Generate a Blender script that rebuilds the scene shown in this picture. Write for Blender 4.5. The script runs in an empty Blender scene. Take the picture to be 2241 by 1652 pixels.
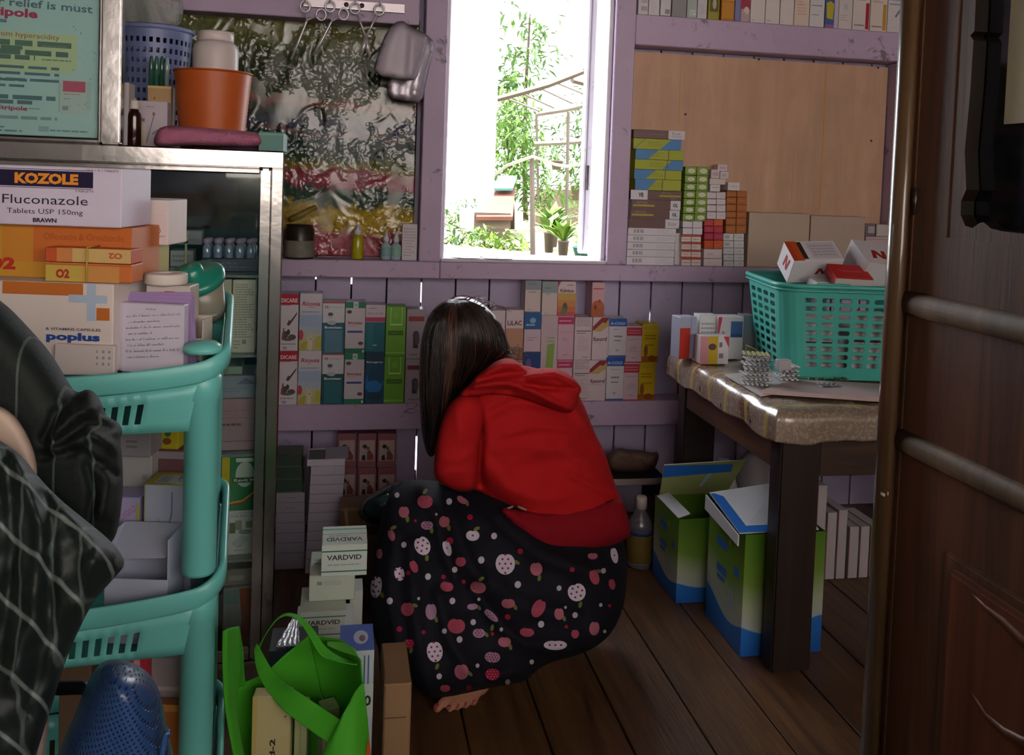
import bpy, bmesh, math, random
import numpy as np
from mathutils import Vector, Matrix
from mathutils.geometry import delaunay_2d_cdt

sc = bpy.context.scene
COL = sc.collection
rnd = random.Random(7)

# ------------------------------------------------------------------ camera
H = 1.20
PSI, PIT, ROLL, PPY, FPX, CX = 0.1865, 0.04336, 0.0352, 475.0, 1945.0, 1120.5
_f0 = np.array([math.sin(PSI), math.cos(PSI), 0.0])
_r0 = np.array([math.cos(PSI), -math.sin(PSI), 0.0])
_u0 = np.array([0.0, 0.0, 1.0])
FW = _f0 * math.cos(PIT) - _u0 * math.sin(PIT)
_u1 = _u0 * math.cos(PIT) + _f0 * math.sin(PIT)
RT = _r0 * math.cos(ROLL) + _u1 * math.sin(ROLL)
UP = -_r0 * math.sin(ROLL) + _u1 * math.cos(ROLL)
CAM = np.array([0.0, 0.0, H])
cam_data = bpy.data.cameras.new('camera')
cam = bpy.data.objects.new('camera', cam_data)
COL.objects.link(cam)
cam.matrix_world = Matrix(((RT[0], UP[0], -FW[0], 0), (RT[1], UP[1], -FW[1], 0), (RT[2], UP[2], -FW[2], H), (0, 0, 0, 1)))
cam_data.sensor_width = 36.0
cam_data.lens = FPX / 2241 * 36.0
cam_data.shift_y = -(826 - PPY) / 2241
cam_data.clip_start = 0.02
cam_data.clip_end = 200
sc.camera = cam

# ------------------------------------------------------------------ light
world = bpy.data.worlds.new('bright_overcast_sky')
sc.world = world
world.use_nodes = True
wb = world.node_tree.nodes['Background']
wb.inputs[0].default_value = (0.93, 0.96, 1.0, 1)
wb.inputs[1].default_value = 8.0
sun_d = bpy.data.lights.new('sun', 'SUN')
sun_d.energy = 20.0
sun_d.angle = math.radians(1.0)
sun_d.color = (1.0, 0.96, 0.90)
sun = bpy.data.objects.new('sun', sun_d)
COL.objects.link(sun)
sun.rotation_euler = Vector((0.22, -0.40, -0.90)).to_track_quat('-Z', 'Y').to_euler()

def portal(name, loc, direc, sx, sy):
    d = bpy.data.lights.new(name, 'AREA')
    d.shape = 'RECTANGLE'; d.size = sx; d.size_y = sy
    d.cycles.is_portal = True
    o = bpy.data.objects.new(name, d)
    COL.objects.link(o)
    o.location = loc
    o.rotation_euler = Vector(direc).to_track_quat('-Z', 'Y').to_euler()
    return o
portal('window_portal', (0.61, 3.08, 1.5), (0, -1, 0), 0.62, 1.2)
portal('shopfront_portal', (.94, -1.24, 1.72), (0, 1, 0), 3.1, 1.14)

sc.view_settings.view_transform = 'Standard'
sc.view_settings.look = 'None'
sc.view_settings.gamma = 1.0
sc.view_settings.use_curve_mapping = False
sc.view_settings.exposure = 0.45
sc.cycles.max_bounces = 6
sc.cycles.transparent_max_bounces = 8
sc.cycles.use_adaptive_sampling = True
sc.cycles.adaptive_threshold = 0.03
sc.cycles.sample_clamp_indirect = 6.0
sc.cycles.caustics_reflective = False
sc.cycles.caustics_refractive = False

# ------------------------------------------------------------------ pixel rays
def ray(x, y):
    return FW + RT * ((x - CX) / FPX) - UP * ((y - PPY) / FPX)
def aty(x, y, Y):
    d = ray(x, y); return CAM + d * (Y / d[1])
def atz(x, y, Z):
    d = ray(x, y); return CAM + d * ((Z - H) / d[2])
def atplane(x, y, O, n):
    d = ray(x, y); return CAM + d * (np.dot(np.subtract(O, CAM), n) / np.dot(d, n))

# ------------------------------------------------------------------ materials
MATS = {}
def lin(h):
    h = h.lstrip('#')
    c = [int(h[i:i + 2], 16) / 255 for i in (0, 2, 4)]
    return tuple((v / 12.92 if v <= .04045 else ((v + .055) / 1.055) ** 2.4) for v in c)
def mat(hexc, rough=0.6, metal=0.0, var=0.10, scale=14.0, bump=0.0, bscale=60.0, coat=0.0, spec=0.4, trans=0.0, name=None):
    key = name or f'{hexc}_{rough}_{metal}_{var}_{scale}_{bump}_{coat}_{trans}'
    if key in MATS: return MATS[key]
    m = bpy.data.materials.new(key); MATS[key] = m
    m.use_nodes = True
    nt = m.node_tree; b = nt.nodes['Principled BSDF']
    c = lin(hexc)
    b.inputs['Roughness'].default_value = rough
    b.inputs['Metallic'].default_value = metal
    b.inputs['Specular IOR Level'].default_value = spec
    b.inputs['Coat Weight'].default_value = coat
    b.inputs['Coat Roughness'].default_value = 0.12
    b.inputs['Transmission Weight'].default_value = trans
    b.inputs['Base Color'].default_value = (*c, 1)
    if var > 0 or bump > 0:
        tc = nt.nodes.new('ShaderNodeTexCoord')
    if var > 0:
        nz = nt.nodes.new('ShaderNodeTexNoise'); nz.inputs['Scale'].default_value = scale; nz.inputs['Detail'].default_value = 4
        nt.links.new(tc.outputs['Object'], nz.inputs['Vector'])
        mx = nt.nodes.new('ShaderNodeMix'); mx.data_type = 'RGBA'
        mx.inputs[6].default_value = (*[v * (1 - var) for v in c], 1)
        mx.inputs[7].default_value = (*[min(1, v * (1 + var)) for v in c], 1)
        nt.links.new(nz.outputs['Fac'], mx.inputs[0]); nt.links.new(mx.outputs[2], b.inputs['Base Color'])
    if bump > 0:
        nb = nt.nodes.new('ShaderNodeTexNoise'); nb.inputs['Scale'].default_value = bscale; nb.inputs['Detail'].default_value = 5
        nt.links.new(tc.outputs['Object'], nb.inputs['Vector'])
        bp = nt.nodes.new('ShaderNodeBump'); bp.inputs['Strength'].default_value = bump; bp.inputs['Distance'].default_value = 0.004
        nt.links.new(nb.outputs['Fac'], bp.inputs['Height']); nt.links.new(bp.outputs['Normal'], b.inputs['Normal'])
    return m
def paper(hexc): return mat(hexc, 0.45, var=0.05, scale=30, spec=0.35)
def flat(hexc): return mat(hexc, 0.5, var=0.0, spec=0.3)

class NT:
    """short node-graph writer"""
    def __init__(s, name):
        s.m = bpy.data.materials.new(name); s.m.use_nodes = True
        s.nt = s.m.node_tree; s.b = s.nt.nodes['Principled BSDF']; s.out = s.nt.nodes['Material Output']
    def n(s, t, **kw):
        nd = s.nt.nodes.new('ShaderNode' + t)
        for k, v in kw.items():
            if hasattr(nd, k): setattr(nd, k, v)
            else: nd.inputs[k.replace('_', ' ')].default_value = v
        return nd
    def l(s, a, b): s.nt.links.new(a, b)
    def coord(s, kind='Object', scale=(1, 1, 1)):
        tc = s.n('TexCoord'); mp = s.n('Mapping'); mp.inputs['Scale'].default_value = scale
        s.l(tc.outputs[kind], mp.inputs['Vector']); return mp.outputs['Vector']
    def noise(s, vec, scale, detail=4, rough=0.5, dist=0.0):
        nz = s.n('TexNoise'); nz.inputs['Scale'].default_value = scale; nz.inputs['Detail'].default_value = detail
        nz.inputs['Roughness'].default_value = rough; nz.inputs['Distortion'].default_value = dist
        s.l(vec, nz.inputs['Vector']); return nz.outputs['Fac']
    def ramp(s, fac, stops, interp='LINEAR'):
        r = s.n('ValToRGB'); cr = r.color_ramp; cr.interpolation = interp
        while len(cr.elements) < len(stops): cr.elements.new(0.5)
        for e, (p, c) in zip(cr.elements, stops):
            e.position = p; e.color = (*(lin(c) if isinstance(c, str) else c), 1)
        s.l(fac, r.inputs['Fac']); return r.outputs['Color']
    def mix(s, fac, a, b, blend='MIX'):
        mx = s.n('Mix', data_type='RGBA', blend_type=blend)
        for sock, v in ((mx.inputs[0], fac), (mx.inputs[6], a), (mx.inputs[7], b)):
            if isinstance(v, str): sock.default_value = (*lin(v), 1)
            elif isinstance(v, (int, float)): sock.default_value = v
            else: s.l(v, sock)
        return mx.outputs[2]
    def math(s, op, a, b=0.0):
        m = s.n('Math', operation=op)
        for sock, v in zip(m.inputs, (a, b)):
            if isinstance(v, (int, float)): sock.default_value = v
            else: s.l(v, sock)
        return m.outputs[0]
    def bump(s, h, strength=0.3, dist=0.004):
        bp = s.n('Bump'); bp.inputs['Strength'].default_value = strength; bp.inputs['Distance'].default_value = dist
        s.l(h, bp.inputs['Height']); s.l(bp.outputs['Normal'], s.b.inputs['Normal'])
    def set(s, **kw):
        for k, v in kw.items():
            sock = s.b.inputs[k.replace('_', ' ')]
            if isinstance(v, (int, float, tuple)): sock.default_value = v
            elif isinstance(v, str): sock.default_value = (*lin(v), 1)
            else: s.l(v, sock)
        return s.m

def m_paint(name, base, dark, light, grime=0.7):
    t = NT(name); v = t.coord('Object')
    n1 = t.noise(v, 3.5, 6, 0.6); n2 = t.noise(v, 38, 5, 0.7); n3 = t.noise(v, 11, 6, 0.75, 0.6)
    c = t.mix(n1, dark, light)
    c = t.mix(t.math('MULTIPLY', t.ramp(n2, [(0.35, (0, 0, 0)), (0.75, (1, 1, 1))]), 0.55), c, base)
    spots = t.ramp(n3, [(0.595, (0, 0, 0)), (0.66, (1, 1, 1))])
    c = t.mix(t.math('MULTIPLY', spots, grime), c, '#352b33')
    t.bump(n2, 0.35, 0.003)
    return t.set(Base_Color=c, Roughness=0.5)
def m_wood(name, c1, c2, c3, axis='z', rough=0.45, sc_=1.0, bump=0.25, coat=0.0):
    t = NT(name)
    s = {'x': (0.9, 14, 14), 'y': (14, 0.9, 14), 'z': (14, 14, 0.9)}[axis]
    v = t.coord('Object', tuple(q * sc_ for q in s))
    n1 = t.noise(v, 2.0, 6, 0.6, 0.8); n2 = t.noise(v, 9.0, 4, 0.6)
    v2 = t.coord('Object'); n3 = t.noise(v2, 2.2, 4, 0.6)
    c = t.ramp(n1, [(0.3, c1), (0.55, c2), (0.75, c3)])
    c = t.mix(t.math('MULTIPLY', n2, 0.4), c, c1)
    c = t.mix(t.math('MULTIPLY', n3, 0.35), c, c1)
    t.bump(n2, bump, 0.002)
    return t.set(Base_Color=c, Roughness=rough, Coat_Weight=coat)
LILAC = m_paint('lilac_paint', '#bba5c4', '#a791b1', '#c8b4d0')
LILAC_PLANK = m_paint('lilac_plank_paint', '#aea4c2', '#9a90b1', '#b6acc9', 0.25)
CHROME = mat('#bdbab7', 0.2, 1.0, var=0.2, scale=12, bump=0.5, bscale=7, name='polished_steel')
WOOD_DARK = m_wood('dark_stained_wood', '#1d110b', '#33200f', '#432a17', 'z', 0.4)
WOOD_DARK_X = m_wood('dark_stained_wood_across', '#1d110b', '#33200f', '#432a17', 'x', 0.4)
WHITE = '#e9e6ea'; OFFW = '#dcd7da'; GREYT = '#8d8a92'

# ------------------------------------------------------------------ objects
def link(o, parent=None):
    COL.objects.link(o)
    if parent is not None: o.parent = parent
    return o
def tag(o, label=None, cat=None, group=None, kind=None):
    if label: o['label'] = label
    if cat: o['category'] = cat
    if group: o['group'] = group
    if kind: o['kind'] = kind
    return o
def empty(name, label, cat, loc=(0, 0, 0), rz=0.0, group=None):
    o = bpy.data.objects.new(name, None); o.empty_display_size = 0.05
    link(o); o.location = [float(v) for v in loc]; o.rotation_euler = (0, 0, rz)
    return tag(o, label, cat, group)

_TXT = {}
def text2d(s, bold=0.0, shear=0.0):
    key = (s, bold, shear)
    if key in _TXT: return _TXT[key]
    cu = bpy.data.curves.new('t', 'FONT'); cu.body = s; cu.size = 1.0; cu.offset = bold; cu.shear = shear
    cu.resolution_u = 2
    o = bpy.data.objects.new('t', cu); COL.objects.link(o)
    dg = bpy.context.evaluated_depsgraph_get()
    me = bpy.data.meshes.new_from_object(o.evaluated_get(dg))
    V = np.array([v.co[:2] for v in me.vertices]) if len(me.vertices) else np.zeros((0, 2))
    F = [tuple(p.vertices) for p in me.polygons]
    bpy.data.objects.remove(o); bpy.data.curves.remove(cu); bpy.data.meshes.remove(me)
    if len(V):
        lo, hi = V.min(0), V.max(0); V = V - lo; sz = hi - lo
    else: sz = np.array([1, 1])
    _TXT[key] = (V, F, sz); return _TXT[key]

class MB:
    def __init__(s): s.v = []; s.f = []; s.m = []; s.mats = []; s.sm = []
    def mi(s, m):
        if m not in s.mats: s.mats.append(m)
        return s.mats.index(m)
    def add(s, V, F, m, smooth=False, M=None):
        o = len(s.v); k = s.mi(m)
        if M is not None: V = [M @ Vector([float(a) for a in q]) for q in V]
        s.v += [tuple(float(a) for a in q) for q in V]
        s.f += [tuple(i + o for i in f) for f in F]
        s.m += [k] * len(F); s.sm += [smooth] * len(F)
        return s
    def box(s, a, b, m, ch=0.0, M=None):
        (x0, y0, z0), (x1, y1, z1) = a, b
        if ch <= 0:
            V = [(x0, y0, z0), (x1, y0, z0), (x1, y1, z0), (x0, y1, z0), (x0, y0, z1), (x1, y0, z1), (x1, y1, z1), (x0, y1, z1)]
            F = [(3, 2, 1, 0), (4, 5, 6, 7), (0, 1, 5, 4), (1, 2, 6, 5), (2, 3, 7, 6), (3, 0, 4, 7)]
            return s.add(V, F, m, False, M)
        bm = bmesh.new(); bmesh.ops.create_cube(bm, size=1)
        for v in bm.verts:
            v.co = Vector(((x0 + x1) / 2 + v.co.x * (x1 - x0), (y0 + y1) / 2 + v.co.y * (y1 - y0), (z0 + z1) / 2 + v.co.z * (z1 - z0)))
        bmesh.ops.bevel(bm, geom=bm.edges[:], offset=ch, segments=2 if ch > 0.003 else 1, affect='EDGES')
        return s.bm(bm, m, False, M)
    def bm(s, bm, m, smooth=False, M=None):
        bm.verts.index_update()
        V = [tuple(v.co) for v in bm.verts]; F = [tuple(v.index for v in f.verts) for f in bm.faces]
        bm.free(); return s.add(V, F, m, smooth, M)
    def lathe(s, prof, m, n=24, M=None, c=(0, 0, 0), smooth=True):
        V = []; F = []
        for r, z in prof:
            for i in range(n):
                a = 2 * math.pi * i / n; V.append((c[0] + r * math.cos(a), c[1] + r * math.sin(a), c[2] + z))
        for j in range(len(prof) - 1):
            for i in range(n):
                k = (i + 1) % n; F.append((j * n + i, j * n + k, (j + 1) * n + k, (j + 1) * n + i))
        if prof[0][0] > 1e-5: F.append(tuple(range(n - 1, -1, -1)))
        if prof[-1][0] > 1e-5: F.append(tuple((len(prof) - 1) * n + i for i in range(n)))
        return s.add(V, F, m, smooth, M)
    def tube(s, pts, r, m, n=8, M=None, cap=True, closed=False):
        P = [np.array(p, float) for p in pts]; R = r if isinstance(r, (list, tuple)) else [r] * len(P)
        V = []; F = []; up = None; L = len(P)
        for i, p in enumerate(P):
            if closed: t = P[(i + 1) % L] - P[i - 1]
            else: t = P[min(i + 1, L - 1)] - P[max(i - 1, 0)]
            t = t / (np.linalg.norm(t) + 1e-12)
            if up is None: up = np.array([0, 0, 1.0]) if abs(t[2]) < .9 else np.array([1.0, 0, 0])
            a = np.cross(t, up); a /= np.linalg.norm(a) + 1e-12; b = np.cross(a, t); up = b
            for k in range(n):
                q = 2 * math.pi * k / n; V.append(p + R[i] * (a * math.cos(q) + b * math.sin(q)))
        for j in range(L if closed else L - 1):
            for k in range(n):
                k2 = (k + 1) % n; j2 = (j + 1) % L
                F.append((j * n + k, j * n + k2, j2 * n + k2, j2 * n + k))
        if cap and not closed:
            F.append(tuple(range(n - 1, -1, -1))); F.append(tuple((L - 1) * n + k for k in range(n)))
        return s.add(V, F, m, True, M)
    def ribbon(s, pts, wvec, th, m, M=None):
        """strap of width vectors wvec along pts, thickness th"""
        P = [np.array(p, float) for p in pts]; L = len(P); V = []; F = []
        for i, p in enumerate(P):
            w = np.array(wvec[i] if isinstance(wvec, list) else wvec, float)
            t = P[min(i + 1, L - 1)] - P[max(i - 1, 0)]; nrm = np.cross(t, w); nrm /= np.linalg.norm(nrm) + 1e-12
            for a, b in ((-.5, -.5), (.5, -.5), (.5, .5), (-.5, .5)): V.append(p + w * a + nrm * th * b)
        for j in range(L - 1):
            for k in range(4):
                k2 = (k + 1) % 4; F.append((j * 4 + k, j * 4 + k2, j * 4 + 4 + k2, j * 4 + 4 + k))
        F += [(3, 2, 1, 0), tuple((L - 1) * 4 + k for k in range(4))]
        return s.add(V, F, m, True, M)
    def poly(s, P, m, M=None): return s.add(P, [tuple(range(len(P)))], m, False, M)
    def prism(s, P2, d0, d1, m, M=None):
        """outline in local xz extruded along y from d0 to d1"""
        n = len(P2); V = [(x, d0, z) for x, z in P2] + [(x, d1, z) for x, z in P2]
        F = [tuple(range(n)), tuple(range(2 * n - 1, n - 1, -1))] + [(i, (i + 1) % n + 0, (i + 1) % n + n, i + n)[::-1] for i in range(n)]
        return s.add(V, F, m, False, M)
    def build(s, name, parent=None, auto=True):
        me = bpy.data.meshes.new(name); me.from_pydata(s.v, [], s.f)
        for m in s.mats: me.materials.append(m)
        me.polygons.foreach_set('material_index', s.m); me.polygons.foreach_set('use_smooth', s.sm)
        me.update()
        if auto and any(s.sm):
            bm = bmesh.new(); bm.from_mesh(me); bmesh.ops.recalc_face_normals(bm, faces=bm.faces[:]); bm.to_mesh(me); bm.free()
        return link(bpy.data.objects.new(name, me), parent)

def rot(rz=0, rx=0, ry=0, loc=(0, 0, 0)):
    return Matrix.Translation([float(v) for v in loc]) @ Matrix.Rotation(rz, 4, 'Z') @ Matrix.Rotation(ry, 4, 'Y') @ Matrix.Rotation(rx, 4, 'X')

# prints on a face: face frame gives (u,v)->3D; later ones lie on top of earlier ones
def do_prints(mb, prints, fr, w, h, lift0=0.0002):
    for i, p in enumerate(prints):
        e = lift0 + 0.00012 * i; k = p[0]
        if k == 'r':
            _, a, b, c, d, col = p; mb.poly([fr(a, b, e), fr(c, b, e), fr(c, d, e), fr(a, d, e)], flat(col))
        elif k == 'e':
            _, cu, cv, ru, rv, col = p
            mb.poly([fr(cu + ru * math.cos(t * math.pi / 9), cv + rv * math.sin(t * math.pi / 9), e) for t in range(18)], flat(col))
        elif k == 'p':
            mb.poly([fr(a, b, e) for a, b in p[1]], flat(p[2]))
        elif k == 't':
            _, s, cu, cv, th, col = p[:6]; o = p[6] if len(p) > 6 else {}
            V, F, sz = text2d(s, o.get('b', 0.0), o.get('s', 0.0))
            if not len(V): continue
            hh = th * h; ww = hh * sz[0] / sz[1]
            if 'w' in o: ww = o['w'] * w
            sx, sy = ww / sz[0], hh / sz[1]
            Q = []
            for x, y in V:
                x2, y2 = x * sx - ww / 2, y * sy - hh / 2
                if o.get('r'):
                    q = math.radians(o['r']); x2, y2 = x2 * math.cos(q) - y2 * math.sin(q), x2 * math.sin(q) + y2 * math.cos(q)
                Q.append(fr(cu + x2 / w, cv + y2 / h, e))
            mb.add(Q, F, flat(col))
        elif k == 'l':
            _, u0, u1, v0, v1, n, col = p
            for j in range(n):
                v = v0 + (v1 - v0) * (j + .5) / n; t = (v1 - v0) / n * .22; u = u0
                end = u1 - (u1 - u0) * rnd.choice([0, 0, .1, .35])
                while u < end:
                    q = min(end, u + (u1 - u0) * rnd.uniform(.08, .22)); mb.poly([fr(u, v - t, e), fr(q, v - t, e), fr(q, v + t, e), fr(u, v + t, e)], flat(col)); u = q + (u1 - u0) * .03

def carton_local(name, w, h, d, base, prints=(), top=(), left=(), right=(), parent=None, ch=0.0012, wrap=False):
    """box with its printed faces: local x right, y into the scene, z up, origin at bottom front centre"""
    mb = MB(); m = paper(base)
    if wrap: m = mat(base, 0.25, var=0.05, scale=30, coat=0.8)
    mb.box((-w / 2, 0, 0), (w / 2, d, h), m, min(ch, 0.2 * min(w, h, d)))
    if prints: do_prints(mb, prints, lambda u, v, e: ((u - .5) * w, -e, v * h), w, h)
    if top: do_prints(mb, top, lambda u, v, e: ((u - .5) * w, v * d, h + e), w, d)
    if left: do_prints(mb, left, lambda u, v, e: (-w / 2 - e, (1 - u) * d, v * h), d, h)
    if right: do_prints(mb, right, lambda u, v, e: (w / 2 + e, u * d, v * h), d, h)
    return mb.build(name, parent)
def carton(name, label, q, Y, d, base, prints=(), top=(), left=(), right=(), rz=0.0, z0=None, cat='box', group=None, wrap=False, tilt=0.0, gap=0.0):
    """box whose front face fills the pixel rectangle q at distance Y"""
    x0, y0, x1, y1 = q; xm = (x0 + x1) / 2
    P0 = aty(xm, y1, Y); n = (math.sin(rz), -math.cos(rz), 0)
    ym = (y0 + y1) / 2
    A = atplane(x0, ym, P0, n); B = atplane(x1, ym, P0, n)
    zb = z0 if z0 is not None else P0[2]
    zt = atplane(xm, y0, P0, n)[2]
    w = math.hypot(B[0] - A[0], B[1] - A[1]) - gap
    o = carton_local(name, w, zt - zb, d, base, prints, top, left, right, wrap=wrap)
    o.location = ((A[0] + B[0]) / 2, (A[1] + B[1]) / 2, zb); o.rotation_euler = (0, tilt, rz)
    return tag(o, label, cat, group)

# inflated outline: closed pixel outline -> a solid with its own depth
def chaikin(P, k=2):
    P = [np.array(p, float) for p in P]
    for _ in range(k):
        Q = []
        for a, b in zip(P, P[1:] + P[:1]): Q += [a * .75 + b * .25, a * .25 + b * .75]
        P = Q
    return P
def segdist(pts, poly, closed=True):
    pts = np.asarray(pts, float); best = np.full(len(pts), 1e9); P = [np.asarray(p, float) for p in poly]
    for a, b in zip(P, (P[1:] + P[:1]) if closed else P[1:]):
        ab = b - a; t = np.clip(((pts - a) @ ab) / (ab @ ab + 1e-9), 0, 1)
        best = np.minimum(best, np.hypot(*(pts - a - t[:, None] * ab).T))
    return best
def inside(pts, poly):
    pts = np.asarray(pts, float); r = np.zeros(len(pts), bool); n = len(poly)
    for i in range(n):
        (x1, y1), (x2, y2) = poly[i], poly[(i + 1) % n]
        c = ((y1 > pts[:, 1]) != (y2 > pts[:, 1])) & (pts[:, 0] < (x2 - x1) * (pts[:, 1] - y1) / (y2 - y1 + 1e-12) + x1); r ^= c
    return r
def inflate(name, poly, Yc, R, hf, hb, m, parent=None, ridges=(), step=9, smooth=2, wob=0.0, ysl=(0, 0, 0, 0), mats=None, sel=None, zmin=None):
    """ridges: (polyline, half width px, height m; + is towards the viewer). ysl=(px0,py0,dYdx,dYdy) tilts the middle sheet"""
    B = chaikin(poly, smooth)
    L = [0.0]
    for a, b in zip(B, B[1:] + B[:1]): L.append(L[-1] + np.hypot(*(b - a)))
    nb = max(12, int(L[-1] / step)); B2 = []
    ext = B + B[:1]; j = 0
    for i in range(nb):
        s = L[-1] * i / nb
        while L[j + 1] < s: j += 1
        t = (s - L[j]) / (L[j + 1] - L[j] + 1e-9); B2.append(ext[j] * (1 - t) + ext[j + 1] * t)
    B2 = np.array(B2); lo, hi = B2.min(0), B2.max(0)
    gx = []; row = 0; y = lo[1] + step * .5
    while y < hi[1]:
        x = lo[0] + (step * .5 if row % 2 else 0)
        while x < hi[0]: gx.append((x, y)); x += step
        y += step * .87; row += 1
    gx = np.array(gx); gx = gx[inside(gx, B2)]; gx = gx[segdist(gx, list(B2)) > step * .55]
    allp = [Vector(p) for p in B2] + [Vector(p) for p in gx]
    edges = [(i, (i + 1) % nb) for i in range(nb)]
    V2, _, F, *_ = delaunay_2d_cdt(allp, edges, [list(range(nb))], 1, 1e-4)
    V2 = np.array([tuple(v) for v in V2]); d = segdist(V2, list(B2)); bd = d < step * .05
    t = np.clip(d / R, 0, 1); prof = np.sqrt(np.maximum(0, 1 - (1 - t) ** 2))
    Ym = Yc + ysl[2] * (V2[:, 0] - ysl[0]) + ysl[3] * (V2[:, 1] - ysl[1]) if not callable(Yc) else Yc(V2[:, 0], V2[:, 1])
    Yf = Ym - hf * prof; Yb = Ym + hb * prof
    fade = np.clip(d / (step * 2.0), 0, 1)
    for pl, wd, am in ridges:
        q = segdist(V2, pl, False) / wd
        # fades at the ends of the crease by its own length
        Yf -= am * np.exp(-q * q) * fade
    if wob:
        Yf += wob * fade * (np.sin(V2[:, 0] * .061 + V2[:, 1] * .027) * np.sin(V2[:, 1] * .053 - V2[:, 0] * .021))
    n = len(V2)
    Vs = [aty(p[0], p[1], yy) for p, yy in zip(V2, Yf)]
    bmap = {}; Vb = []
    for i in range(n):
        if bd[i]: bmap[i] = i
        else: bmap[i] = n + len(Vb); Vb.append(aty(V2[i][0], V2[i][1], Yb[i]))
    if zmin is not None:
        for q in Vs + Vb: q[2] = max(q[2], zmin)
    mb = MB()
    Ff = [tuple(f) for f in F]; Fb = [tuple(bmap[i] for i in reversed(f)) for f in F]
    if mats:
        allV = Vs + Vb
        mb.v = [tuple(float(a) for a in q) for q in allV]
        for fs in (Ff, Fb):
            for f, f0 in zip(fs, F):
                c = V2[list(f0)].mean(0); mb.f.append(f); mb.m.append(mb.mi(mats[sel(c[0], c[1])])); mb.sm.append(True)
    else: mb.add(Vs + Vb, Ff + Fb, m, True)
    o = mb.build(name, parent)
    return o
ORD = ['first', 'second', 'third', 'fourth', 'fifth', 'sixth', 'seventh', 'eighth', 'ninth', 'tenth']

def blob(name, caps, voxel, m, parent=None, smooth=4):
    """one continuous skin over tapered limbs: (p0, r0, p1, r1)"""
    mb = MB()
    for p0, r0, p1, r1 in caps:
        p0, p1 = np.array(p0, float), np.array(p1, float); L = np.linalg.norm(p1 - p0)
        P = [p0 + (p1 - p0) * 0]; R = [0]
        ax = (p1 - p0) / (L + 1e-9); pts = []; rad = []
        for k in range(1, 6): a = math.pi / 2 * k / 5; pts.append(p0 - ax * r0 * math.cos(a)); rad.append(r0 * math.sin(a))
        for k in range(4, -1, -1): a = math.pi / 2 * k / 5; pts.append(p1 + ax * r1 * math.cos(a)); rad.append(max(1e-4, r1 * math.sin(a)))
        for k in range(5, 6): pts.insert(5, p1); rad.insert(5, r1)
        mb.tube(pts, rad, m, 14)
    me0 = mb.build('tmp')
    r = me0.modifiers.new('r', 'REMESH'); r.mode = 'VOXEL'; r.voxel_size = voxel
    sm = me0.modifiers.new('s', 'SMOOTH'); sm.factor = .5; sm.iterations = smooth
    dg = bpy.context.evaluated_depsgraph_get(); dg.update()
    me = bpy.data.meshes.new_from_object(me0.evaluated_get(dg)); me.name = name
    old = me0.data; bpy.data.objects.remove(me0); bpy.data.meshes.remove(old)
    me.materials.clear(); me.materials.append(m); me.polygons.foreach_set('use_smooth', [True] * len(me.polygons)); me.polygons.foreach_set('material_index', [0] * len(me.polygons))
    return link(bpy.data.objects.new(name, me), parent)
def bvh_of(o):
    from mathutils.bvhtree import BVHTree
    return BVHTree.FromPolygons([tuple(v.co) for v in o.data.vertices], [tuple(p.vertices) for p in o.data.polygons])
def cast(b, px, py):
    d = ray(px, py); h = b.ray_cast(Vector(CAM), Vector(d / np.linalg.norm(d)))
    return h[0], h[1]
# ------------------------------------------------------------------ the room
RY, PYW, BRD = 2.95, 3.05, 3.025          # rail fronts, plank faces, board face
def Z(px, py, Y=RY): return float(aty(px, py, Y)[2])
def X(px, py, Y=RY): return float(aty(px, py, Y)[0])
SILL_T, SILL_B = Z(1380, 580), Z(1400, 616)
LOW_T, LOW_B = Z(1100, 881), Z(1100, 936)
SHELF_B, SHELF_T = Z(1680, 116), Z(1680, 51)
LB_B = Z(700, 41)
WX0, WX1 = X(967, 480), X(1338, 300)       # window opening
CEIL = 2.35
XL, XR, YF = -1.45, 2.75, -1.3

# floor of long boards running to the wall
fl = NT('old_floor_boards')
v = fl.coord('Object', (12, 0.8, 12)); v2 = fl.coord('Object')
n1 = fl.noise(v, 2.5, 7, 0.65, 0.7); n2 = fl.noise(v2, 3.0, 5, 0.6); n3 = fl.noise(v, 11, 4, 0.6)
c = fl.ramp(n1, [(0.3, '#3a2616'), (0.5, '#5f4229'), (0.72, '#7b5836')])
c = fl.mix(fl.ramp(n2, [(0.4, (0, 0, 0)), (0.7, (.7, .7, .7))]), c, '#4d3521')
fl.bump(n3, 0.35, 0.003)
FLOOR = fl.set(Base_Color=c, Roughness=0.42)
DARK = mat('#0d0a09', 0.9, var=0)
mb = MB()
seams = [float(atz(1460, 1480, 0)[0])]
bw = 0.172
x = seams[0] - bw * math.ceil((seams[0] - XL) / bw)
k = 0
while x < XR:
    o = rnd.uniform(-.0012, .0012)
    mb.box((x + .002, YF, -.03 + o), (x + bw - .002, 3.08, 0.0 + min(o, 0)), FLOOR, 0.0015)
    x += bw; k += 1
mb.box((XL, YF, -.06), (XR, 3.16, -.032), DARK)
mb.box((XL, 3.081, -.03), (XR, 3.16, .03), DARK)
tag(mb.build('floor'), 'dark worn floor boards running towards the painted wall', kind='structure')

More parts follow.
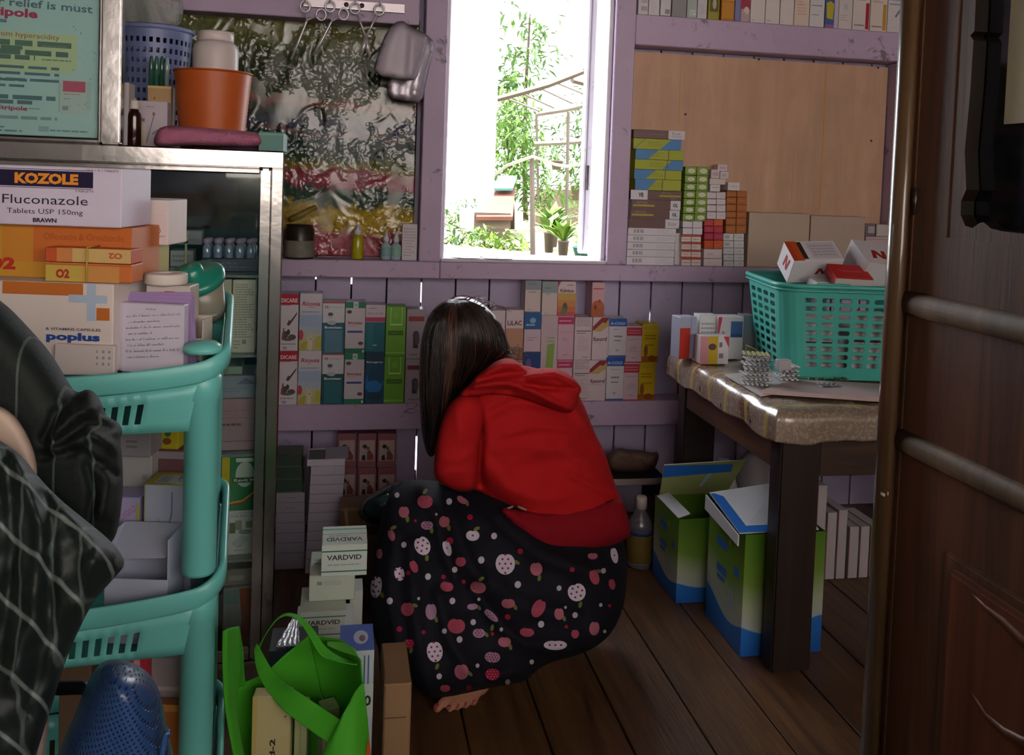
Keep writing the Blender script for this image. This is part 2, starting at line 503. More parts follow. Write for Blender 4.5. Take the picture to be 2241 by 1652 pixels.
# back wall of upright painted planks, battens behind the gaps leave a few slits of daylight
mb = MB()
pw = (X(1467, 610, PYW) - X(691, 610, PYW)) / 10.6
px0 = X(691, 615, PYW)
i0 = math.floor((XL - px0) / pw) - 1; i1 = math.ceil((XR - px0) / pw) + 1
slits = {0: (0.835, 0.85), 1: (0.82, 0.855), 3: (0.76, 0.83), 10: (0.70, 0.73)}
lowslits = {3: (0.17, 0.29)}
for i in range(i0, i1):
    a, b = max(px0 + i * pw, XL), min(px0 + (i + 1) * pw, XR)
    if b - a < .01: continue
    mb.box((a + .0028, PYW, 0), (b - .0028, PYW + .018, SILL_T - .01), LILAC_PLANK, 0.0015)
    if b <= WX0 + .02 or a >= WX1 - .02:
        mb.box((a + .0028, PYW, SILL_T - .01), (b - .0028, PYW + .018, CEIL), LILAC_PLANK, 0.0015)
    else:
        if a < WX0: mb.box((a, PYW, SILL_T - .01), (WX0, PYW + .018, CEIL), LILAC_PLANK)
        if b > WX1: mb.box((WX1, PYW, SILL_T - .01), (b, PYW + .018, CEIL), LILAC_PLANK)
        mb.box((max(a, WX0), PYW, 2.12), (min(b, WX1), PYW + .018, CEIL), LILAC_PLANK)
    if a > XL + .02:
        gaps = [(0, CEIL)]
        if i in slits:
            lo, hi = slits[i]; gaps = [(0, lo), (hi, CEIL)]
            if i in lowslits: gaps = [(0, lowslits[i][0]), (lowslits[i][1], lo), (hi, CEIL)]
        for lo, hi in gaps:
            if WX0 - .03 < a < WX1 + .03:
                if lo < SILL_T: mb.box((a - .02, PYW + .019, lo), (a + .02, PYW + .03, min(hi, SILL_T - .01)), DARK)
                if hi > 2.12: mb.box((a - .02, PYW + .019, 2.12), (a + .02, PYW + .03, hi), DARK)
            else: mb.box((a - .02, PYW + .019, lo), (a + .02, PYW + .03, hi), DARK)
tag(mb.build('wall_back'), 'lilac painted plank wall', kind='structure')
PLAIN = m_paint('side_wall_paint', '#a39690', '#8f837e', '#b0a39c', 0.2)
mb = MB(); mb.box((XL - .05, YF - .05, -.05), (XL, 3.08, CEIL), PLAIN); tag(mb.build('wall_left'), kind='structure')
mb = MB(); mb.box((XR, YF - .05, -.05), (XR + .05, 3.08, CEIL), PLAIN); tag(mb.build('wall_right'), kind='structure')
mb = MB()
mb.box((XL, YF - .05, 0), (-.62, YF, CEIL), PLAIN); mb.box((2.5, YF - .05, 0), (XR, YF, CEIL), PLAIN); mb.box((-.62, YF - .05, 2.3), (2.5, YF, CEIL), PLAIN); mb.box((-.62, YF - .05, 0), (2.5, YF, 1.15), PLAIN)
tag(mb.build('unseen_wall_front'), kind='structure')  # unseen wall; its opening is shaped for the light it lets in
mb = MB(); mb.box((XL - .05, YF - .6, CEIL), (XR + .05, 3.75, CEIL + .05), m_wood('ceiling_boards', '#3a2c22', '#4b3a2c', '#5d4a3a', 'x')); tag(mb.build('ceiling'), kind='structure')

def beam(name, a, b, m=LILAC, ch=.003):
    mb = MB(); mb.box(a, b, m, ch); return tag(mb.build(name), kind='structure')
beam('trim_1', (XL, RY, SILL_B), (WX0 - .002, PYW - .001, SILL_T))
beam('trim_2', (WX0 - .001, RY, SILL_B), (XR, PYW - .001, SILL_T))
beam('trim_3', (XL, RY, LOW_B), (XR, PYW - .001, LOW_T))
beam('trim_4', (XL, RY, LB_B), (X(918, 40), PYW - .001, LB_B + .16))
pl0, pl1 = X(919, 480), X(967, 480)
beam('trim_5', (pl0, RY - .004, SILL_T), (pl1, PYW + .02, 2.12))
pr0, pr1 = X(1338, 300), X(1381, 300)
beam('trim_6', (pr0, RY - .004, SILL_T), (pr1, PYW + .02, 2.12))
beam('trim_7', (pr1 + .001, RY, SHELF_B), (XR, PYW - .001, SHELF_T))
bx1 = X(1936, 300, BRD)
beam('trim_8', (bx1 + .004, RY + .01, SILL_T), (bx1 + .075, PYW - .001, SHELF_B))
# plywood panel
pb = NT('plywood')
v = pb.coord('Object', (9, 9, 1.2)); v2 = pb.coord('Object')
c = pb.ramp(pb.noise(v, 1.3, 6, 0.6, 0.9), [(0.3, '#bd967c'), (0.6, '#cba388'), (0.8, '#d6b096')])
c = pb.mix(pb.math('MULTIPLY', pb.ramp(pb.noise(v2, 5, 5, 0.65), [(0.45, (0, 0, 0)), (0.8, (1, 1, 1))]), 0.5), c, '#a58470')
PLY = pb.set(Base_Color=c, Roughness=0.6)
mb = MB()
bx0 = pr1 + .003
mb.box((bx0, BRD, SILL_T + .002), (bx1, BRD + .012, SHELF_B - .012), PLY, .001)
nail = mat('#54402f', 0.5, 0.4, var=0)
for px, py in ((1661, 130), (1922, 148), (1907, 308), (1500, 250)):
    p = aty(px, py, BRD); 
    mb.lathe([(0.0045, 0), (0.003, .0015), (0, .002)], nail, 10, Matrix.Translation((p[0], BRD, p[2])) @ Matrix.Rotation(math.pi / 2, 4, 'X'))
resin = mat('#c98a4a', 0.4, var=.2)
for (a, b, w) in (((1490, 130), (1486, 275), 1.2), ((1813, 140), (1792, 458), 1.8), ((1737, 330), (1735, 450), 0.8)):
    p, q = aty(*a, BRD), aty(*b, BRD)
    mb.box((min(p[0], q[0]), BRD - .0004, q[2]), (min(p[0], q[0]) + w * .0022, BRD, p[2]), resin)
tag(mb.build('wall_panel'), 'brown plywood panel nailed up beside the window', kind='structure')

# window: white painted lining, sill board, open casement edge
wp = m_paint('white_window_paint', '#d9d4db', '#c6c0ca', '#e2dee4', 0.35)
mb = MB()
mb.box((WX0 + .001, RY - .002, SILL_T + .0005), (WX1 - .001, PYW + .09, SILL_T + .012), wp, .002)
mb.box((WX1 - .016, RY + .02, SILL_T + .0125), (WX1 - .0005, PYW + .09, 2.12), wp, .002)
mb.box((WX0 + .0005, RY + .02, SILL_T + .0125), (WX0 + .012, PYW + .09, 2.12), wp, .002)
win = tag(mb.build('window_1'), 'open window onto the bright garden', kind='structure')
mb = MB()
ex = WX1 - .017
mb.box((ex - .012, PYW + .10, SILL_T + .02), (ex + .01, PYW + .19, 2.10), wp, .003)
mb.box((ex - .024, PYW + .10, SILL_T + .02), (ex - .016, PYW + .135, 2.10), wp, .001)
mb.build('casement', win)
mb = MB()
p = aty(1313, 390, PYW + .09)
mb.tube([(ex - .008, PYW + .094, p[2] - .045), (ex - .008, PYW + .094, p[2] + .045)], .0045, mat('#463c3c', .5, .6), 10)
mb.build('hinge', win)

# ------------------------------------------------------------------ the open panelled door beside the camera
DX = float(aty(1985, 600, 1.42)[0])
def atx(px, py, Xp):
    d = ray(px, py); return CAM + d * (Xp / d[0])
DWOOD = m_wood('carved_door_wood', '#3d2618', '#67422d', '#7d543a', 'z', 0.5, 0.8, coat=0.05)
DWOOD2 = m_wood('door_moulding_wood', '#4a3624', '#6f5438', '#876a48', 'z', 0.62, 0.8)
DWOOD2.node_tree.nodes['Principled BSDF'].inputs['Specular IOR Level'].default_value = .25
DWOOD3 = m_wood('door_field_wood', '#4a2414', '#6d3f28', '#824d33', 'z', 0.5, 0.8, coat=0.05)
yfar = 1.42; ynear = 0.62
door = tag(empty('door_1', 'open carved dark wood door with a scalloped glass light', None, (DX, yfar, 0)), kind='structure')
del door['label']
def dl(px, py, e=0.0):
    q = atx(px, py, DX - e); return (-e, q[1] - yfar, q[2])
TOPZ = 2.1
# leaf with the scalloped opening
scal = [(2136, -60), (2130, 68), (2121, 78), (2128, 88), (2121, 200), (2109, 330), (2112, 415), (2101, 440), (2100, 470), (2110, 494), (2126, 499), (2141, 488), (2150, 486), (2166, 500), (2190, 506), (2241, 512), (2420, 530)]
def leaf_pts(e):
    return [dl(px, py, e) for px, py in scal]
S = leaf_pts(0)
zb = dl(2083, 521)[2]; yl = dl(2083, 300)[1]
mb = MB()
ye = ynear - yfar
# lower leaf (solid), far stile, near stile, fretwork round the glass
mb.box((0, ye, 0.02), (.034, -.012, zb), DWOOD)
mb.box((0, yl, zb), (.034, -.012, TOPZ), DWOOD)
mb.box((0, ye, zb), (.034, S[-1][1] - .001, TOPZ), DWOOD)
fr = [(yl, zb)] + [(yl, TOPZ)] + [(S[0][1], TOPZ)] + [(q[1], q[2]) for q in S[:]] + [(S[-1][1], zb)]
def xprism(mb, P, x0, x1, m, ms):
    n = len(P)
    tri = delaunay_2d_cdt([Vector(p) for p in P], [(i, (i + 1) % n) for i in range(n)], [list(range(n))], 1, 1e-5)
    V2, F = tri[0], tri[2]; n2 = len(V2)
    mb.add([(x0, v[0], v[1]) for v in V2] + [(x1, v[0], v[1]) for v in V2], [tuple(f) for f in F] + [tuple(i + n2 for i in reversed(f)) for f in F], m)
    o = [(x0, a, b) for a, b in P] + [(x1, a, b) for a, b in P]
    mb.add(o, [(i, (i + 1) % n, (i + 1) % n + n, i + n) for i in range(n)], ms)
xprism(mb, fr, .002, .026, DWOOD, mat('#1c120c', .5, var=.2))  # cut edges darker than the leaf: their shade put into the colour
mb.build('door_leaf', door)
# glass behind the fretwork
gl = NT('door_glass'); gl.set(Base_Color='#12151a', Roughness=0.05, Specular_IOR_Level=0.8, Alpha=0.94)
mb = MB(); mb.box((.028, S[-1][1] - .02, zb + .004), (.031, yl - .004, TOPZ - .01), gl.m); mb.build('glass_pane', door)
mb = MB()
a = dl(2197, 272, -.0265); mb.box((.0262, ye + .004, a[2]), (.0272, a[1], TOPZ - .03), paper('#b5ae92')); mb.build('reflection_sheet', door)  # reflection in the glass, built as a pale sheet before the pane
# stile bead at the far edge with its light-catching rounded edge
mb = MB()
prof = [(-.003, .030), (-.003, -.004), (-.016, -.011), (-.024, -.004), (-.028, .010), (-.026, .024), (-.018, .034)]
mb.box((-.0028, -.0115, .02), (.034, .030, TOPZ), DWOOD)
n = len(prof)
Vb = [(x, y, .02) for x, y in prof] + [(x, y, TOPZ) for x, y in prof]
mb.add(Vb, [(i, (i + 1) % n, (i + 1) % n + n, i + n) for i in range(n)] + [tuple(range(n - 1, -1, -1)), tuple(range(n, 2 * n))], m_wood('varnished_door_edge', '#4a3624', '#6f5438', '#876a48', 'z', 0.28, 0.8, coat=0.6), True)
q = atx(1922, 1070, DX - .02)
mb.box((-.0262, -.006, q[2] - .004), (-.0242, .010, q[2] + .001), flat('#d8d4d0'))
mb.box((-.0205, -.0085, q[2] - .001), (-.0185, -.004, q[2] + .005), flat('#d8d4d0'))
mb.build('door_stile', door)
for (a, b) in (((1985, 634), (1980, 694)), ((1967, 938), (1962, 992))):
    mb = MB(); A = dl(*a, .012); B = dl(*b, .012); zc = (A[2] + B[2]) / 2; hh = abs(A[2] - B[2]) / 2 * .9
    y1 = -.001
    pr = [(-hh * .95 * math.sin(t * math.pi / 10) * 0.75, zc - hh * math.cos(t * math.pi / 10)) for t in range(11)]
    n = len(pr)
    V = [(min(x, -.0002), ye, z) for x, z in pr] + [(min(x, -.0002), y1, z) for x, z in pr]
    mb.add(V, [(i, i + 1, i + 1 + n, i + n) for i in range(n - 1)] + [tuple(range(n)), tuple(range(2 * n - 1, n - 1, -1))], DWOOD2, True)
    mb.build('door_rail', door)
mb = MB(); q = dl(2003, 440, .004)
mb.tube([(-.004, q[1], q[2] - .024), (-.004, q[1], q[2] + .024)], .0042, mat('#5b5148', .4, .8), 10); mb.build('hinge', door)
# lower carved field
A = dl(2078, 1205); B = dl(2098, 1222)
mb = MB()
yl2, zt2 = A[1], A[2]
mb.box((-.010, ye, .03), (-.0005, yl2, zt2), DWOOD, .004)
mb.box((-.022, ye, .04), (-.0105, B[1] - .004, B[2] - .012), DWOOD3, .008)
for pts in ([(2120, 1290), (2160, 1330), (2200, 1360), (2241, 1400), (2300, 1450)], [(2120, 1500), (2160, 1565), (2200, 1600), (2241, 1622), (2300, 1650)]):
    mb.tube([dl(*p, .0195) for p in pts], [.002, .005, .007, .008, .009], DWOOD3, 8)
mb.build('carved_field', door)
# ------------------------------------------------------------------ medicine cartons on the low shelf of the back wall
LY = 2.955                                  # their front faces
LZ = LOW_T + .0005
LD = 0.072
G1 = 'medicine cartons along the low shelf'
def stacked(name, specs, Y, zbase, d, group, rz=0.0, cat='box'):
    """a column of boxes, bottom one first; specs: (label, pixel rect, base, prints...)"""
    z = zbase; out = []
    for sp in specs:
        label, q, base = sp[:3]; kw = sp[3] if len(sp) > 3 else {}
        kw = dict(kw); yy = kw.pop('Y', Y); dd = kw.pop('d', d); r = kw.pop('rz', rz)
        o = carton(kw.pop('name', name), label, q, yy, dd, base, rz=r, z0=z, cat=cat, group=group, gap=.0008, **kw)
        z += max(v.co.z for v in o.data.vertices if True) + .0006
        out.append(o)
    return out
RED, PINK, BLUE, GRN, TEAL = '#b8283a', '#c45a78', '#3f6fae', '#2f8a66', '#2a6f78'
def pr_tool(): return [('r', 0, .81, 1, 1, '#b92c42'), ('t', 'DICARE', .5, .885, .075, '#f2dfe2', {'b': .03, 'w': .86}), ('r', .0, .795, .6, .81, '#c98a98'),
    ('p', [(.42, .48), (.58, .53), (.95, .69), (.9, .63), (.62, .49), (.55, .45)], '#4c3f4a'), ('p', [(.38, .46), (.5, .55), (.62, .50), (.5, .44)], '#6a4450'), ('e', .3, .28, .17, .07, '#5a5348'), ('e', .68, .24, .22, .05, '#5f5a5c'),
    ('p', [(.1, .2), (.2, .4), (.27, .4), (.2, .2)], '#8a5b60'), ('e', .48, .33, .09, .05, '#4a463f'), ('e', .45, .2, .3, .025, '#6d6350'), ('l', .1, .9, .1, .14, 1, '#8a7f9a'), ('e', .3, .05, .13, .03, '#a9a3b4')]
def pr_ric(): return [('r', 0, 0, 1, .22, '#c9c08a'), ('r', 0, .2, 1, .3, '#c3c7a8'), ('r', 0, .3, 1, .42, '#b3c2d3'), ('r', 0, .42, 1, .62, '#a9bcd8'), ('r', 0, .62, 1, .7, '#c3cbdc'),
    ('t', 'Riconia', .5, .82, .075, '#c02f5c', {'b': .02, 's': .25, 'w': .8}), ('l', .38, .66, .745, .765, 1, '#8a7a90'), ('l', .12, .86, .66, .69, 1, '#8a87a0'), ('e', .08, .27, .11, .09, '#c2485e'), ('p', [(0, .03), (.16, .14), (.36, .17), (.3, 0), (0, 0)], '#b9b04a'),
    ('p', [(.74, .05), (.78, .24), (1, .26), (1, .05)], '#c2bb55'), ('e', .48, .2, .14, .07, '#d4d0b8'), ('p', [(.37, .24), (.35, .34), (.42, .34), (.45, .24)], '#cfcabf'), ('p', [(.52, .24), (.53, .33), (.6, .34), (.58, .24)], '#cfcabf'), ('e', .5, .09, .1, .09, '#ddd6c4'), ('e', .52, .2, .02, .012, '#5a4c48')]
def pr_bon(c): return [('r', 0, 0, 1, .6, c), ('r', .12, .02, .92, .46, '#5f8ba4' if c != '#20555e' else '#2f6f7a'), ('r', 0, .975, 1, 1, '#c03a34'), ('t', 'H', .18, .905, .06, '#c0364a', {'b': .03}), ('t', 'imalaya', .57, .9, .035, '#8da294', {'w': .6}),
    ('e', .36, .73, .12, .06, '#c3c6cc'), ('e', .36, .765, .12, .035, '#59606b'), ('e', .42, .6, .2, .045, '#b6c2c8'), ('r', .22, .52, .36, .57, c), ('t', 'Bonnisan', .5, .51, .05, '#e6eef0', {'b': .03, 'w': .78})]
def pr_ime(): return [('r', 0, .885, 1, 1, '#2f7f62'), ('r', 0, 0, 1, .10, '#2a7a5d'), ('r', .4, .89, .64, 1, '#dde2e4'), ('r', .45, .91, .6, .975, '#9fb3ad'), ('e', .2, .81, .13, .035, '#5d4a58'), ('e', .8, .2, .13, .035, '#7c4254'),
    ('t', 'Imcias', .5, .6, .06, '#b03a4e', {'b': .02, 'w': .7}), ('l', .16, .84, .53, .555, 1, '#c493a0'), ('r', .16, .405, .84, .445, '#4b4fa8'), ('e', .16, .425, .05, .02, '#4b4fa8'), ('e', .84, .425, .05, .02, '#4b4fa8'), ('r', .88, .02, .98, .07, '#c8d8d0')]
def pr_lid(): return [('r', .22, .64, .25, .98, '#bfe08e'), ('r', .78, .64, .81, .98, '#bfe08e'), ('r', .22, .62, .81, .65, '#bfe08e'), ('r', .12, .42, .88, .51, '#3d6d22'), ('t', 'CARRICA', .5, .465, .05, '#78b04a', {'w': .7}), ('r', 0, .06, 1, .075, '#a5d86c'), ('e', .5, .82, .16, .07, '#7fbb45')]
stacked('medicine_carton', [
    ('white carton with red top band and grey tool drawing, lower one beside the glass cabinet', (610, 768, 651, 887), '#d9d4dd', dict(prints=pr_tool())),
    ('white carton with red top band and grey tool drawing, upper one beside the glass cabinet', (612, 643, 653, 766), '#d9d4dd', dict(prints=pr_tool()))], LY, LZ, LD, G1)
stacked('medicine_carton', [
    ('pale blue carton with a rabbit and pink script, lower of its pair', (652, 767, 703, 887), '#d3d0d8', dict(prints=pr_ric())),
    ('pale blue carton with a rabbit and pink script, upper of its pair', (655, 642, 705, 765), '#d3d0d8', dict(prints=pr_ric()))], LY, LZ, LD, G1)
stacked('medicine_carton', [
    ('white and dark teal baby syrup carton, lower of its pair', (704, 774, 752, 886), '#d5d6dc', dict(prints=pr_bon('#20555e'))),
    ('white and steel blue baby syrup carton, upper of its pair', (705, 661, 754, 771), '#d5d6dc', dict(prints=pr_bon('#33677c')))], LY, LZ, LD, G1)
stacked('medicine_carton', [
    ('pale carton with green ends and violet pill bar, lower of its pair', (753, 774, 797, 884), '#cfc9d3', dict(prints=pr_ime())),
    ('pale carton with green ends and violet pill bar, upper of its pair', (755, 661, 799, 772), '#cfc9d3', dict(prints=pr_ime()))], LY, LZ, LD, G1)
stacked('medicine_carton', [
    ('deep blue carton with a swirling blue light and white heading', (798, 770, 841, 883), '#1d4f70', dict(prints=[('e', .5, .42, .46, .2, '#2270b4'), ('e', .55, .5, .4, .16, '#1d4f70'), ('e', .45, .33, .42, .12, '#2b7cc4'), ('e', .5, .14, .42, .09, '#24455a'), ('r', 0, .82, 1, 1, '#2b4a5c'), ('t', 'Rimagrox', .5, .80, .05, '#d5dfe6', {'b': .02, 'w': .84})])),
    ('teal carton with pale arched top and pink stripe', (799, 667, 843, 768), '#cfc5d0', dict(prints=[('r', 0, 0, 1, .63, '#2a7280'), ('r', .1, .05, .4, .6, '#347e8a'), ('r', 0, .64, 1, .735, '#bd4a70'), ('t', 'RIFLUXOR', .5, .815, .045, '#b46a84', {'w': .78}), ('e', .5, .14, .12, .02, '#8fb8bd'), ('l', .15, .85, .9, .95, 1, '#9a91a0')]))], LY, LZ, LD, G1)
stacked('medicine_carton', [
    ('lime green carton with a rounded flap outline, lower of its pair', (840, 779, 885, 884), '#69ad36', dict(prints=pr_lid())),
    ('lime green carton with a rounded flap outline, upper of its pair', (844, 671, 888, 777), '#74b440', dict(prints=pr_lid()))], LY, LZ, LD, G1)
def pr_dark(c): return [('r', .1, .76, .9, .86, c), ('e', .5, .48, .17, .09, '#4b4350'), ('r', .36, .22, .62, .45, '#3c3744'), ('e', .56, .4, .13, .12, '#5c505a'), ('l', .2, .8, .06, .12, 1, '#7d7484')]
stacked('medicine_carton', [
    ('grey carton with a maroon band and dark figure, lower one behind the hair', (886, 786, 930, 883), '#a59ca6', dict(prints=pr_dark('#7a3048'))),
    ('grey carton with a brick red band and dark figure, upper one behind the hair', (889, 677, 932, 783), '#a59ca6', dict(prints=pr_dark('#97453f')))], LY, LZ, LD, G1)
# to the other side of the woman
stacked('medicine_carton', [
    ('white carton hidden low behind the red hood', (1050, 795, 1106, 880), '#cdbfca'),
    ('white carton with an orange flash, beside the woman’s hair'.replace('’', "'"), (1066, 679, 1105, 793), '#d4c5cc', dict(prints=[('p', [(0, .72), (.25, 1), (0, 1)], '#d77a3c'), ('r', 0, 0, 1, .62, '#cbb3a0'), ('t', 'FORTE', .5, .74, .06, '#8a6a70', {'w': .7})]))], LY, LZ, LD, G1)
stacked('medicine_carton', [
    ('white carton with tan lower half hidden low behind the hood', (1104, 795, 1143, 880), '#cdbfca'),
    ('white and tan carton with bold brown lettering', (1106, 678, 1145, 793), '#d4c5cc', dict(prints=[('r', 0, 0, 1, .66, '#bd8f78'), ('r', 0, .655, 1, .675, '#d8cfd2'), ('t', 'LiLAC', .5, .755, .09, '#6e4638', {'b': .03, 'w': .82})]))], LY, LZ, LD, G1)
BAND = [('r', 0, .56, 1, .99, '#2d5f96'), ('e', .5, .78, .18, .07, '#7fa9cc'), ('l', .1, .9, .62, .72, 1, '#9dbbd6'), ('l', .2, .8, .26, .38, 2, '#a393ad')]
stacked('medicine_carton', [
    ('pink white carton with navy blue top, bottom of its column of three', (1144, 770, 1182, 880), '#cbb5c3', dict(prints=[('r', 0, .6, 1, 1, '#28447e'), ('e', .3, .75, .16, .12, '#6a5a98')])),
    ('pink white carton with blue top panel, middle of its column of three', (1147, 682, 1184, 768), '#cbb5c3', dict(prints=BAND)),
    ('slim cream carton with grey green cap, top of the column with blue panels', (1149, 614, 1184, 680), '#d0c0bf', dict(prints=[('r', 0, .7, 1, 1, '#8b989e'), ('l', .15, .75, .86, .92, 1, '#6a7a84'), ('l', .2, .7, .6, .66, 1, '#8a7f88'), ('l', .15, .6, .05, .09, 1, '#a0929a')]))], LY, LZ, LD, G1)
stacked('medicine_carton', [
    ('dull white carton with a slanted green stripe', (1182, 690, 1220, 878), '#c0aeb4', dict(prints=[('p', [(.3, .28), (.38, .66), (.82, .68), (.72, .3)], '#86a552'), ('p', [(.3, .12), (.32, .28), (.74, .3), (.7, .14)], '#a9a88c'), ('l', .38, .8, .68, .76, 2, '#94a080')])),
    ('slim cream carton with grey green cap, beside the bright child syrup carton', (1186, 616, 1220, 688), '#d0c0bf', dict(prints=[('r', 0, .66, 1, 1, '#8fa0a4'), ('l', .2, .75, .78, .83, 1, '#566a74'), ('l', .2, .7, .6, .65, 1, '#8a7f88'), ('l', .15, .6, .03, .07, 1, '#a0929a')]))], LY, LZ, LD, G1)
PKP = [('r', .02, .82, .98, .98, '#b53464'), ('l', .1, .9, .86, .93, 1, '#dc9ab4'), ('l', .15, .85, .62, .66, 1, '#b98aa6'), ('l', .3, .7, .44, .52, 2, '#b98aa6'), ('l', .35, .65, .1, .16, 1, '#b98aa6'), ('r', 0, 0, 1, .02, '#b53464')]
stacked('medicine_carton', [
    ('pink carton with magenta heading, bottom of the column under the child syrup', (1217, 789, 1252, 878), '#c7a3b8', dict(prints=PKP)),
    ('pink carton with magenta heading, middle of the column under the child syrup', (1219, 692, 1256, 787), '#cba6bb', dict(prints=PKP)),
    ('child syrup carton fading from white to orange and pink', (1220, 616, 1260, 690), '#d8c5cc', dict(prints=[('r', 0, .46, 1, .66, '#c9a45c'), ('r', 0, .28, 1, .46, '#cc8f52'), ('r', 0, .12, 1, .28, '#c8744e'), ('r', 0, 0, 1, .12, '#c25a62'), ('p', [(0, .82), (0, 1), (.16, 1)], '#bd3350'), ('t', 'Kidvitox', .52, .735, .1, '#6e3a3e', {'b': .03, 'w': .76}), ('l', .5, .9, .87, .93, 1, '#8a7078'), ('e', .42, .25, .14, .14, '#5f5a48'), ('e', .34, .14, .13, .12, '#6a7a62')]))], LY, LZ, LD, G1)
LINE = [('l', .1, .9, .78, .98, 5, '#9a8a96'), ('r', .1, .665, .95, .685, '#4a5560'), ('l', .12, .7, .6, .65, 1, '#7a8088'), ('l', .2, .8, .2, .55, 7, '#b3a3ac'), ('l', .5, .85, .04, .09, 1, '#8d8490')]
stacked('medicine_carton', [
    ('off-white leaflet-like carton full of small print, lower of its pair', (1253, 788, 1291, 877), '#c6b6bb', dict(prints=LINE)),
    ('off-white leaflet-like carton full of small print, upper of its pair', (1257, 694, 1295, 786), '#cbbabf', dict(prints=LINE))], LY, LZ, LD, G1)
RIB = [('p', [(0, .68), (.02, .78), (.55, .99), (1, .99), (1, .9)], '#8d2c42'), ('p', [(.02, .67), (.6, .88), (.78, .86), (.98, .97), (.98, .8), (.5, .66)], '#b79f62'), ('t', 'fuxord', .48, .49, .1, '#4a3036', {'b': .02, 's': .2, 'w': .84}), ('l', .08, .8, .38, .42, 1, '#a39aa6')]
stacked('medicine_carton', [
    ('white carton with a diagonal maroon and gold ribbon, lower of its pair', (1289, 788, 1328, 876), '#cdbdc4', dict(prints=RIB)),
    ('white carton with a diagonal maroon and gold ribbon, upper of its pair', (1296, 694, 1332, 786), '#d0c0c8', dict(prints=RIB)),
    ('thin pink carton with a bear picture standing alone on top', (1295, 618, 1323, 692), '#cfa3ab', dict(prints=[('r', 0, 0, 1, .36, '#b0603f'), ('e', .5, .36, .45, .12, '#b56746'), ('e', .3, .28, .1, .08, '#7a3f34'), ('e', .62, .46, .1, .05, '#94503c'), ('r', .1, .8, .9, .83, '#b33a52')]))], LY, LZ, LD, G1)
COLD = [('r', 0, .8, 1, 1, '#2f58a6'), ('t', 'A-COLD', .5, .875, .07, '#b9cdec', {'b': .03, 'w': .84}), ('l', .25, .75, .7, .74, 1, '#9a95a8'), ('l', .3, .75, .5, .58, 1, '#70707f'), ('l', .3, .7, .4, .46, 1, '#70707f'), ('e', .5, .18, .1, .03, '#9fb0cc'), ('r', 0, 0, 1, .05, '#46609c')]
stacked('medicine_carton', [
    ('white cold-remedy carton with blue heading, lower of its pair', (1325, 782, 1365, 876), '#cfc8d2', dict(prints=COLD)),
    ('white cold-remedy carton with blue heading, upper of its pair', (1332, 697, 1371, 780), '#d2cbd6', dict(prints=COLD))], LY, LZ, LD, G1)
REDB = [('r', .02, .74, .98, .97, '#b8374c'), ('l', .1, .9, .78, .92, 2, '#d8899a'), ('l', .15, .85, .62, .66, 1, '#b08a98'), ('e', .5, .42, .2, .06, '#c3b0bc'), ('l', .2, .8, .28, .44, 3, '#b7a2b0'), ('r', 0, 0, 1, .03, '#b8374c'), ('l', .4, .65, .12, .16, 1, '#b8687c')]
stacked('medicine_carton', [
    ('pinkish carton with red heading, lower one beside the yellow carton', (1364, 794, 1399, 876), '#cdb4be', dict(prints=REDB)),
    ('pinkish carton with red heading, upper one beside the yellow carton', (1370, 714, 1405, 792), '#d0b9c2', dict(prints=REDB))], LY, LZ, LD, G1)
YEL = [('r', .04, .86, .96, .97, '#b9a428'), ('e', .25, .3, .12, .16, '#8a5a1c'), ('r', 0, 0, 1, .16, '#a25f22'), ('e', .62, .1, .26, .08, '#8a4a1e'), ('l', .15, .85, .58, .74, 2, '#8f7a1a'), ('l', .2, .8, .4, .5, 1, '#9a851c')]
stacked('medicine_carton', [
    ('bright yellow carton with brown fruit picture, lower at the end of the shelf', (1396, 793, 1434, 874), '#c9a812', dict(prints=YEL)),
    ('bright yellow carton with brown fruit picture, upper at the end of the shelf', (1405, 709, 1441, 790), '#cdae18', dict(prints=YEL))], LY, LZ, LD, G1)

# ------------------------------------------------------------------ stacks on the ledge under the plywood panel
SZ = SILL_T + .0005
SY, SD = 2.956, .062
G2 = 'white cartons in the banded stack by the window post'
BAR = [('r', .12, .3, .32, .78, '#9b98a4'), ('r', .16, .3, .18, .78, '#d4d0d8'), ('r', .23, .3, .25, .78, '#d4d0d8'), ('r', .28, .3, .29, .78, '#c4c0cc'), ('l', .6, .95, .2, .8, 3, '#c3bdca')]
sp = []
for i, nm in enumerate(['bottom one', 'second from the bottom', 'middle one', 'second from the top', 'topmost']):
    y1 = 578 - i * 15.8
    sp.append((f'flat white carton with barcode, {nm} of five beside the window post', (1371 + i * .8, y1 - 15.5, 1475 + i * 1.2, y1), '#d5d0da', dict(prints=BAR)))
w5 = stacked('white_carton', sp, SY, SZ, SD, G2)
ztop = w5[-1].location.z + .0332
def ztop_of(o): return o.location.z + max(v.co.z for v in o.data.vertices) + .0006
BRN = [('r', 0, 0, .79, 1, '#6e5250'), ('r', .02, .3, .46, .5, '#b3a53a'), ('t', 'KETOZ', .2, .7, .22, '#a89a9e', {'w': .22}), ('t', 'OL', .89, .5, .4, '#55505a', {'b': .05, 'w': .1})]
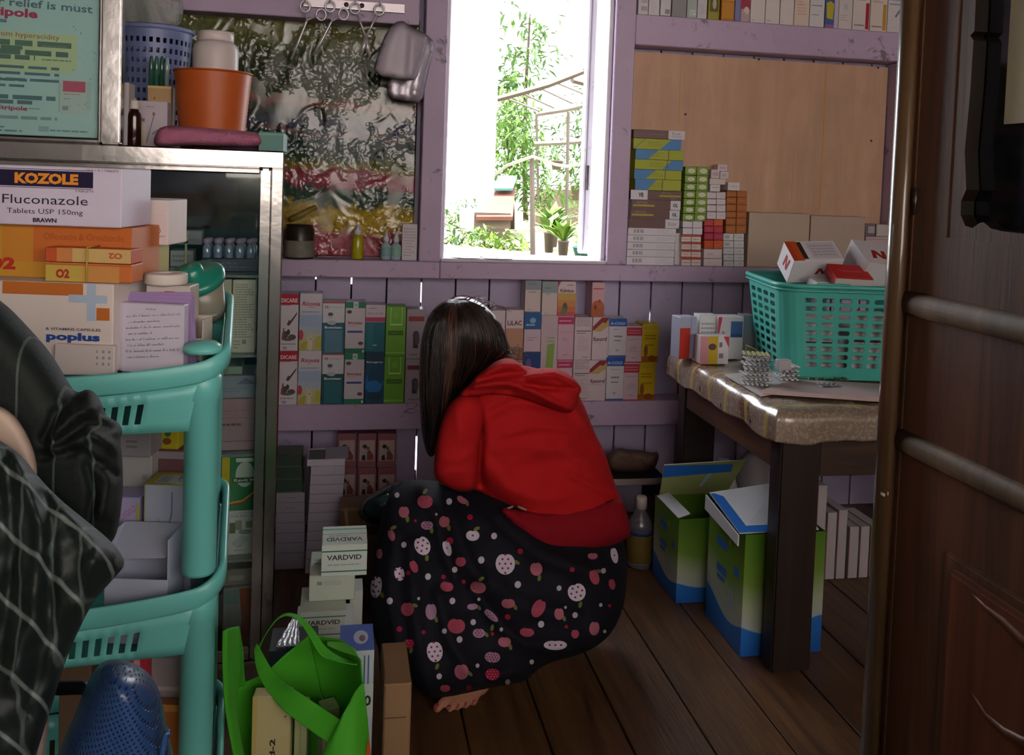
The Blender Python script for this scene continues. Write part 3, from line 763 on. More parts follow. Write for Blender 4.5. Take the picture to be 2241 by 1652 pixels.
b3 = stacked('brown_carton', [
    ('brown carton with white end, bottom of three over the barcoded white cartons', (1376, 479, 1487, 498), '#d3ced8', dict(prints=[('r', 0, 0, .72, 1, '#6e5250'), ('t', 'E.cor', .86, .5, .35, '#6a6470', {'w': .16})])),
    ('brown carton with yellow bar and white end, middle of three', (1380, 459, 1488, 478), '#d3ced8', dict(prints=BRN)),
    ('brown carton with yellow bar and white end, third down over the barcoded cartons', (1383, 438, 1490, 458), '#d3ced8', dict(prints=BRN)),
    ('brown carton with its white end by the post and a yellow bar', (1380, 417, 1492, 437), '#6a4e4c', dict(prints=[('r', 0, 0, .33, 1, '#d8d3de'), ('t', 'VB', .2, .5, .5, '#55505a', {'b': .05, 'w': .1}), ('r', .56, .34, .98, .54, '#a89a2c'), ('l', .6, .9, .66, .84, 1, '#8a7f80'), ('l', .78, .98, .1, .26, 1, '#98908f')]))],
    SY, ztop_of(w5[-1]), SD, 'brown and white cartons by the window post')
YG = '#a3ab2c'; SB = '#4f86bf'
LINES = [('l', .3, .62, .25, .75, 3, '#8d952a')]
yb = stacked('blue_yellow_carton', [
    ('yellow green carton with blue slanted end, bottom of the five in the tall stack', (1390, 393, 1491, 413), YG, dict(prints=[('p', [(0, 0), (0, 1), (.46, 1), (.26, 0)], SB)] + LINES + [('r', .58, 0, .595, 1, '#70502a')])),
    ('yellow green carton with blue slanted end, fourth down in the tall stack', (1388, 372, 1492, 392), YG, dict(prints=[('p', [(0, 0), (0, 1), (.46, 1), (.22, 0)], SB), ('r', .64, 0, .655, 1, '#70502a')] + LINES)),
    ('yellow green carton with blue right end, third down in the tall stack', (1389, 350, 1495, 371), YG, dict(prints=[('p', [(1, 0), (1, 1), (.76, 1), (.56, 0)], SB)] + LINES + [('r', .66, 0, .675, 1, '#70502a')])),
    ('yellow green carton with blue left end, second down in the tall stack', (1391, 328, 1496, 349), YG, dict(prints=[('p', [(0, 0), (0, 1), (.48, 1), (.26, 0)], SB), ('r', .68, 0, .695, 1, '#70502a')] + LINES)),
    ('yellow green carton with big blue end, under the brown one on top', (1386, 304, 1491, 327), YG, dict(prints=[('p', [(1, 0), (1, 1), (.8, 1), (.55, 0)], SB), ('p', [(0, .05), (.24, 1), (.28, 1), (.04, 0)], '#8b9446')] + LINES)),
    ('brown carton with white end lying on the tall yellow and blue stack', (1386, 285, 1499, 303), '#6e5250', dict(prints=[('r', .68, 0, 1, 1, '#d4ccd6'), ('t', 'E.cor', .84, .68, .3, '#6a6470', {'w': .16}), ('l', .74, .96, .2, .45, 2, '#a39ca8'), ('l', .3, .6, .4, .6, 1, '#846a68')]))],
    SY, ztop_of(b3[-1]), SD, 'yellow and blue cartons in the tall stack')
mb = MB()
# second column: red-striped, plain white, green
def pair_rows(name, label, group, x0, x1, ys, base, prints, z, cols=2, d=SD, Y=SY, skew=0.0, sides=None):
    """rows of small boxes side by side; ys lists the row edges from the bottom up. label has {r} and {c}"""
    last = None
    for r in range(len(ys) - 1):
        zn = z
        for c in range(cols):
            w = (x1 - x0) / cols; sk = skew * r
            nm = label.format(r=(['bottom row'] + [f'{ORD[k]} row up' for k in range(1, len(ys) - 2)] + ['top row'])[r], c=['window side', 'door side'][c] if cols == 2 else '')
            o = carton(name, nm, (x0 + w * c + sk, ys[r + 1], x0 + w * (c + 1) - .6 + sk, ys[r]), Y, d, base if isinstance(base, str) else base[r][c], prints if not callable(prints) else prints(r, c), z0=z, group=group, gap=.0006, left=sides or ())
            zn = max(zn, ztop_of(o)); last = o
        z = zn
    return z
RS = [('r', 0, .72, 1, 1, '#b4432f'), ('l', .15, .85, .3, .48, 1, '#96685e')]
z = pair_rows('striped_carton', 'small white carton with red top stripe, {r}, {c}', 'red striped small cartons on the ledge', 1491, 1535, [583, 563, 547, 530, 514], '#d8ccc8', RS, SZ)
z = pair_rows('plain_carton', 'small plain white carton, {r} on the red striped ones, {c}', 'plain white cartons under the green ones', 1494, 1538, [513, 499, 484], '#d3cfd8', [], z)
OV = [('e', .55, .5, .33, .3, '#cfd4b8'), ('e', .55, .5, .27, .22, '#dfe2cf'), ('l', .38, .72, .4, .6, 1, '#a5b08c')]
z = pair_rows('green_carton', 'green carton with white oval badge, {r} of its block, {c}', 'green cartons with oval badges', 1494, 1546, [483, 468, 451, 435, 418, 401, 384, 365], '#7d9c3c', OV, z, skew=.9)
# third column
z = pair_rows('pale_carton', 'wide pale carton, {r} under the red and orange ones{c}', 'wide pale cartons under the red and orange ones', 1540, 1581, [585, 566, 545], '#d8ccd0', [('l', .2, .5, .4, .55, 1, '#c08a8a'), ('r', .0, 0, 1, .03, '#c06a5a')], SZ, cols=1)
col = [['#c4502a', '#c8562c'], ['#a92a4a', '#ad2c46'], ['#b02f4c', '#b4323f'], ['#b83d44', '#c2562e']]
z = pair_rows('red_orange_carton', 'small crimson to orange carton, {r} of the red block, {c}', 'red and orange small cartons', 1541, 1583, [544, 526, 510, 495, 480], col, [('l', .2, .8, .35, .5, 1, '#cf7a5c')], z)
z = pair_rows('white_carton', 'small white carton with dark dashes, {r} over the red block, {c}', 'white cartons over the red block', 1547, 1589, [479, 463, 448, 435, 420], '#d6ccd2', [('r', 0, .86, .96, .93, '#9a7f7c'), ('l', .2, .8, .4, .55, 1, '#b0959a')], z)
o = carton('white_carton', 'single white carton lying on the white pairs', (1554, 404, 1576, 419), SY, .05, '#d8d0d6', [('l', .2, .85, .5, .7, 1, '#8a5a60')], z0=z, group='white cartons over the red block'); z2 = ztop_of(o)
o2 = carton('white_carton', 'flat white box tilted under the loose pink cartons', (1553, 391, 1588, 402), SY + .012, .045, '#cfc3bd', z0=z2); z3 = ztop_of(o2)
for q, nm in (((1556, 371, 1575, 390), 'loose little pink white carton, nearest the green block'), ((1576, 375, 1595, 390), 'loose little pink white carton, away from the green block')):
    o = carton('loose_carton', nm, q, SY + .012, .04, '#d2c2ca', [('l', .2, .85, .3, .7, 2, '#a07a88')], z0=z3, group='loose pink cartons on top'); z4 = ztop_of(o)
carton('loose_carton', 'topmost loose pink white carton of the three', (1571, 360, 1592, 371), SY + .012, .04, '#d2c2ca', [('l', .2, .85, .3, .7, 2, '#a07a88')], z0=z4, group='loose pink cartons on top')
# fourth column
z = pair_rows('bluish_carton', 'bluish white carton, {r} under the orange block, {c}', 'bluish white cartons under the orange block', 1583, 1629, [586, 571, 557, 543, 527, 511], '#cfd0d2', lambda r, c: ([('r', .15, .3, .6, .75, '#a0a2a8')] if c == 0 and r > 2 else [('l', .4, .8, .35, .6, 1, '#8f989c')]), SZ)
z = pair_rows('orange_carton', 'small burnt orange carton, {r} of the orange block, {c}', 'burnt orange cartons in the block', 1588, 1634, [509, 493, 477, 463, 447, 432, 418], '#a8622c', [('l', .15, .85, .4, .6, 1, '#bf8048'), ('r', 0, 0, 1, .05, '#8a4a1e')], z, skew=.4)
carton('white_carton', 'white carton lying across the orange block', (1593, 399, 1619, 417), SY, .05, '#d6d0d4', [('l', .2, .85, .4, .6, 1, '#a5a0a8')], z0=z)
# narrow white boxes seen between the first two stacks
carton('white_carton', 'white carton on end in the gap beside the barcoded stack', (1477, 510, 1490, 580), SY + .02, .04, '#cdc6d0', z0=SZ)

# ------------------------------------------------------------------ the upper shelf, cut by the top of the view
TZ = SHELF_T + .0005
top = [
 (1397, 1419, 130, '#cfcad2', 'grey white carton with two grey squares, beside the window post', [('r', .3, .18, .9, .4, '#a5a3ac'), ('r', .3, .55, .9, .75, '#b0aeb8')]),
 (1420, 1444, 130, '#d3ced6', 'plain white carton, second from the window post', [('l', .2, .8, .1, .6, 5, '#bdb8c4')]),
 (1446, 1469, 130, '#cdc8ce', 'white carton with a black barcode at its foot', [('r', .45, .08, .9, .26, '#8f8d96'), ('r', 0, 0, 1, .02, '#5d5960')]),
 (1471, 1503, 120, '#8f8c90', 'dull grey carton beside the pale green one', []),
 (1504, 1526, 125, '#a9b3b2', 'pale grey green carton with a white patch', [('r', .3, .1, .9, .3, '#d4d8d8'), ('l', .35, .85, .12, .26, 2, '#8d9698')]),
 (1527, 1548, 130, '#cbc7d0', 'lilac white carton next to the olive one', [('l', .2, .8, .15, .5, 4, '#b4afbc')]),
 (1550, 1575, 130, '#98912f', 'olive yellow carton with a dark picture', [('r', .15, .3, .9, .85, '#5f5a2c'), ('e', .55, .6, .18, .2, '#b4b09a')]),
 (1579, 1608, 130, '#b8782a', 'orange ochre carton', [('r', .08, .08, .92, .62, '#c48a2e'), ('r', 0, .7, 1, .85, '#d0a050')]),
 (1609, 1622, 128, '#7d7cae', 'narrow violet blue carton', []),
 (1622, 1642, 128, '#c0a0a8', 'carton with a red and white child picture', [('r', 0, .45, 1, 1, '#a5394a'), ('e', .6, .4, .3, .14, '#d9c6bd'), ('e', .35, .2, .3, .14, '#b7a4a4')]),
 (1643, 1675, 130, '#d6cfcf', 'cream carton, first of three alike', [('l', .1, .36, .06, .1, 1, '#77717a')]),
 (1676, 1707, 130, '#d8d0d0', 'cream carton, middle of three alike', [('l', .1, .36, .06, .1, 1, '#77717a'), ('e', .3, .8, .12, .1, '#b9b4c4')]),
 (1708, 1738, 130, '#d8cfce', 'cream carton, last of three alike, with a dark lid line', [('l', .1, .36, .06, .1, 1, '#77717a'), ('r', 0, .9, 1, 1, '#54607c')]),
 (1739, 1772, 130, '#d9c7bb', 'peach toned carton with pink small print', [('l', .15, .85, .6, .66, 1, '#c07a6a'), ('l', .2, .8, .3, .75, 5, '#cfa898')]),
 (1773, 1805, 132, '#d4d2d4', 'white carton with three blue grey headings', [('l', .1, .9, .85, .9, 1, '#5878a8'), ('l', .1, .9, .55, .6, 1, '#5a6478'), ('l', .1, .9, .3, .35, 1, '#7a8494')]),
 (1806, 1835, 132, '#4e5a9a', 'blue carton with a yellow jug picture', [('p', [(.08, .72), (.14, .28), (.6, .24), (.66, .7), (.4, .78)], '#b9b22e'), ('r', .7, 0, 1, 1, '#c9bfd0'), ('r', 0, 0, .7, .1, '#8b6a94')]),
 (1836, 1866, 132, '#d5cccc', 'white carton with faint round stamp', [('e', .45, .92, .2, .05, '#7f9a74'), ('l', .1, .7, .2, .4, 3, '#b8aeb2'), ('e', .5, .6, .16, .1, '#c6bcc2')]),
 (1867, 1904, 134, '#dacfce', 'white carton with a red upright stripe', [('r', .76, .03, .96, .68, '#a8202f'), ('l', .1, .7, .72, .9, 3, '#96858c'), ('r', 0, .95, 1, 1, '#5a2c34'), ('l', .1, .7, .08, .16, 1, '#857a82')]),
 (1905, 1942, 136, '#dccfc8', 'white carton with an ochre upright stripe', [('r', .74, .03, .94, .72, '#c4923a'), ('l', .1, .7, .75, .9, 3, '#a0887f'), ('r', 0, .93, 1, 1, '#7a4a3c'), ('l', .1, .7, .08, .16, 1, '#857a82')]),
 (1943, 1974, 136, '#d2ccd0', 'white carton beside the door edge with a blue top', [('r', 0, .78, 1, 1, '#93a3b8'), ('p', [(.5, .4), (.9, .62), (.95, .56), (.6, .36)], '#7a7f88'), ('l', .1, .9, .66, .72, 1, '#6a7a90')])]
for i, (x0, x1, hh, base, nm, pr) in enumerate(top):
    yb_ = 27 + (x0 - 1390) * .079
    o = carton('shelf_carton', nm + ', on the high shelf', (x0, -14 - (i % 3) * 4, x1, yb_), RY + .004, .07, base, pr, z0=TZ, group='cartons on the high shelf', gap=.0008)
# ------------------------------------------------------------------ helpers for turned things
def mpp(px, py, Y):
    p = aty(px, py, Y); return float(np.dot(p - CAM, FW)) / FPX
def turned(name, label, cat, pxc, Y, parts, z0=None, group=None, n=24, tilt=(0, 0)):
    """parts: (part name, [(py, half width px)] from the foot up, material)"""
    foot = parts[0][1][0]
    c = aty(pxc, foot[0], Y); s = mpp(pxc, foot[0], Y); zb = c[2] if z0 is None else z0
    root = empty(name, label, cat, (c[0], c[1], zb), 0, group); root.rotation_euler = (tilt[0], tilt[1], 0)
    for pn, prof, m in parts:
        P = [(hw * s, (aty(pxc, py, Y)[2] - c[2]) * 1.0) for py, hw in prof]
        P = [(r, max(0.0002, z)) for r, z in P]
        mb = MB(); mb.lathe(P, m, n); mb.build(pn, root)
    return root
GLASS = bpy.data.materials.new('clear_glass'); GLASS.use_nodes = True
_n = GLASS.node_tree; _n.nodes.remove(_n.nodes['Principled BSDF'])
_t = _n.nodes.new('ShaderNodeBsdfTransparent'); _g = _n.nodes.new('ShaderNodeBsdfGlossy'); _m = _n.nodes.new('ShaderNodeMixShader'); _f = _n.nodes.new('ShaderNodeFresnel')
_t.inputs[0].default_value = (.93, .96, .95, 1); _g.inputs['Roughness'].default_value = .03; _f.inputs['IOR'].default_value = 1.45
_n.links.new(_f.outputs[0], _m.inputs[0]); _n.links.new(_t.outputs[0], _m.inputs[1]); _n.links.new(_g.outputs[0], _m.inputs[2]); _n.links.new(_m.outputs[0], _n.nodes['Material Output'].inputs[0])
def m_plastic_film(name, tint, a, rough=0.15):
    t = NT(name); v = t.coord('Object'); nz = t.noise(v, 34, 5, 0.65, 1.2); t.bump(nz, 0.9, 0.012)
    return t.set(Base_Color=tint, Roughness=rough, Alpha=a, Specular_IOR_Level=0.8)

# ------------------------------------------------------------------ printed landscape sheet between cabinet and window
t = NT('printed_flower_field')
tc = t.n('TexCoord'); sep = t.n('SeparateXYZ'); t.l(tc.outputs['Generated'], sep.inputs[0])
vo = t.coord('Object'); nb = t.noise(vo, 16, 5, 0.65); n2 = t.noise(vo, 55, 4, 0.7); nl = t.noise(t.coord('Object', (2, 1, 9)), 9, 4, .6)
tilt_ = t.math('ADD', sep.outputs['Z'], t.math('MULTIPLY', sep.outputs['X'], 0.045))
zz = t.math('ADD', tilt_, t.math('MULTIPLY', t.math('SUBTRACT', nb, 0.5), 0.16))
bands = t.ramp(zz, [(0.0, '#7a3f48'), (0.06, '#b8485a'), (0.12, '#b35a62'), (0.15, '#b99a28'), (0.235, '#c4a52e'), (0.265, '#3d5a46'), (0.31, '#3a5548'), (0.33, '#a8485c'), (0.375, '#9c3a4e'), (0.40, '#8f7f34'), (0.425, '#55602f'), (0.45, '#24443a'), (0.53, '#1f3c38'),
    (0.545, '#6e3444'), (0.555, '#26423c'), (0.585, '#3c3a62'), (0.60, '#22382f'), (0.64, '#3a3a24'), (0.665, '#8a4030'), (0.69, '#4a5026'), (0.76, '#2c3a1e'), (0.84, '#34441f'), (0.90, '#5a6028'), (1.0, '#6a6c30')])
c = t.mix(t.math('MULTIPLY', t.ramp(n2, [(.4, (0, 0, 0)), (.65, (1, 1, 1))]), 0.55), bands, '#141f16')
c = t.mix(t.math('MULTIPLY', t.ramp(nl, [(.62, (0, 0, 0)), (.75, (1, 1, 1))]), 0.35), c, '#9a8a50')
vc = t.n('TexVoronoi'); vc.inputs['Scale'].default_value = 11; vc.feature = 'SMOOTH_F1'; vc.inputs['Smoothness'].default_value = .3
nw = t.n('TexNoise'); nw.inputs['Scale'].default_value = 9; nw.inputs['Detail'].default_value = 3; t.l(t.coord('Object', (1, 1, .6)), nw.inputs['Vector'])
t.l(t.mix(.35, t.coord('Object', (1, 1, .6)), nw.outputs['Color']), vc.inputs['Vector']); cr = vc.outputs['Distance']
msk = t.ramp(t.noise(t.coord('Object', (1, 1, 1)), 5.5, 4, .6), [(.47, (.04, .04, .04)), (.62, (1, 1, 1))])
t.bump(t.math('MULTIPLY', cr, msk), 0.6, 0.024)
SHEET = t.set(Base_Color=c, Roughness=0.22, Specular_IOR_Level=0.6, Coat_Weight=0.15)
t.b.inputs['Coat Roughness'].default_value = 0.1
mb = MB(); sx0, sx1 = X(380, 300, PYW), X(913, 300, PYW) - .003; nx, nz = 130, 170
V = []; F = []
crease = [(rnd.uniform(sx0, sx1), rnd.uniform(SILL_T, LB_B), rnd.uniform(-.9, .9), rnd.uniform(.03, .09), rnd.uniform(.0022, .005), rnd.choice([-1, 1, 1])) for _ in range(70)]
for j in range(nz + 1):
    for i in range(nx + 1):
        x = sx0 + (sx1 - sx0) * i / nx; z = SILL_T + .004 + (LB_B + .03 - SILL_T - .004) * j / nz; d = 0.0
        for cx_, cz_, a, L, w, sg in crease:
            u = (x - cx_) * math.sin(a) + (z - cz_) * math.cos(a); q = (x - cx_) * math.cos(a) - (z - cz_) * math.sin(a) + .012 * math.sin(u * 40 + cx_ * 90)
            if abs(u) < L: d += sg * .0016 * math.exp(-(q / (w * 1.6)) ** 2) * math.cos(u / L * math.pi / 2)
        d += .0008 * math.sin(z * 27 + 3 * math.sin(x * 13)) * math.sin(x * 29)
        V.append((x, PYW - .012 - max(-.009, min(.02, d)), z))
for j in range(nz):
    for i in range(nx):
        a = j * (nx + 1) + i; F.append((a, a + 1, a + nx + 2, a + nx + 1))
mb.add(V, F, SHEET, True)
o = mb.build('landscape_sheet'); sol = o.modifiers.new('s', 'SOLIDIFY'); sol.thickness = .0008; sol.offset = 1
tag(o, 'crinkled glossy printed sheet of flower fields beside the window', 'poster')

# ------------------------------------------------------------------ hooks, scissors and the silver pouch
steel = mat('#d8d6da', 0.36, .55, var=.05)
mb = MB()
a, b = aty(664, 8, RY - .01), aty(886, 16, RY - .01)
zr = (aty(775, 3, RY)[2], aty(775, 22, RY)[2]); sl = (b[2] - a[2])
mb.box((a[0], RY - .011, zr[1]), (b[0], RY - .0005, zr[0]), mat('#bdb3b9', .35, .6, var=.15), .001)
mb.box((a[0], RY - .018, zr[1] - .002), (b[0], RY - .0005, zr[1] + .003), steel, .0008)
rail = mb.build('hook_rail'); tag(rail, 'metal hook rail screwed to the lilac beam beside the window', 'hook rail')
for px in (758, 792):
    mb = MB(); p = aty(px, 12, RY); mb.lathe([(.008, 0), (.006, .002), (0, .003)], mat('#5a4a48', .5, .5, var=0), 12, Matrix.Translation((p[0], RY - .0112, (zr[0] + zr[1]) / 2)) @ Matrix.Rotation(math.pi / 2, 4, 'X'))
    mb.build('screw', rail)
for px, py in ((668, 6), (722, 6), (777, 9), (831, 14)):
    mb = MB(); p = aty(px, py, RY)
    mb.tube([(p[0], RY - .012, p[2]), (p[0], RY - .040, p[2]), (p[0], RY - .044, p[2] + .008)], .0028, steel, 8)
    mb.build('peg', rail)
def P3(px, py, Y): return aty(px, py, Y)
def scissors(label, rings, piv, tips, Y, blade=False):
    root = empty('scissors', label, 'scissors', P3(*rings[0], Y)); base = np.array(root.location)
    for k, (rc, tp) in enumerate(zip(rings, tips)):
        mb = MB(); c = P3(*rc, Y); s = mpp(*rc, Y); R = 10.5 * s
        mb.tube([c + np.array([R * math.cos(q), 0, R * 1.15 * math.sin(q)]) - base for q in [i * 2 * math.pi / 20 for i in range(20)]], 2.0 * s, steel, 8, closed=True)
        pv = P3(*piv, Y - .003 * k) - base; e = P3(*tp, Y - .003 * k) - base; d0 = pv - (c - base); st = (c - base) + d0 / np.linalg.norm(d0) * R
        if blade:
            mb.tube([st, pv], [1.9 * s, 2.6 * s], steel, 8)
            dv = (e - pv); nn = np.array([dv[2], 0, -dv[0]]); nn = nn / np.linalg.norm(nn)
            mb.ribbon([pv - dv * .1, pv + dv * .5, e], [nn * s * 8.5, nn * s * 7, nn * s * 1.5], .0022, steel)
        else: mb.tube([st, pv, pv + (e - pv) * .55, e], [1.9 * s, 2.6 * s, 2.4 * s, 1.2 * s], steel, 8)
        mb.build('handle_shank', root)
    mb = MB(); pv = P3(*piv, Y - .006) - base; mb.lathe([(.0045, -.004), (.0045, .004), (0, .005)], steel, 12, Matrix.Translation(pv) @ Matrix.Rotation(math.pi / 2, 4, 'X')); mb.build('pivot_screw', root)
    return root
scissors('long closed steel clamp scissors, farthest from the silver pouch', [(668, 14), (703, 32)], (672, 44), [(636, 129), (638, 131)], RY - .036)
scissors('long closed steel clamp scissors hanging between the other two', [(722, 14), (752, 31)], (726, 46), [(684, 121), (687, 123)], RY - .036)
scissors('short open steel scissors with crossed blades, next to the silver pouch', [(777, 18), (830, 21)], (801, 82), [(809, 125), (790, 124)], RY - .036, True)
SILV = mat('#a9a2ad', .34, .55, var=.12, scale=8, bump=.25, bscale=25, name='silver_foil')
pouch = inflate('silver_pouch', [(876, 40), (905, 63), (930, 72), (938, 80), (915, 168), (905, 178), (814, 166), (826, 120), (846, 66)], RY - .030, 14, .006, .006, mat('#a59ca8', .5, .3, var=.12), None, [([(905, 70), (898, 172)], 9, .006), ([(868, 60), (845, 160)], 12, .004)], 8, 1)
tag(pouch, 'grey cloth-like pouch and foil bag hanging beside the window post', 'pouch')
inflate('foil_bag', [(908, 66), (934, 74), (940, 82), (952, 92), (946, 124), (934, 170), (924, 228), (886, 222), (848, 216), (846, 168), (896, 176)], RY - .018, 12, .006, .006, SILV, pouch, [([(928, 78), (905, 216)], 6, .006), ([(884, 175), (880, 215)], 7, .005), ([(935, 130), (915, 134)], 4, .003), ([(900, 200), (920, 205)], 5, .004)], 8, 1)

# ------------------------------------------------------------------ things on the ledge below the landscape sheet
LGZ = SILL_T + .0005
j = turned('ointment_jar', 'big dark jar with its yellow-lined lid tipped open on top', 'jar', 655, 2.985, [('jar_body', [(556, 30), (553, 32), (492, 32), (488, 29), (482, 29)], mat('#2c2420', .35, var=.2))], LGZ)
mb = MB(); s = mpp(655, 520, 2.985); 
mb.lathe([(32.4 * s, .006), (32.4 * s, .060)], mat('#7a7a6c', .6, var=.3, scale=40), 24, c=(0, 0, 0)); 
mb.f = mb.f[:-2]; mb.m = mb.m[:-2]; mb.sm = mb.sm[:-2]; mb.build('paper_label', j)
mb = MB(); M = Matrix.Translation((.0, .0, (aty(655, 482, 3.0)[2] - aty(655, 556, 3.0)[2]) + .022)) @ Matrix.Translation((.012, 0, .006)) @ Matrix.Rotation(math.radians(-28), 4, 'Y')
mb.lathe([(31 * s, 0), (33 * s, .002), (33 * s, .014), (30 * s, .017), (0, .017)], mat('#8d7a3a', .4, var=.15), 28, M); mb.lathe([(29 * s, .0005), (0, .0006)], mat('#3a2a20', .6, var=.1), 24, M); mb.build('lid', j)
j = turned('squeeze_bottle', 'yellow squeeze bottle with white nozzle on the ledge', 'bottle', 782, 2.99, [('bottle_body', [(560, 12), (557, 13), (520, 13), (512, 10), (506, 8)], mat('#a8a412', .3, var=.08, coat=.4)), ('nozzle', [(506, 8.5), (498, 8), (492, 4), (485, 2)], mat('#d6d0d8', .4))], LGZ)
for px, nm in ((844, 'first'), (866, 'second')):
    turned('dropper_bottle', f'small teal-labelled dropper bottle, {"nearer the yellow bottle" if nm == "first" else "touching the white carton"}', 'bottle', px, 2.985, [('bottle_body', [(565, 10.5), (562, 11), (534, 11), (530, 7), (526, 5)], mat('#9fb3ba', .25, var=.1)), ('label_band', [(556, 11.3), (555, 11.4), (538, 11.4), (537, 11.3)], mat('#7fa7a8' if nm == 'first' else '#8db4a6', .6, var=.1)), ('dropper_cap', [(526, 6.5), (518, 6.5), (512, 4), (504, 2.5)], mat('#d4cfd6', .4))], LGZ, 'dropper bottles')
carton('medicine_carton', 'slim white carton of small print at the corner of the window post', (880, 490, 913, 567), 2.975, .03, '#cfc9d0', [('l', .1, .9, .1, .9, 10, '#b1a9b4')], z0=LGZ)
# discs on the window sill
mb = MB(); p = atz(1088, 556, SILL_T + .0125)
def disc(p, r, r0, m): 
    b = MB(); b.lathe([(r0, 0), (r, 0), (r, .0014), (r0, .0014), (r0, 0)], m, 40); o = b.build('compact_disc'); o.location = p; return o
p[1] = 3.02; 
tag(disc((float(aty(1088, 556, 2.985)[0]), 2.99, SILL_T + .0128), .058, .007, mat('#8f8d92', .25, .7, var=.1)), 'grey disc with a centre hole lying on the window sill', 'disc')
tag(disc((float(aty(1022, 556, 2.985)[0]), 2.995, SILL_T + .0128), .055, .007, mat('#a9a6ac', .25, .7, var=.1)), 'thin pale disc on the sill near the post', 'disc')

# ------------------------------------------------------------------ glass display cabinet with a steel frame
CY = 2.05
dcab = ray(618, 620); CRZ = -math.atan2(dcab[0], dcab[1])
CO = aty(616, 620, CY); CO[2] = 0
cax = np.array([math.cos(CRZ), math.sin(CRZ), 0]); cay = np.array([-math.sin(CRZ), math.cos(CRZ), 0])
def cabp(px, py, ly=0.0):
    q = atplane(px, py, CO + cay * ly, cay) - CO; return float(q @ cax), float(q[2])
CT = cabp(560, 329)[1]; CTB = cabp(560, 368)[1]; CW = 0.86; CD = 0.38
pw_ = -cabp(588, 600)[0]; dw_ = -cabp(566, 600)[0]
cab = empty('display_cabinet', 'steel framed glass display cabinet full of medicine cartons', 'cabinet', CO, CRZ)
mb = MB()
for x0 in (-pw_, -CW):
    for y0 in (0, CD - .035): mb.box((x0, y0, 0), (x0 + pw_, y0 + .035, CTB), CHROME, .003)
mb.box((-CW, 0, CTB), (0, .035, CT), CHROME, .003); mb.box((-CW, CD - .035, CTB), (0, CD, CT), CHROME, .003)
for x0 in (-.035, -CW): mb.box((x0, .0355, CTB), (x0 + .035, CD - .0355, CT), CHROME, .002)
mb.box((-CW, 0, .0), (0, CD, .08), CHROME, .003)
mb.build('steel_frame', cab)
mb = MB(); mb.box((-CW + .036, .036, CT - .006), (-.036, CD - .036, CT - .001), GLASS); mb.build('top_glass', cab)
mb = MB()
x1 = -pw_ - .001; x0 = -dw_; zt = cabp(500, 366)[1] - .001; zt2 = cabp(500, 379)[1]
mb.box((x0, .001, .082), (x1, .022, zt), CHROME, .004); mb.box((-CW + pw_ + .001, .001, .082), (-CW + pw_ + .026, .022, zt), CHROME, .004)
mb.box((-CW + pw_ + .027, .001, zt2), (x0 - .001, .022, zt), CHROME, .003); mb.box((-CW + pw_ + .027, .001, .082), (x0 - .001, .022, .11), CHROME, .003)
dr = mb.build('door', cab)
mb = MB(); mb.box((-CW + pw_ + .02, .010, .1), (x0 + .003, .013, zt2 + .003), GLASS); mb.build('glass_pane', dr)
mb = MB(); mb.box((-.004, .036, .081), (-.001, CD - .036, CTB), GLASS); mb.build('side_glass', cab)
mb = MB(); mb.box((-CW + .002, CD - .030, .081), (-pw_, CD - .024, CTB - .001), mat('#2c3436', .12, var=.3, scale=4, spec=.8, name='dark_mirror_back')); mb.build('back_panel', cab)
shz = [cabp(530, 772, .055)[1], cabp(530, 600, .045)[1], cabp(530, 1212, .06)[1], cabp(530, 985, .06)[1]]
for zz_ in shz:
    mb = MB(); mb.box((-CW + .01, .03, zz_ - .006), (-.006, CD - .035, zz_ - .0005), mat('#7d8d88', .1, var=0, name='shelf_glass', spec=.7)); mb.build('shelf', cab)
def incab(name, label, q, ly, d, base, prints=(), z0=None, cat='box', group=None, **kw):
    x0, zt_ = cabp(q[0], (q[1] + q[3]) / 2, ly)[0], cabp((q[0] + q[2]) / 2, q[1], ly)[1]
    x1 = cabp(q[2], (q[1] + q[3]) / 2, ly)[0]; zb_ = z0 if z0 is not None else cabp((q[0] + q[2]) / 2, q[3], ly)[1]
    o = carton_local(name, x1 - x0, zt_ - zb_, d, base, prints, **kw)
    w = CO + cax * (x0 + x1) / 2 + cay * ly; o.location = (w[0], w[1], zb_); o.rotation_euler = (0, 0, CRZ)
    return tag(o, label, cat, group)
SM = [('r', .04, .03, .96, .97, '#c6c6b4'), ('l', .1, .92, .2, .95, 22, '#8f9084'), ('r', .45, .12, .62, .18, '#85867c'), ('l', .08, .4, .05, .18, 3, '#8f9084')]
incab('medicine_carton', 'cream carton covered in rows of small print behind the cabinet glass', (508, 612, 559, 771), .055, .09, '#bfc0ae', SM, shz[0], group='cream cartons in the cabinet')
incab('medicine_carton', 'cream carton mostly hidden by the green rack, behind the cabinet glass', (455, 611, 506, 771), .055, .09, '#b5b5a0', [], shz[0], group='cream cartons in the cabinet')
z = shz[3]
o = incab('medicine_carton', 'mauve pink carton under the blue grey one in the cabinet', (478, 872, 557, 985), .06, .12, '#a68a92', [('l', .08, .92, .45, .55, 1, '#6b4a58'), ('r', 0, .17, 1, .19, '#7d626c'), ('r', 0, .62, 1, .63, '#8a7079'), ('r', 0, .76, 1, .77, '#8a7079')], z); z = ztop_of(o)
o = incab('medicine_carton', 'blue grey carton with a mountain-like mark in the cabinet', (476, 822, 557, 871), .06, .12, '#8f9ba9', [('p', [(.5, .62), (.75, .9), (1, .7), (1, .62)], '#5f6f80'), ('l', .1, .9, .25, .5, 2, '#7a8796')], z); z = ztop_of(o)
incab('medicine_carton', 'flat greenish carton on the stack under the cabinet shelf', (486, 802, 530, 820), .07, .1, '#8fa898', [('r', 0, 0, .3, 1, '#7d9688')], z)
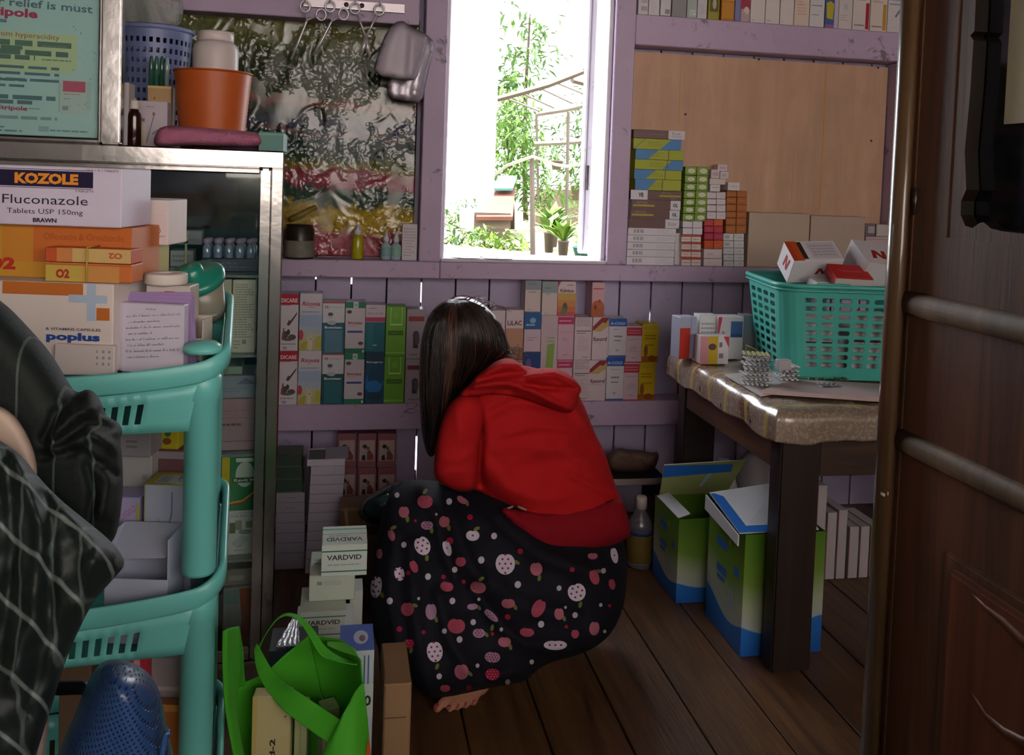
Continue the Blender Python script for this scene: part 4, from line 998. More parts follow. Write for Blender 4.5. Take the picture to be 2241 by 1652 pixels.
PLAC = [('r', 0, 0, .22, 1, '#c9b81e'), ('r', .22, .45, 1, 1, '#2f7a4a'), ('r', .22, 0, 1, .44, '#c2c8c4'), ('e', .66, .82, .27, .13, '#b9c6bb'), ('r', .3, .735, 1, .79, '#2f5a44'), ('t', 'Revit M', .65, .762, .03, '#c9d8cb', {'b': .02, 'w': .6}),
    ('p', [(.22, .54), (.6, .56), (1, .66), (1, .63), (.62, .53), (.22, .51)], '#c3a93c'), ('p', [(.22, .52), (.62, .54), (1, .64), (1, .62), (.62, .52), (.22, .505)], '#9a3a3a'), ('t', 'PLACENT - M', .62, .395, .025, '#5d6b66', {'w': .66}), ('l', .3, .95, .42, .43, 1, '#7b8a84'),
    ('r', .25, .22, .42, .33, '#5d6a4a'), ('r', .42, .25, .6, .35, '#8a917c'), ('r', .72, .27, .9, .34, '#7f8a70'), ('e', .7, .23, .19, .025, '#7f9098'), ('p', [(.3, .12), (.6, .2), (.85, .17), (.5, .06)], '#aab4b4'), ('l', .4, .85, .03, .06, 1, '#9aa6a2'), ('e', .58, .09, .05, .018, '#a0aaa8'), ('r', .4, .95, .9, .99, '#cfd8d0')]
incab('medicine_carton', 'tall yellow, green and white carton standing in the cabinet', (484, 1000, 560, 1211), .06, .1, '#c2c8c4', PLAC, shz[2])
z = .0815
o = incab('medicine_carton', 'grey carton with a rust red curl low in the cabinet', (488, 1285, 556, 1400), .05, .12, '#8a928f', [('p', [(.5, .98), (.9, .98), (.95, .6), (.8, 0), (.55, 0), (.6, .5)], '#8d4a30'), ('r', 0, .75, .48, .97, '#6f8f8c')], z); z = ztop_of(o)
incab('medicine_carton', 'flat grey carton resting low in the cabinet', (488, 1245, 552, 1283), .06, .1, '#7d7f76', [('r', .2, .3, .7, .6, '#9a9c94')], z)
# vials in a tray, and other small things on the upper glass shelf
tray = incab('vial_tray', 'dark tray holding the row of lilac-capped vials', (440, 566, 562, 600), .10, .10, '#3b4250', [('l', .05, .95, .2, .8, 2, '#5a6274')], shz[1], cat='tray')
vz = ztop_of(tray); lil = mat('#a58aa8', .35, var=.1); vg = mat('#7f8fa8', .1, var=.1, spec=.9, coat=.6)
for r in range(2):
    for i in range(5):
        x, _ = cabp(453 + i * 24 + r * 5, 540, .12 + r * .035)
        w = CO + cax * x + cay * (.118 + r * .035)
        nm = f'small glass vial with a lilac cap, {ORD[i]} from the green rack in the {"front" if r == 0 else "rear"} row'
        ro = empty('vial', nm, 'vial', (w[0], w[1], vz), 0, 'lilac-capped vials')
        b = MB(); b.lathe([(.0095, 0), (.010, .001), (.010, .026), (.006, .031), (.006, .034)], vg, 14); b.build('glass_body', ro)
        b = MB(); b.lathe([(.0082, .034), (.0088, .035), (.0088, .043), (.008, .044), (0, .044)], lil, 14); b.build('cap', ro)
x, zb_ = cabp(408, 492, .2); w = CO + cax * x + cay * .2
mb = MB(); mb.lathe([(.0042, 0), (.0042, .012), (.003, .03), (.003, .062), (.0042, .064), (.0042, .069)], mat('#c9c2a2', .4), 10); mb.lathe([(.0046, .056), (.0046, .062)], mat('#3a3630', .5, var=0), 10); mb.lathe([(.0046, .0691), (.0046, .086), (0, .087)], mat('#c9c2a2', .4), 10)
o = mb.build('applicator_tube'); o.location = (w[0], w[1], shz[1]); tag(o, 'thin cream applicator tube standing upright behind the glass', 'tube')
for q, nm, c_ in (((372, 548, 424, 600), 'flat white carton lying behind the lidded jar in the cabinet', '#9aa0a2'), ((376, 505, 442, 545), 'open white blister tray among the cabinet cartons', '#85898f')):
    incab('medicine_carton', nm, q, .21 if q[1] == 505 else .2, .06, c_, [('l', .1, .9, .2, .8, 2, '#70767c')], shz[1] if q[1] != 505 else shz[1] + .052)

# ------------------------------------------------------------------ upper cabinet with the teal notice behind its glass
up = empty('notice_case', 'steel framed glass notice case standing on the display cabinet', 'notice case', CO + np.array([0, 0, CT]), CRZ)
ux1 = cabp(265, 150)[0]; ux0 = cabp(221, 150)[0]; zl = cabp(120, 300)[1] - CT
mb = MB()
mb.box((ux0, 0, .001), (ux1, .035, .62), CHROME, .004); mb.box((ux0, .0355, .001), (ux1, .045, .62), CHROME, .002)
mb.box((-CW, 0, .001), (ux0 - .0005, .035, zl), CHROME, .003); mb.box((-CW, 0, .60), (ux0 - .0005, .035, .62), CHROME, .003)
mb.box((ux0 - .004, -.004, .002), (ux0 + .003, .004, .62), CHROME, .002)
mb.build('steel_frame', up)
mb = MB(); mb.box((-CW, .010, zl - .004), (ux0 + .003, .014, .605), GLASS); mb.build('glass_pane', up)
mb = MB(); mb.box((-CW, .036, .001), (ux0 - .001, .044, .62), mat('#6d7f7e', .5)); mb.build('back_panel', up)
nx0, nx1 = cabp(-330, 150)[0], cabp(212, 150)[0]; nz0, nz1 = cabp(100, 297)[1], cabp(100, -110)[1]
nw, nh = nx1 - nx0, nz1 - nz0
def N(px, py):
    a_, b_ = cabp(px, py); return (a_ - nx0) / nw, (b_ - nz0) / nh
mb = MB(); tm = mat('#b8dddd', .5, var=.06, scale=6, name='teal_notice_paper'); mb.box((-nw / 2, 0, 0), (nw / 2, .001, nh), tm)
pp = []
def nr(x0, y0, x1, y1, c): a_ = N(x0, y1); b_ = N(x1, y0); pp.append(('r', a_[0], a_[1], b_[0], b_[1], c))
def ntx(s, xc, yc, hp, c, wp, **o): a_ = N(xc, yc); h_ = N(0, 0)[1] - N(0, hp)[1]; w_ = N(wp, 0)[0] - N(0, 0)[0]; pp.append(('t', s, a_[0], a_[1], h_, c, dict(w=w_, r=-1.2, **o)))
def nl_(x0, y0, x1, y1, n_, c):
    if n_ == 1: q_ = (y1 - y0) * .22; y0, y1 = y0 + q_, y1 - q_
    a_ = N(x0, y1); b_ = N(x1, y0); pp.append(('l', a_[0], b_[0], a_[1], b_[1], n_, c))
nr(0 - 300, 76, 165, 128, '#c8dcae'); nr(-300, 128, 150, 134, '#c8dcae')
ntx('faster relief is must', 62, 5, 18, '#5d7f8c', 275, b=.02)
ntx('Stripole', 12, 25, 26, '#b8426a', 132, b=.04)
nl_(-120, 38, 78, 44, 1, '#6f8fa0')
ntx('Faster relief from hyperacidity', 5, 72, 15, '#a85a70', 240)
nl_(-200, 84, 163, 92, 1, '#5f7f70'); nl_(-200, 92, 45, 98, 1, '#5f7f70'); nl_(88, 98, 152, 102, 1, '#7f977c'); nl_(-200, 104, 146, 112, 1, '#5f7f70'); nl_(-200, 114, 102, 122, 1, '#5f7f70'); nl_(88, 128, 152, 133, 1, '#7f977c')
nl_(-200, 143, 126, 166, 3, '#5f8088'); nl_(-200, 168, 55, 180, 2, '#5f8088'); nl_(-200, 203, 118, 212, 1, '#5f8088'); nl_(-200, 214, 95, 222, 1, '#5f8088')
ntx('Stripole', 22, 236, 13, '#b8426a', 68, b=.03); nl_(58, 234, 84, 240, 1, '#7f9aa0'); nl_(-100, 250, 122, 260, 1, '#8fa8b0')
nl_(-100, 275, 60, 284, 2, '#6f98a0'); nr(80, 276, 103, 287, '#8fb8b8'); nl_(105, 283, 190, 290, 1, '#6f98a0')
nr(128, 176, 193, 247, '#b3c9c2'); nr(134, 178, 184, 199, '#b85a72'); nr(124, 180, 129, 244, '#9fbcba'); nl_(136, 203, 172, 207, 1, '#a87a80'); nl_(136, 212, 160, 218, 1, '#7fa59c'); nr(133, 231, 146, 240, '#7f9f98'); nr(185, 180, 197, 240, '#a9c2be')
for i in range(26): nr(a0 := rnd.uniform(150, 205), b0 := rnd.uniform(5, 260), a0 + rnd.uniform(1, 3), b0 + rnd.uniform(1, 4), '#7f9f98')
do_prints(mb, pp, lambda u, v, e: ((u - .5) * nw, -e * .6, v * nh), nw, nh)
o = mb.build('notice_poster'); w = CO + cax * (nx0 + nx1) / 2 + cay * .0155; o.location = (w[0], w[1], nz0); o.rotation_euler = (0, 0, CRZ)
tag(o, 'teal printed notice with pink heading behind the upper glass', 'poster')

# ------------------------------------------------------------------ things standing on the cabinet top
TY = CT + .0006
bs = mpp(466, 215, 2.25); bc = aty(466, 215, 2.25)
binr = empty('plastic_bin', 'orange ribbed plastic bin holding a tall white jar', 'bin', (bc[0], bc[1], TY))
hb = aty(466, 158, 2.25)[2] - TY; OR = mat('#b4541f', .42, var=.08, scale=30, name='orange_plastic')
prof = [(.0, .003), (62 * bs, .003)]
for i in range(41):
    f = i / 40; prof.append(((66 + 15 * f) * bs + (.0006 if i % 2 else -.0004), .004 + f * (hb - .006)))
prof += [(83 * bs, hb - .004), (83.5 * bs, hb), (80 * bs, hb)]
for f in (.9, .5, .0): prof.append(((64 + 15 * f) * bs, .007 + f * (hb - .012)))
prof.append((0, .007))
mb = MB(); mb.lathe(prof, OR, 48); mb.build('bin_shell', binr)
jz = TY + .008
jr = empty('pill_jar', 'tall white plastic jar with a wide screw cap standing in the orange bin', 'jar', (bc[0] + .004, bc[1] + .005, jz))
WPL = mat('#c5bab9', .38, var=.04, name='white_jar_plastic'); zt_ = aty(474, 70, 2.25)[2] - jz; zc_ = aty(474, 92, 2.25)[2] - jz
mb = MB(); mb.lathe([(44 * bs, 0), (47.5 * bs, .004), (48 * bs, zc_ - .022), (45 * bs, zc_ - .008), (37 * bs, zc_)], WPL, 36); mb.build('jar_body', jr)
mb = MB(); mb.lathe([(36 * bs, zc_ + .0005), (37.5 * bs, zc_ + .003), (37.5 * bs, zt_ - .003), (35 * bs, zt_), (0, zt_ + .001)], mat('#cdc1bf', .35, var=.03), 36); mb.build('screw_cap', jr)
# lilac mesh basket behind with plastic bags in it
ks = mpp(345, 120, 2.42); kc = aty(336, 130, 2.42)
bk = empty('mesh_basket', 'lilac blue mesh basket at the back of the cabinet top', 'basket', (kc[0], kc[1], TY))
kh = aty(345, 70, 2.42)[2] - TY; PUR = mat('#6f7aa6', .4, var=.08, name='lilac_plastic')
mb = MB(); NS, NR = 72, 24
ring = lambda f: (62 + 18 * f) * ks
V = []; F = []
for r in range(NR + 1):
    for i in range(NS):
        f = r / NR; a = 2 * math.pi * i / NS; V.append((ring(f) * math.cos(a), ring(f) * math.sin(a), f * kh))
for r in range(NR):
    for i in range(NS):
        if r % 2 == 1 and i % 2 == 1 and r < NR - 2: continue
        k_ = (i + 1) % NS; F.append((r * NS + i, r * NS + k_, (r + 1) * NS + k_, (r + 1) * NS + i))
mb.add(V, F, PUR, False); o = mb.build('mesh_wall', bk); so = o.modifiers.new('s', 'SOLIDIFY'); so.thickness = .002
mb = MB(); mb.lathe([(ring(1) + .001, kh - .004), (ring(1) + .006, kh), (ring(1) + .006, kh + .006), (ring(1) - .002, kh + .009), (ring(1) - .002, kh - .004), (ring(1) + .001, kh - .004)], mat('#7c86b4', .35, var=.05), 48); mb.build('rim', bk)
mb = MB(); mb.lathe([(0, .0005), (ring(0) - .001, .0005), (ring(0) - .001, .003), (0, .003)], PUR, 36); mb.build('base', bk)
bg = inflate('plastic_bag', [(240, -40), (330, -40), (400, -10), (402, 30), (392, 62), (330, 66), (270, 60), (240, 40)], 2.40, 45, .045, .03, m_plastic_film('clear_bag_film', '#b9bdb6', .45), None, [([(350, 0), (372, 60)], 7, .014), ([(320, 5), (340, 60)], 9, .012), ([(385, 5), (380, 60)], 6, .012), ([(290, 0), (300, 50)], 8, -.012)], 9, 1)
tag(bg, 'crumpled clear plastic bag piled in the lilac mesh basket', 'bag')
bg = inflate('green_bag', [(236, -30), (320, -30), (345, 10), (330, 45), (300, 62), (250, 58)], 2.475, 40, .03, .03, mat('#24523a', .4, var=.3), None, [([(280, 0), (300, 50)], 9, .012)], 10, 1)
tag(bg, 'dark green bag behind the clear one in the mesh basket', 'bag')
# bottle, cartons and tubes beside the upper case
turned('syrup_bottle', 'brown glass bottle with white cap and gold top', 'bottle', 293, 2.14, [('bottle_body', [(314, 14), (311, 15), (250, 15), (243, 14), (236, 9), (232, 8)], mat('#2a120a', .12, var=.1, coat=.6, name='amber_glass')), ('screw_cap', [(233, 9.5), (231, 10), (216, 10), (214, 9), (213, 4), (209, 3)], mat('#d8ccc4', .4))], TY)
carton('medicine_carton', 'narrow white carton on end against the upper steel case', (264, 180, 281, 316), 2.13, .06, '#c9c4ca', [('r', .5, 0, .56, 1, '#b2acb6')], z0=TY)
carton('medicine_carton', 'white carton with a faint pink branch pattern behind the brown bottle', (300, 221, 366, 316), 2.19, .05, '#b5aab4', [('r', 0, .55, .25, .62, '#8a5f6a'), ('e', .55, .72, .05, .04, '#a04a60'), ('p', [(.3, .1), (.34, .1), (.6, .75), (.56, .75)], '#7f7480'), ('p', [(.5, .3), (.8, .45), (.82, .42), (.52, .27)], '#7f7480'), ('r', .1, .05, .3, .5, '#c5bea6'), ('l', .3, .7, .85, .9, 1, '#8a8090')], z0=TY)
kb = carton('tube_carton', 'open kraft carton holding green-capped tubes', (322, 188, 374, 316), 2.255, .045, '#a8875c', [('e', .3, .8, .03, .02, '#5d4a34'), ('r', 0, .96, 1, 1, '#c2a56c')], z0=TY, top=[('r', .06, .08, .94, .92, '#3a2f22')])
kz = ztop_of(kb)
for i in range(4):
    p = aty(331 + i * 11.5, 160, 2.277); mb = MB()
    mb.lathe([(.0055, 0), (.0055, .05), (.004, .066), (.0025, .072)], mat(['#2c5a48', '#2f6a50', '#28523f', '#7f9a94'][i], .2, var=.1, coat=.5), 12)
    o = mb.build('plastic_tube'); o.location = (p[0], p[1], kz); tag(o, f'slim green plastic tube, {ORD[i]} from the steel case in the kraft carton', 'tube', 'tubes in the kraft carton')
tw = mat('#b06a86', .95, var=.14, scale=60, bump=.9, bscale=220, name='pink_towelling')
towel = inflate('folded_towel', [(338, 322), (336, 300), (350, 276), (380, 272), (470, 280), (545, 286), (570, 290), (576, 304), (572, 323), (480, 320), (400, 318)], 2.105, 16, .035, .03, tw, None, [([(345, 300), (372, 280)], 5, -.006), ([(352, 312), (356, 284)], 5, .004)], 6, 2)
# resting height: shift so the lowest vertex sits on the cabinet top
def rest(o, z):
    lo = min((o.matrix_world @ v.co).z for v in o.data.vertices); o.location.z += z - lo
rest(towel, TY); tag(towel, 'folded pink towel lying along the front of the cabinet top', 'towel')
carton('plastic_box', 'flat sea green plastic box at the corner of the cabinet top', (566, 289, 620, 327), 2.09, .14, '#4f8078', [('r', 0, .86, 1, .9, '#7fa59c')], z0=TY)
ls = inflate('lilac_cloth', [(440, 286), (446, 275), (470, 272), (530, 278), (590, 288), (600, 296), (560, 300), (480, 296)], 2.152, 10, .012, .012, mat('#9a83ae', .8, var=.1), None, [], 6, 1)
rest(ls, TY); tag(ls, 'lilac cloth behind the pink towel', 'cloth')
# ------------------------------------------------------------------ the table with its patterned vinyl cover
TZT = .665
vt = NT('patterned_vinyl')
v = vt.coord('Object'); n1 = vt.noise(v, 9, 5, .6); n2 = vt.noise(v, 120, 3, .6); n3 = vt.noise(v, 26, 5, .7, .8)
vo = vt.n('TexVoronoi'); vo.inputs['Scale'].default_value = 9; vt.l(v, vo.inputs['Vector'])
wv = vt.n('TexWave', bands_direction='Y'); wv.inputs['Scale'].default_value = 2.6; wv.inputs['Distortion'].default_value = 1.5; vt.l(v, wv.inputs['Vector'])
c = vt.mix(n1, '#7d6a5c', '#8f8072')
c = vt.mix(vt.ramp(vo.outputs['Distance'], [(.22, (1, 1, 1)), (.34, (0, 0, 0))]), c, '#6e4434')
c = vt.mix(vt.math('MULTIPLY', vt.ramp(n2, [(.5, (0, 0, 0)), (.62, (1, 1, 1))]), .45), c, '#b5a894')
c = vt.mix(vt.ramp(wv.outputs['Fac'], [(.93, (0, 0, 0)), (.96, (.8, .8, .8))]), c, '#b3a258')
vt.bump(n3, .35, .004)
VINYL = vt.set(Base_Color=c, Roughness=.22, Specular_IOR_Level=.6, Coat_Weight=.5)
tab = empty('table', 'heavy dark wooden table under a patterned vinyl cover', 'table', (1.05, 1.99, 0))
def tb(n, a, b, m, ch=.004):
    mb = MB(); mb.box([a[i] - tab.location[i] for i in range(3)], [b[i] - tab.location[i] for i in range(3)], m, ch); return mb.build(n, tab)
TXR, TYB = 2.05, 2.68
legm = m_wood('table_leg_wood', '#140b07', '#26160d', '#3a2215', 'z', .45)
apm = m_wood('table_apron_wood', '#3a2416', '#67452c', '#7d5738', 'y', .5)
apx = m_wood('table_front_apron_wood', '#2a180e', '#452b1a', '#5a3a24', 'x', .5)
for x in (1.066, TXR - .12):
    for y in (1.985, TYB - .07): tb('leg', (x, y, 0), (x + .105, y + .058, TZT - .03), legm)
tb('apron', (1.070, 2.044, .50), (1.092, TYB - .071, TZT - .022), apm, .002); tb('apron', (TXR - .05, 2.044, .53), (TXR - .02, TYB - .071, TZT - .022), apm, .002)
tb('apron', (1.172, 1.99, .49), (TXR - .121, 2.015, TZT - .022), apx, .002); tb('apron', (1.172, TYB - .04, .53), (TXR - .121, TYB - .015, TZT - .022), apx, .002)
tb('tabletop', (1.055, 1.975, TZT - .0215), (TXR, TYB, TZT - .006), legm, .003)
# cover: one sheet that rolls over the edges and hangs
mb = MB(); L0, F0 = 1.032, 1.955
def cover(x0, x1, y0, y1, zt, hang, r):
    nu, nv = 64, 44; prof = []
    def edge(t):        # t in 0..1 from the hem up over the roll to the flat
        if t < .3: return 0.0, -hang + (hang - r) * t / .3
        if t < .55:
            a = (t - .3) / .25 * math.pi / 2; return r - r * math.cos(a), -r + r * math.sin(a)
        return None
    V = []; F = []
    us = [i / 18 * .55 for i in range(18)] + [.55 + .45 * (i / (nu - 18)) for i in range(nu - 17)]
    vs = [i / 14 * .55 for i in range(14)] + [.55 + .45 * (i / (nv - 14)) for i in range(nv - 13)]
    for b in vs:
        for a in us:
            eu, ev = edge(a), edge(b)
            x = x0 + (eu[0] if eu else r + (x1 - x0 - r) * (a - .55) / .45)
            y = y0 + (ev[0] if ev else r + (y1 - y0 - r) * (b - .55) / .45)
            dz = min(eu[1] if eu else 0, ev[1] if ev else 0)
            if eu and ev: 
                w_ = max(0, -dz / hang); x += .004 * w_; y += .004 * w_
            wob = .0022 * math.sin(x * 41) * math.sin(y * 37 + 1) + .0012 * math.sin(x * 90 + y * 60)
            if dz < -r * .9:
                k_ = min(1, (-dz - r * .9) / hang); x += (-.006 * k_ * math.sin(y * 26) if eu else 0); y += (-.006 * k_ * math.sin(x * 31) if ev else 0)
                dz += .004 * math.sin((x + y) * 24)
            V.append((x, y, zt + dz + wob))
    n = len(us)
    for j in range(len(vs) - 1):
        for i in range(n - 1): F.append((j * n + i, j * n + i + 1, (j + 1) * n + i + 1, (j + 1) * n + i))
    return V, F
V, F = cover(L0, TXR + .01, F0, TYB + .005, TZT - .0005, .078, .032)
mb.add(V, F, VINYL, True); o = mb.build('vinyl_cover'); so = o.modifiers.new('s', 'SOLIDIFY'); so.thickness = .0016; so.offset = 1 if True else -1
tag(o, 'shiny brown and gold patterned vinyl cover hanging over the table edges', 'table cover')
mb = MB(); lf = mat('#4a3c34', .5, var=0)
for px, py in ((1535, 852), (1580, 890), (1645, 925)):
    p = atx(px, py, L0 - .0035)
    for a in (-.5, 0, .5):
        mb.poly([(L0 - .0075, p[1] + (.010 * q * math.sin(a) if True else 0) + w_ * .0035 * math.cos(a), p[2] + .018 * q) for q, w_ in ((-.5, 0), (.1, 1), (.7, 0), (.1, -1))], lf)
mb.v = [tuple(q) for q in mb.v]; lfo = mb.build('leaf_print', o)

# things on the table: pads of paper, strips of tablets
TT = TZT + .0035
def slab(name, label, corners, z, th, m, cat, group=None, lift=0):
    P = [atz(px, py, z) for px, py in corners]; n = len(P)
    V = [(p[0], p[1], 0) for p in P] + [(p[0], p[1], th) for p in P]
    c_ = np.mean(V, 0); V = [(a[0] - c_[0], a[1] - c_[1], a[2]) for a in V]
    mb = MB(); mb.add(V, [tuple(range(n))[::-1], tuple(range(n, 2 * n))] + [(i, (i + 1) % n, (i + 1) % n + n, i + n) for i in range(n)], m)
    o = mb.build(name); o.location = (c_[0], c_[1], z + lift); bm = bmesh.new(); bm.from_mesh(o.data); bmesh.ops.recalc_face_normals(bm, faces=bm.faces[:]); bm.to_mesh(o.data); bm.free()
    return tag(o, label, cat, group)
slab('paper_pad', 'thin white paper pad under the stacked tablet strips', [(1586, 822), (1700, 812), (1760, 850), (1664, 868)], TT, .004, paper('#c9c3c4'), 'paper')
slab('writing_pad', 'thick pale pink writing pad at the front of the strips on the table', [(1668, 862), (1740, 838), (1990, 852), (1990, 880), (1935, 880)], TT + .0045, .011, paper('#bda6a8'), 'paper')
foil = mat('#8d8f98', .28, .8, var=.15, scale=40); pillw = mat('#d5d3d8', .3, var=.05, coat=.5); pilly = mat('#b9bd8a', .35, var=.08)
def blister(label, px, py, z, rz, nx_, ny_, pm, s=1.0, tilt=0.0, group='strips of tablets on the table', rx=0.0):
    w, d = .021 * nx_ * .55 * s, .021 * ny_ * .62 * s
    p = atz(px, py, TT + .006); mb = MB(); mb.box((-w / 2, -d / 2, 0), (w / 2, d / 2, .0009), foil, .0004)
    o = mb.build('blister_strip'); o.location = (p[0], p[1], z); o.rotation_euler = (rx, tilt, rz)
    b = MB()
    for i in range(nx_):
        for j in range(ny_):
            cx_, cy_ = (i + .5) / nx_ * w - w / 2, (j + .5) / ny_ * d - d / 2
            b.lathe([(.0046 * s, 0), (.0044 * s, .0022), (.003 * s, .0036), (0, .004)], pm, 10, c=(cx_, cy_, .0009))
    b.build('tablets', o)
    return tag(o, label, 'tablet strip', group)
zz_ = TT + .0042
for i in range(7):
    nm = ['bottom', 'second from the bottom', 'third from the bottom', 'middle', 'third from the top', 'second from the top', 'topmost, yellowish'][i]
    blister(f'strip of tablets, {nm} in the tall banded stack', 1652 + i * .3 + (3 if i % 2 else -2), 838 - i * 0, zz_, -.35 + .12 * (i % 3), 6, 4, pilly if i == 6 else pillw, 1.05, tilt=.0)
    zz_ += .0132
mb = MB(); p = atz(1652, 838, TT); 
mb.tube([(p[0] - .016, p[1] - .0305, TT + .0045), (p[0] - .016, p[1] - .0305, zz_ + .001), (p[0] - .016, p[1] + .030, zz_ + .002), (p[0] - .016, p[1] + .030, TT + .0045)], .0009, mat('#b5a836', .5), 6); o = mb.build('rubber_band'); tag(o, 'yellow rubber band around the tall stack of tablet strips', 'rubber band')
zz_ = TT + .0165
for i in range(4):
    blister(f'strip of white tablets, {["bottom", "second", "third", "topmost"][i]} of the short stack beside the tall one', 1722, 838, zz_, -.15 + .2 * (i % 2), 4, 3, pillw, 1.25); zz_ += .0115
c_ = carton('tablet_box', 'tiny silver box on the short stack of tablet strips', (1704, 788, 1732, 800), 2.10, .02, '#a9a7ac', z0=zz_)
for k, (px, nm) in enumerate(((1785, 'nearer the strips'), (1838, 'nearer the door edge'))):
    blister(f'green foil strip of big round tablets, {nm}', px, 838, TT + .0165, -.2 + .3 * k, 2, 1, mat('#1f5a24', .2, var=.2, coat=.6), 2.0, rx=.15, group='green foil strips')
blister('silver foil strip lying flat by the green strips', 1812, 852, TT + .0165, .1, 4, 2, foil, 1.3)

# cartons at the back of the table
BT = 2.50
carton('medicine_carton', 'small upright carton with a red lower half on the table', (1488, 694, 1524, 768), BT + .05, .05, '#a3a8bd', [('r', 0, 0, .62, .74, '#b8372c'), ('r', .62, .1, .7, 1, '#8d94b8')], z0=TT, rz=.2)
carton('medicine_carton', 'white carton with a pale blue foot line at the back of the table', (1530, 690, 1570, 772), BT + .06, .05, '#cfd2d4', [('l', .1, .9, .45, .85, 4, '#9aa0a8'), ('r', .02, .3, .98, .38, '#8aa3b4')], z0=TT)
carton('medicine_carton', 'white carton with a blue square and red specks beside the teal basket', (1571, 694, 1626, 776), BT + .04, .06, '#d0cdd4', [('r', .5, .55, .97, .9, '#47699e'), ('r', .5, .52, .97, .6, '#2f4f86'), ('p', [(0, 1), (.15, 1), (.05, .6), (0, .6)], '#b8374c'), ('e', .2, .62, .06, .05, '#b87a84'), ('e', .3, .5, .06, .05, '#a8808a'), ('e', .1, .5, .05, .05, '#b8606c')], z0=TT)
carton('medicine_carton', 'low carton with yellow and pink front and blank white end', (1533, 736, 1595, 780), BT - .03, .05, '#d4cdd4', [('r', .28, 0, .62, 1, '#c2a42c'), ('r', 0, 0, .28, 1, '#c48a96'), ('e', .42, .62, .14, .12, '#5d4440'), ('l', .66, .82, .1, .9, 2, '#6a7280'), ('p', [(.8, 1), (1, 1), (1, .6)], '#b83a4a')], rz=-.05, z0=TT)
carton('white_carton', 'plain dim carton behind the teal basket', (1626, 690, 1650, 778), BT + .1, .05, '#8f8d96', z0=TT)

# teal plastic basket
TEALP = mat('#4bb0a4', .38, var=.05, scale=10, name='teal_plastic')
def slot_basket(name, label, w0, d0, w1, d1, h, r, ncol, nside, nrow, m):
    root = empty(name, label, 'basket')
    def per(f):         # outline at height fraction f as lists of (pos, kind): 'c' corner, flats are split later
        w, d = w0 + (w1 - w0) * f, d0 + (d1 - d0) * f
        segs = []
        A = [((-w / 2 + r, -d / 2), (w / 2 - r, -d / 2)), ((w / 2, -d / 2 + r), (w / 2, d / 2 - r)), ((w / 2 - r, d / 2), (-w / 2 + r, d / 2)), ((-w / 2, d / 2 - r), (-w / 2, -d / 2 + r))]
        C = [(w / 2 - r, -d / 2 + r, -90), (w / 2 - r, d / 2 - r, 0), (-w / 2 + r, d / 2 - r, 90), (-w / 2 + r, -d / 2 + r, 180)]
        P = []; K = []
        for k, ((a, b), (cx_, cy_, a0)) in enumerate(zip(A, C)):
            n = ncol if k % 2 == 0 else nside
            ts = [0]; kinds = []
            for i in range(n):
                g = .14
                ts += [(i + g) / n, (i + 1 - g) / n]; kinds += ['w', 's']
            ts.append(1); kinds.append('w')
            for t, kd in zip(ts, kinds + ['x']):
                P.append((a[0] + (b[0] - a[0]) * t, a[1] + (b[1] - a[1]) * t)); K.append(kd)
            K[-1] = 'w'
            for i in range(1, 5):
                q = math.radians(a0 + 90 * i / 5); P.append((cx_ + r * math.cos(q), cy_ + r * math.sin(q))); K.append('w')
        return P, K
    fs = [0, .10]
    for j in range(nrow):
        b0 = .10 + .78 * j / nrow; fs += [b0 + .78 / nrow * .38, b0 + .78 / nrow]
    fs += [.94, 1.0]
    V = []; F = []; rows = []
    for f in fs:
        P, K = per(f); rows.append(len(V)); V += [(x, y, f * h) for x, y in P]
    n = len(P)
    for j in range(len(fs) - 1):
        slotrow = j >= 2 and j < 2 + 2 * nrow - 1 and (j % 2 == 0) if False else (2 <= j + 0 <= 2 * nrow and j % 2 == 0)
        for i in range(n):
            k_ = (i + 1) % n; q = (rows[j] + i, rows[j] + k_, rows[j + 1] + k_, rows[j + 1] + i)
            if slotrow and K[i] == 's':
                c4 = [np.array(V[a]) for a in q]; hole = []
                ee = .22
                B = lambda u, v_: tuple(c4[0] * (1 - u) * (1 - v_) + c4[1] * u * (1 - v_) + c4[2] * u * v_ + c4[3] * (1 - u) * v_)
                uv = [(ee * .5, .02), (1 - ee * .5, .02), (.99, .3), (.99, .7), (1 - ee * .5, .98), (ee * .5, .98), (.01, .7), (.01, .3)]
                o_ = len(V); V += [B(*t) for t in uv]; H = [o_ + t for t in range(8)]
                F += [(q[0], q[1], H[1], H[0]), (q[1], H[2], H[1]), (q[1], q[2], H[3], H[2]), (q[2], H[4], H[3]), (q[2], q[3], H[5], H[4]), (q[3], H[6], H[5]), (q[3], q[0], H[7], H[6]), (q[0], H[0], H[7])]
            else: F.append(q)
    F.append(tuple(range(n - 1, -1, -1)))
    mb = MB(); mb.add(V, F, m, False); o = mb.build('slotted_wall', root); so = o.modifiers.new('s', 'SOLIDIFY'); so.thickness = .0022; so.offset = -1
    mb = MB(); P, K = per(1.0)
    P2 = [(x * 1.012, y * 1.012, h) for x, y in P]
    mb.tube(P2, .0065, m, 8, closed=True); mb.tube([(x * 1.02, y * 1.02, h - .012) for x, y in P], .0035, m, 6, closed=True)
    mb.build('rim', root)
    return root
bkt = slot_basket('plastic_basket', 'teal slotted plastic basket heaped with medicine boxes on the table', .40, .30, .46, .36, .262, .055, 7, 4, 9, TEALP)
brz = -.16; fl_ = atz(1722, 829, TT); 
cxl = np.array([math.cos(brz), math.sin(brz)]); cyl = np.array([-math.sin(brz), math.cos(brz)])
bc2 = np.array(fl_[:2]) + cxl * .19 + cyl * .142
bkt.location = (bc2[0], bc2[1], TT + .003); bkt.rotation_euler = (0, 0, brz)
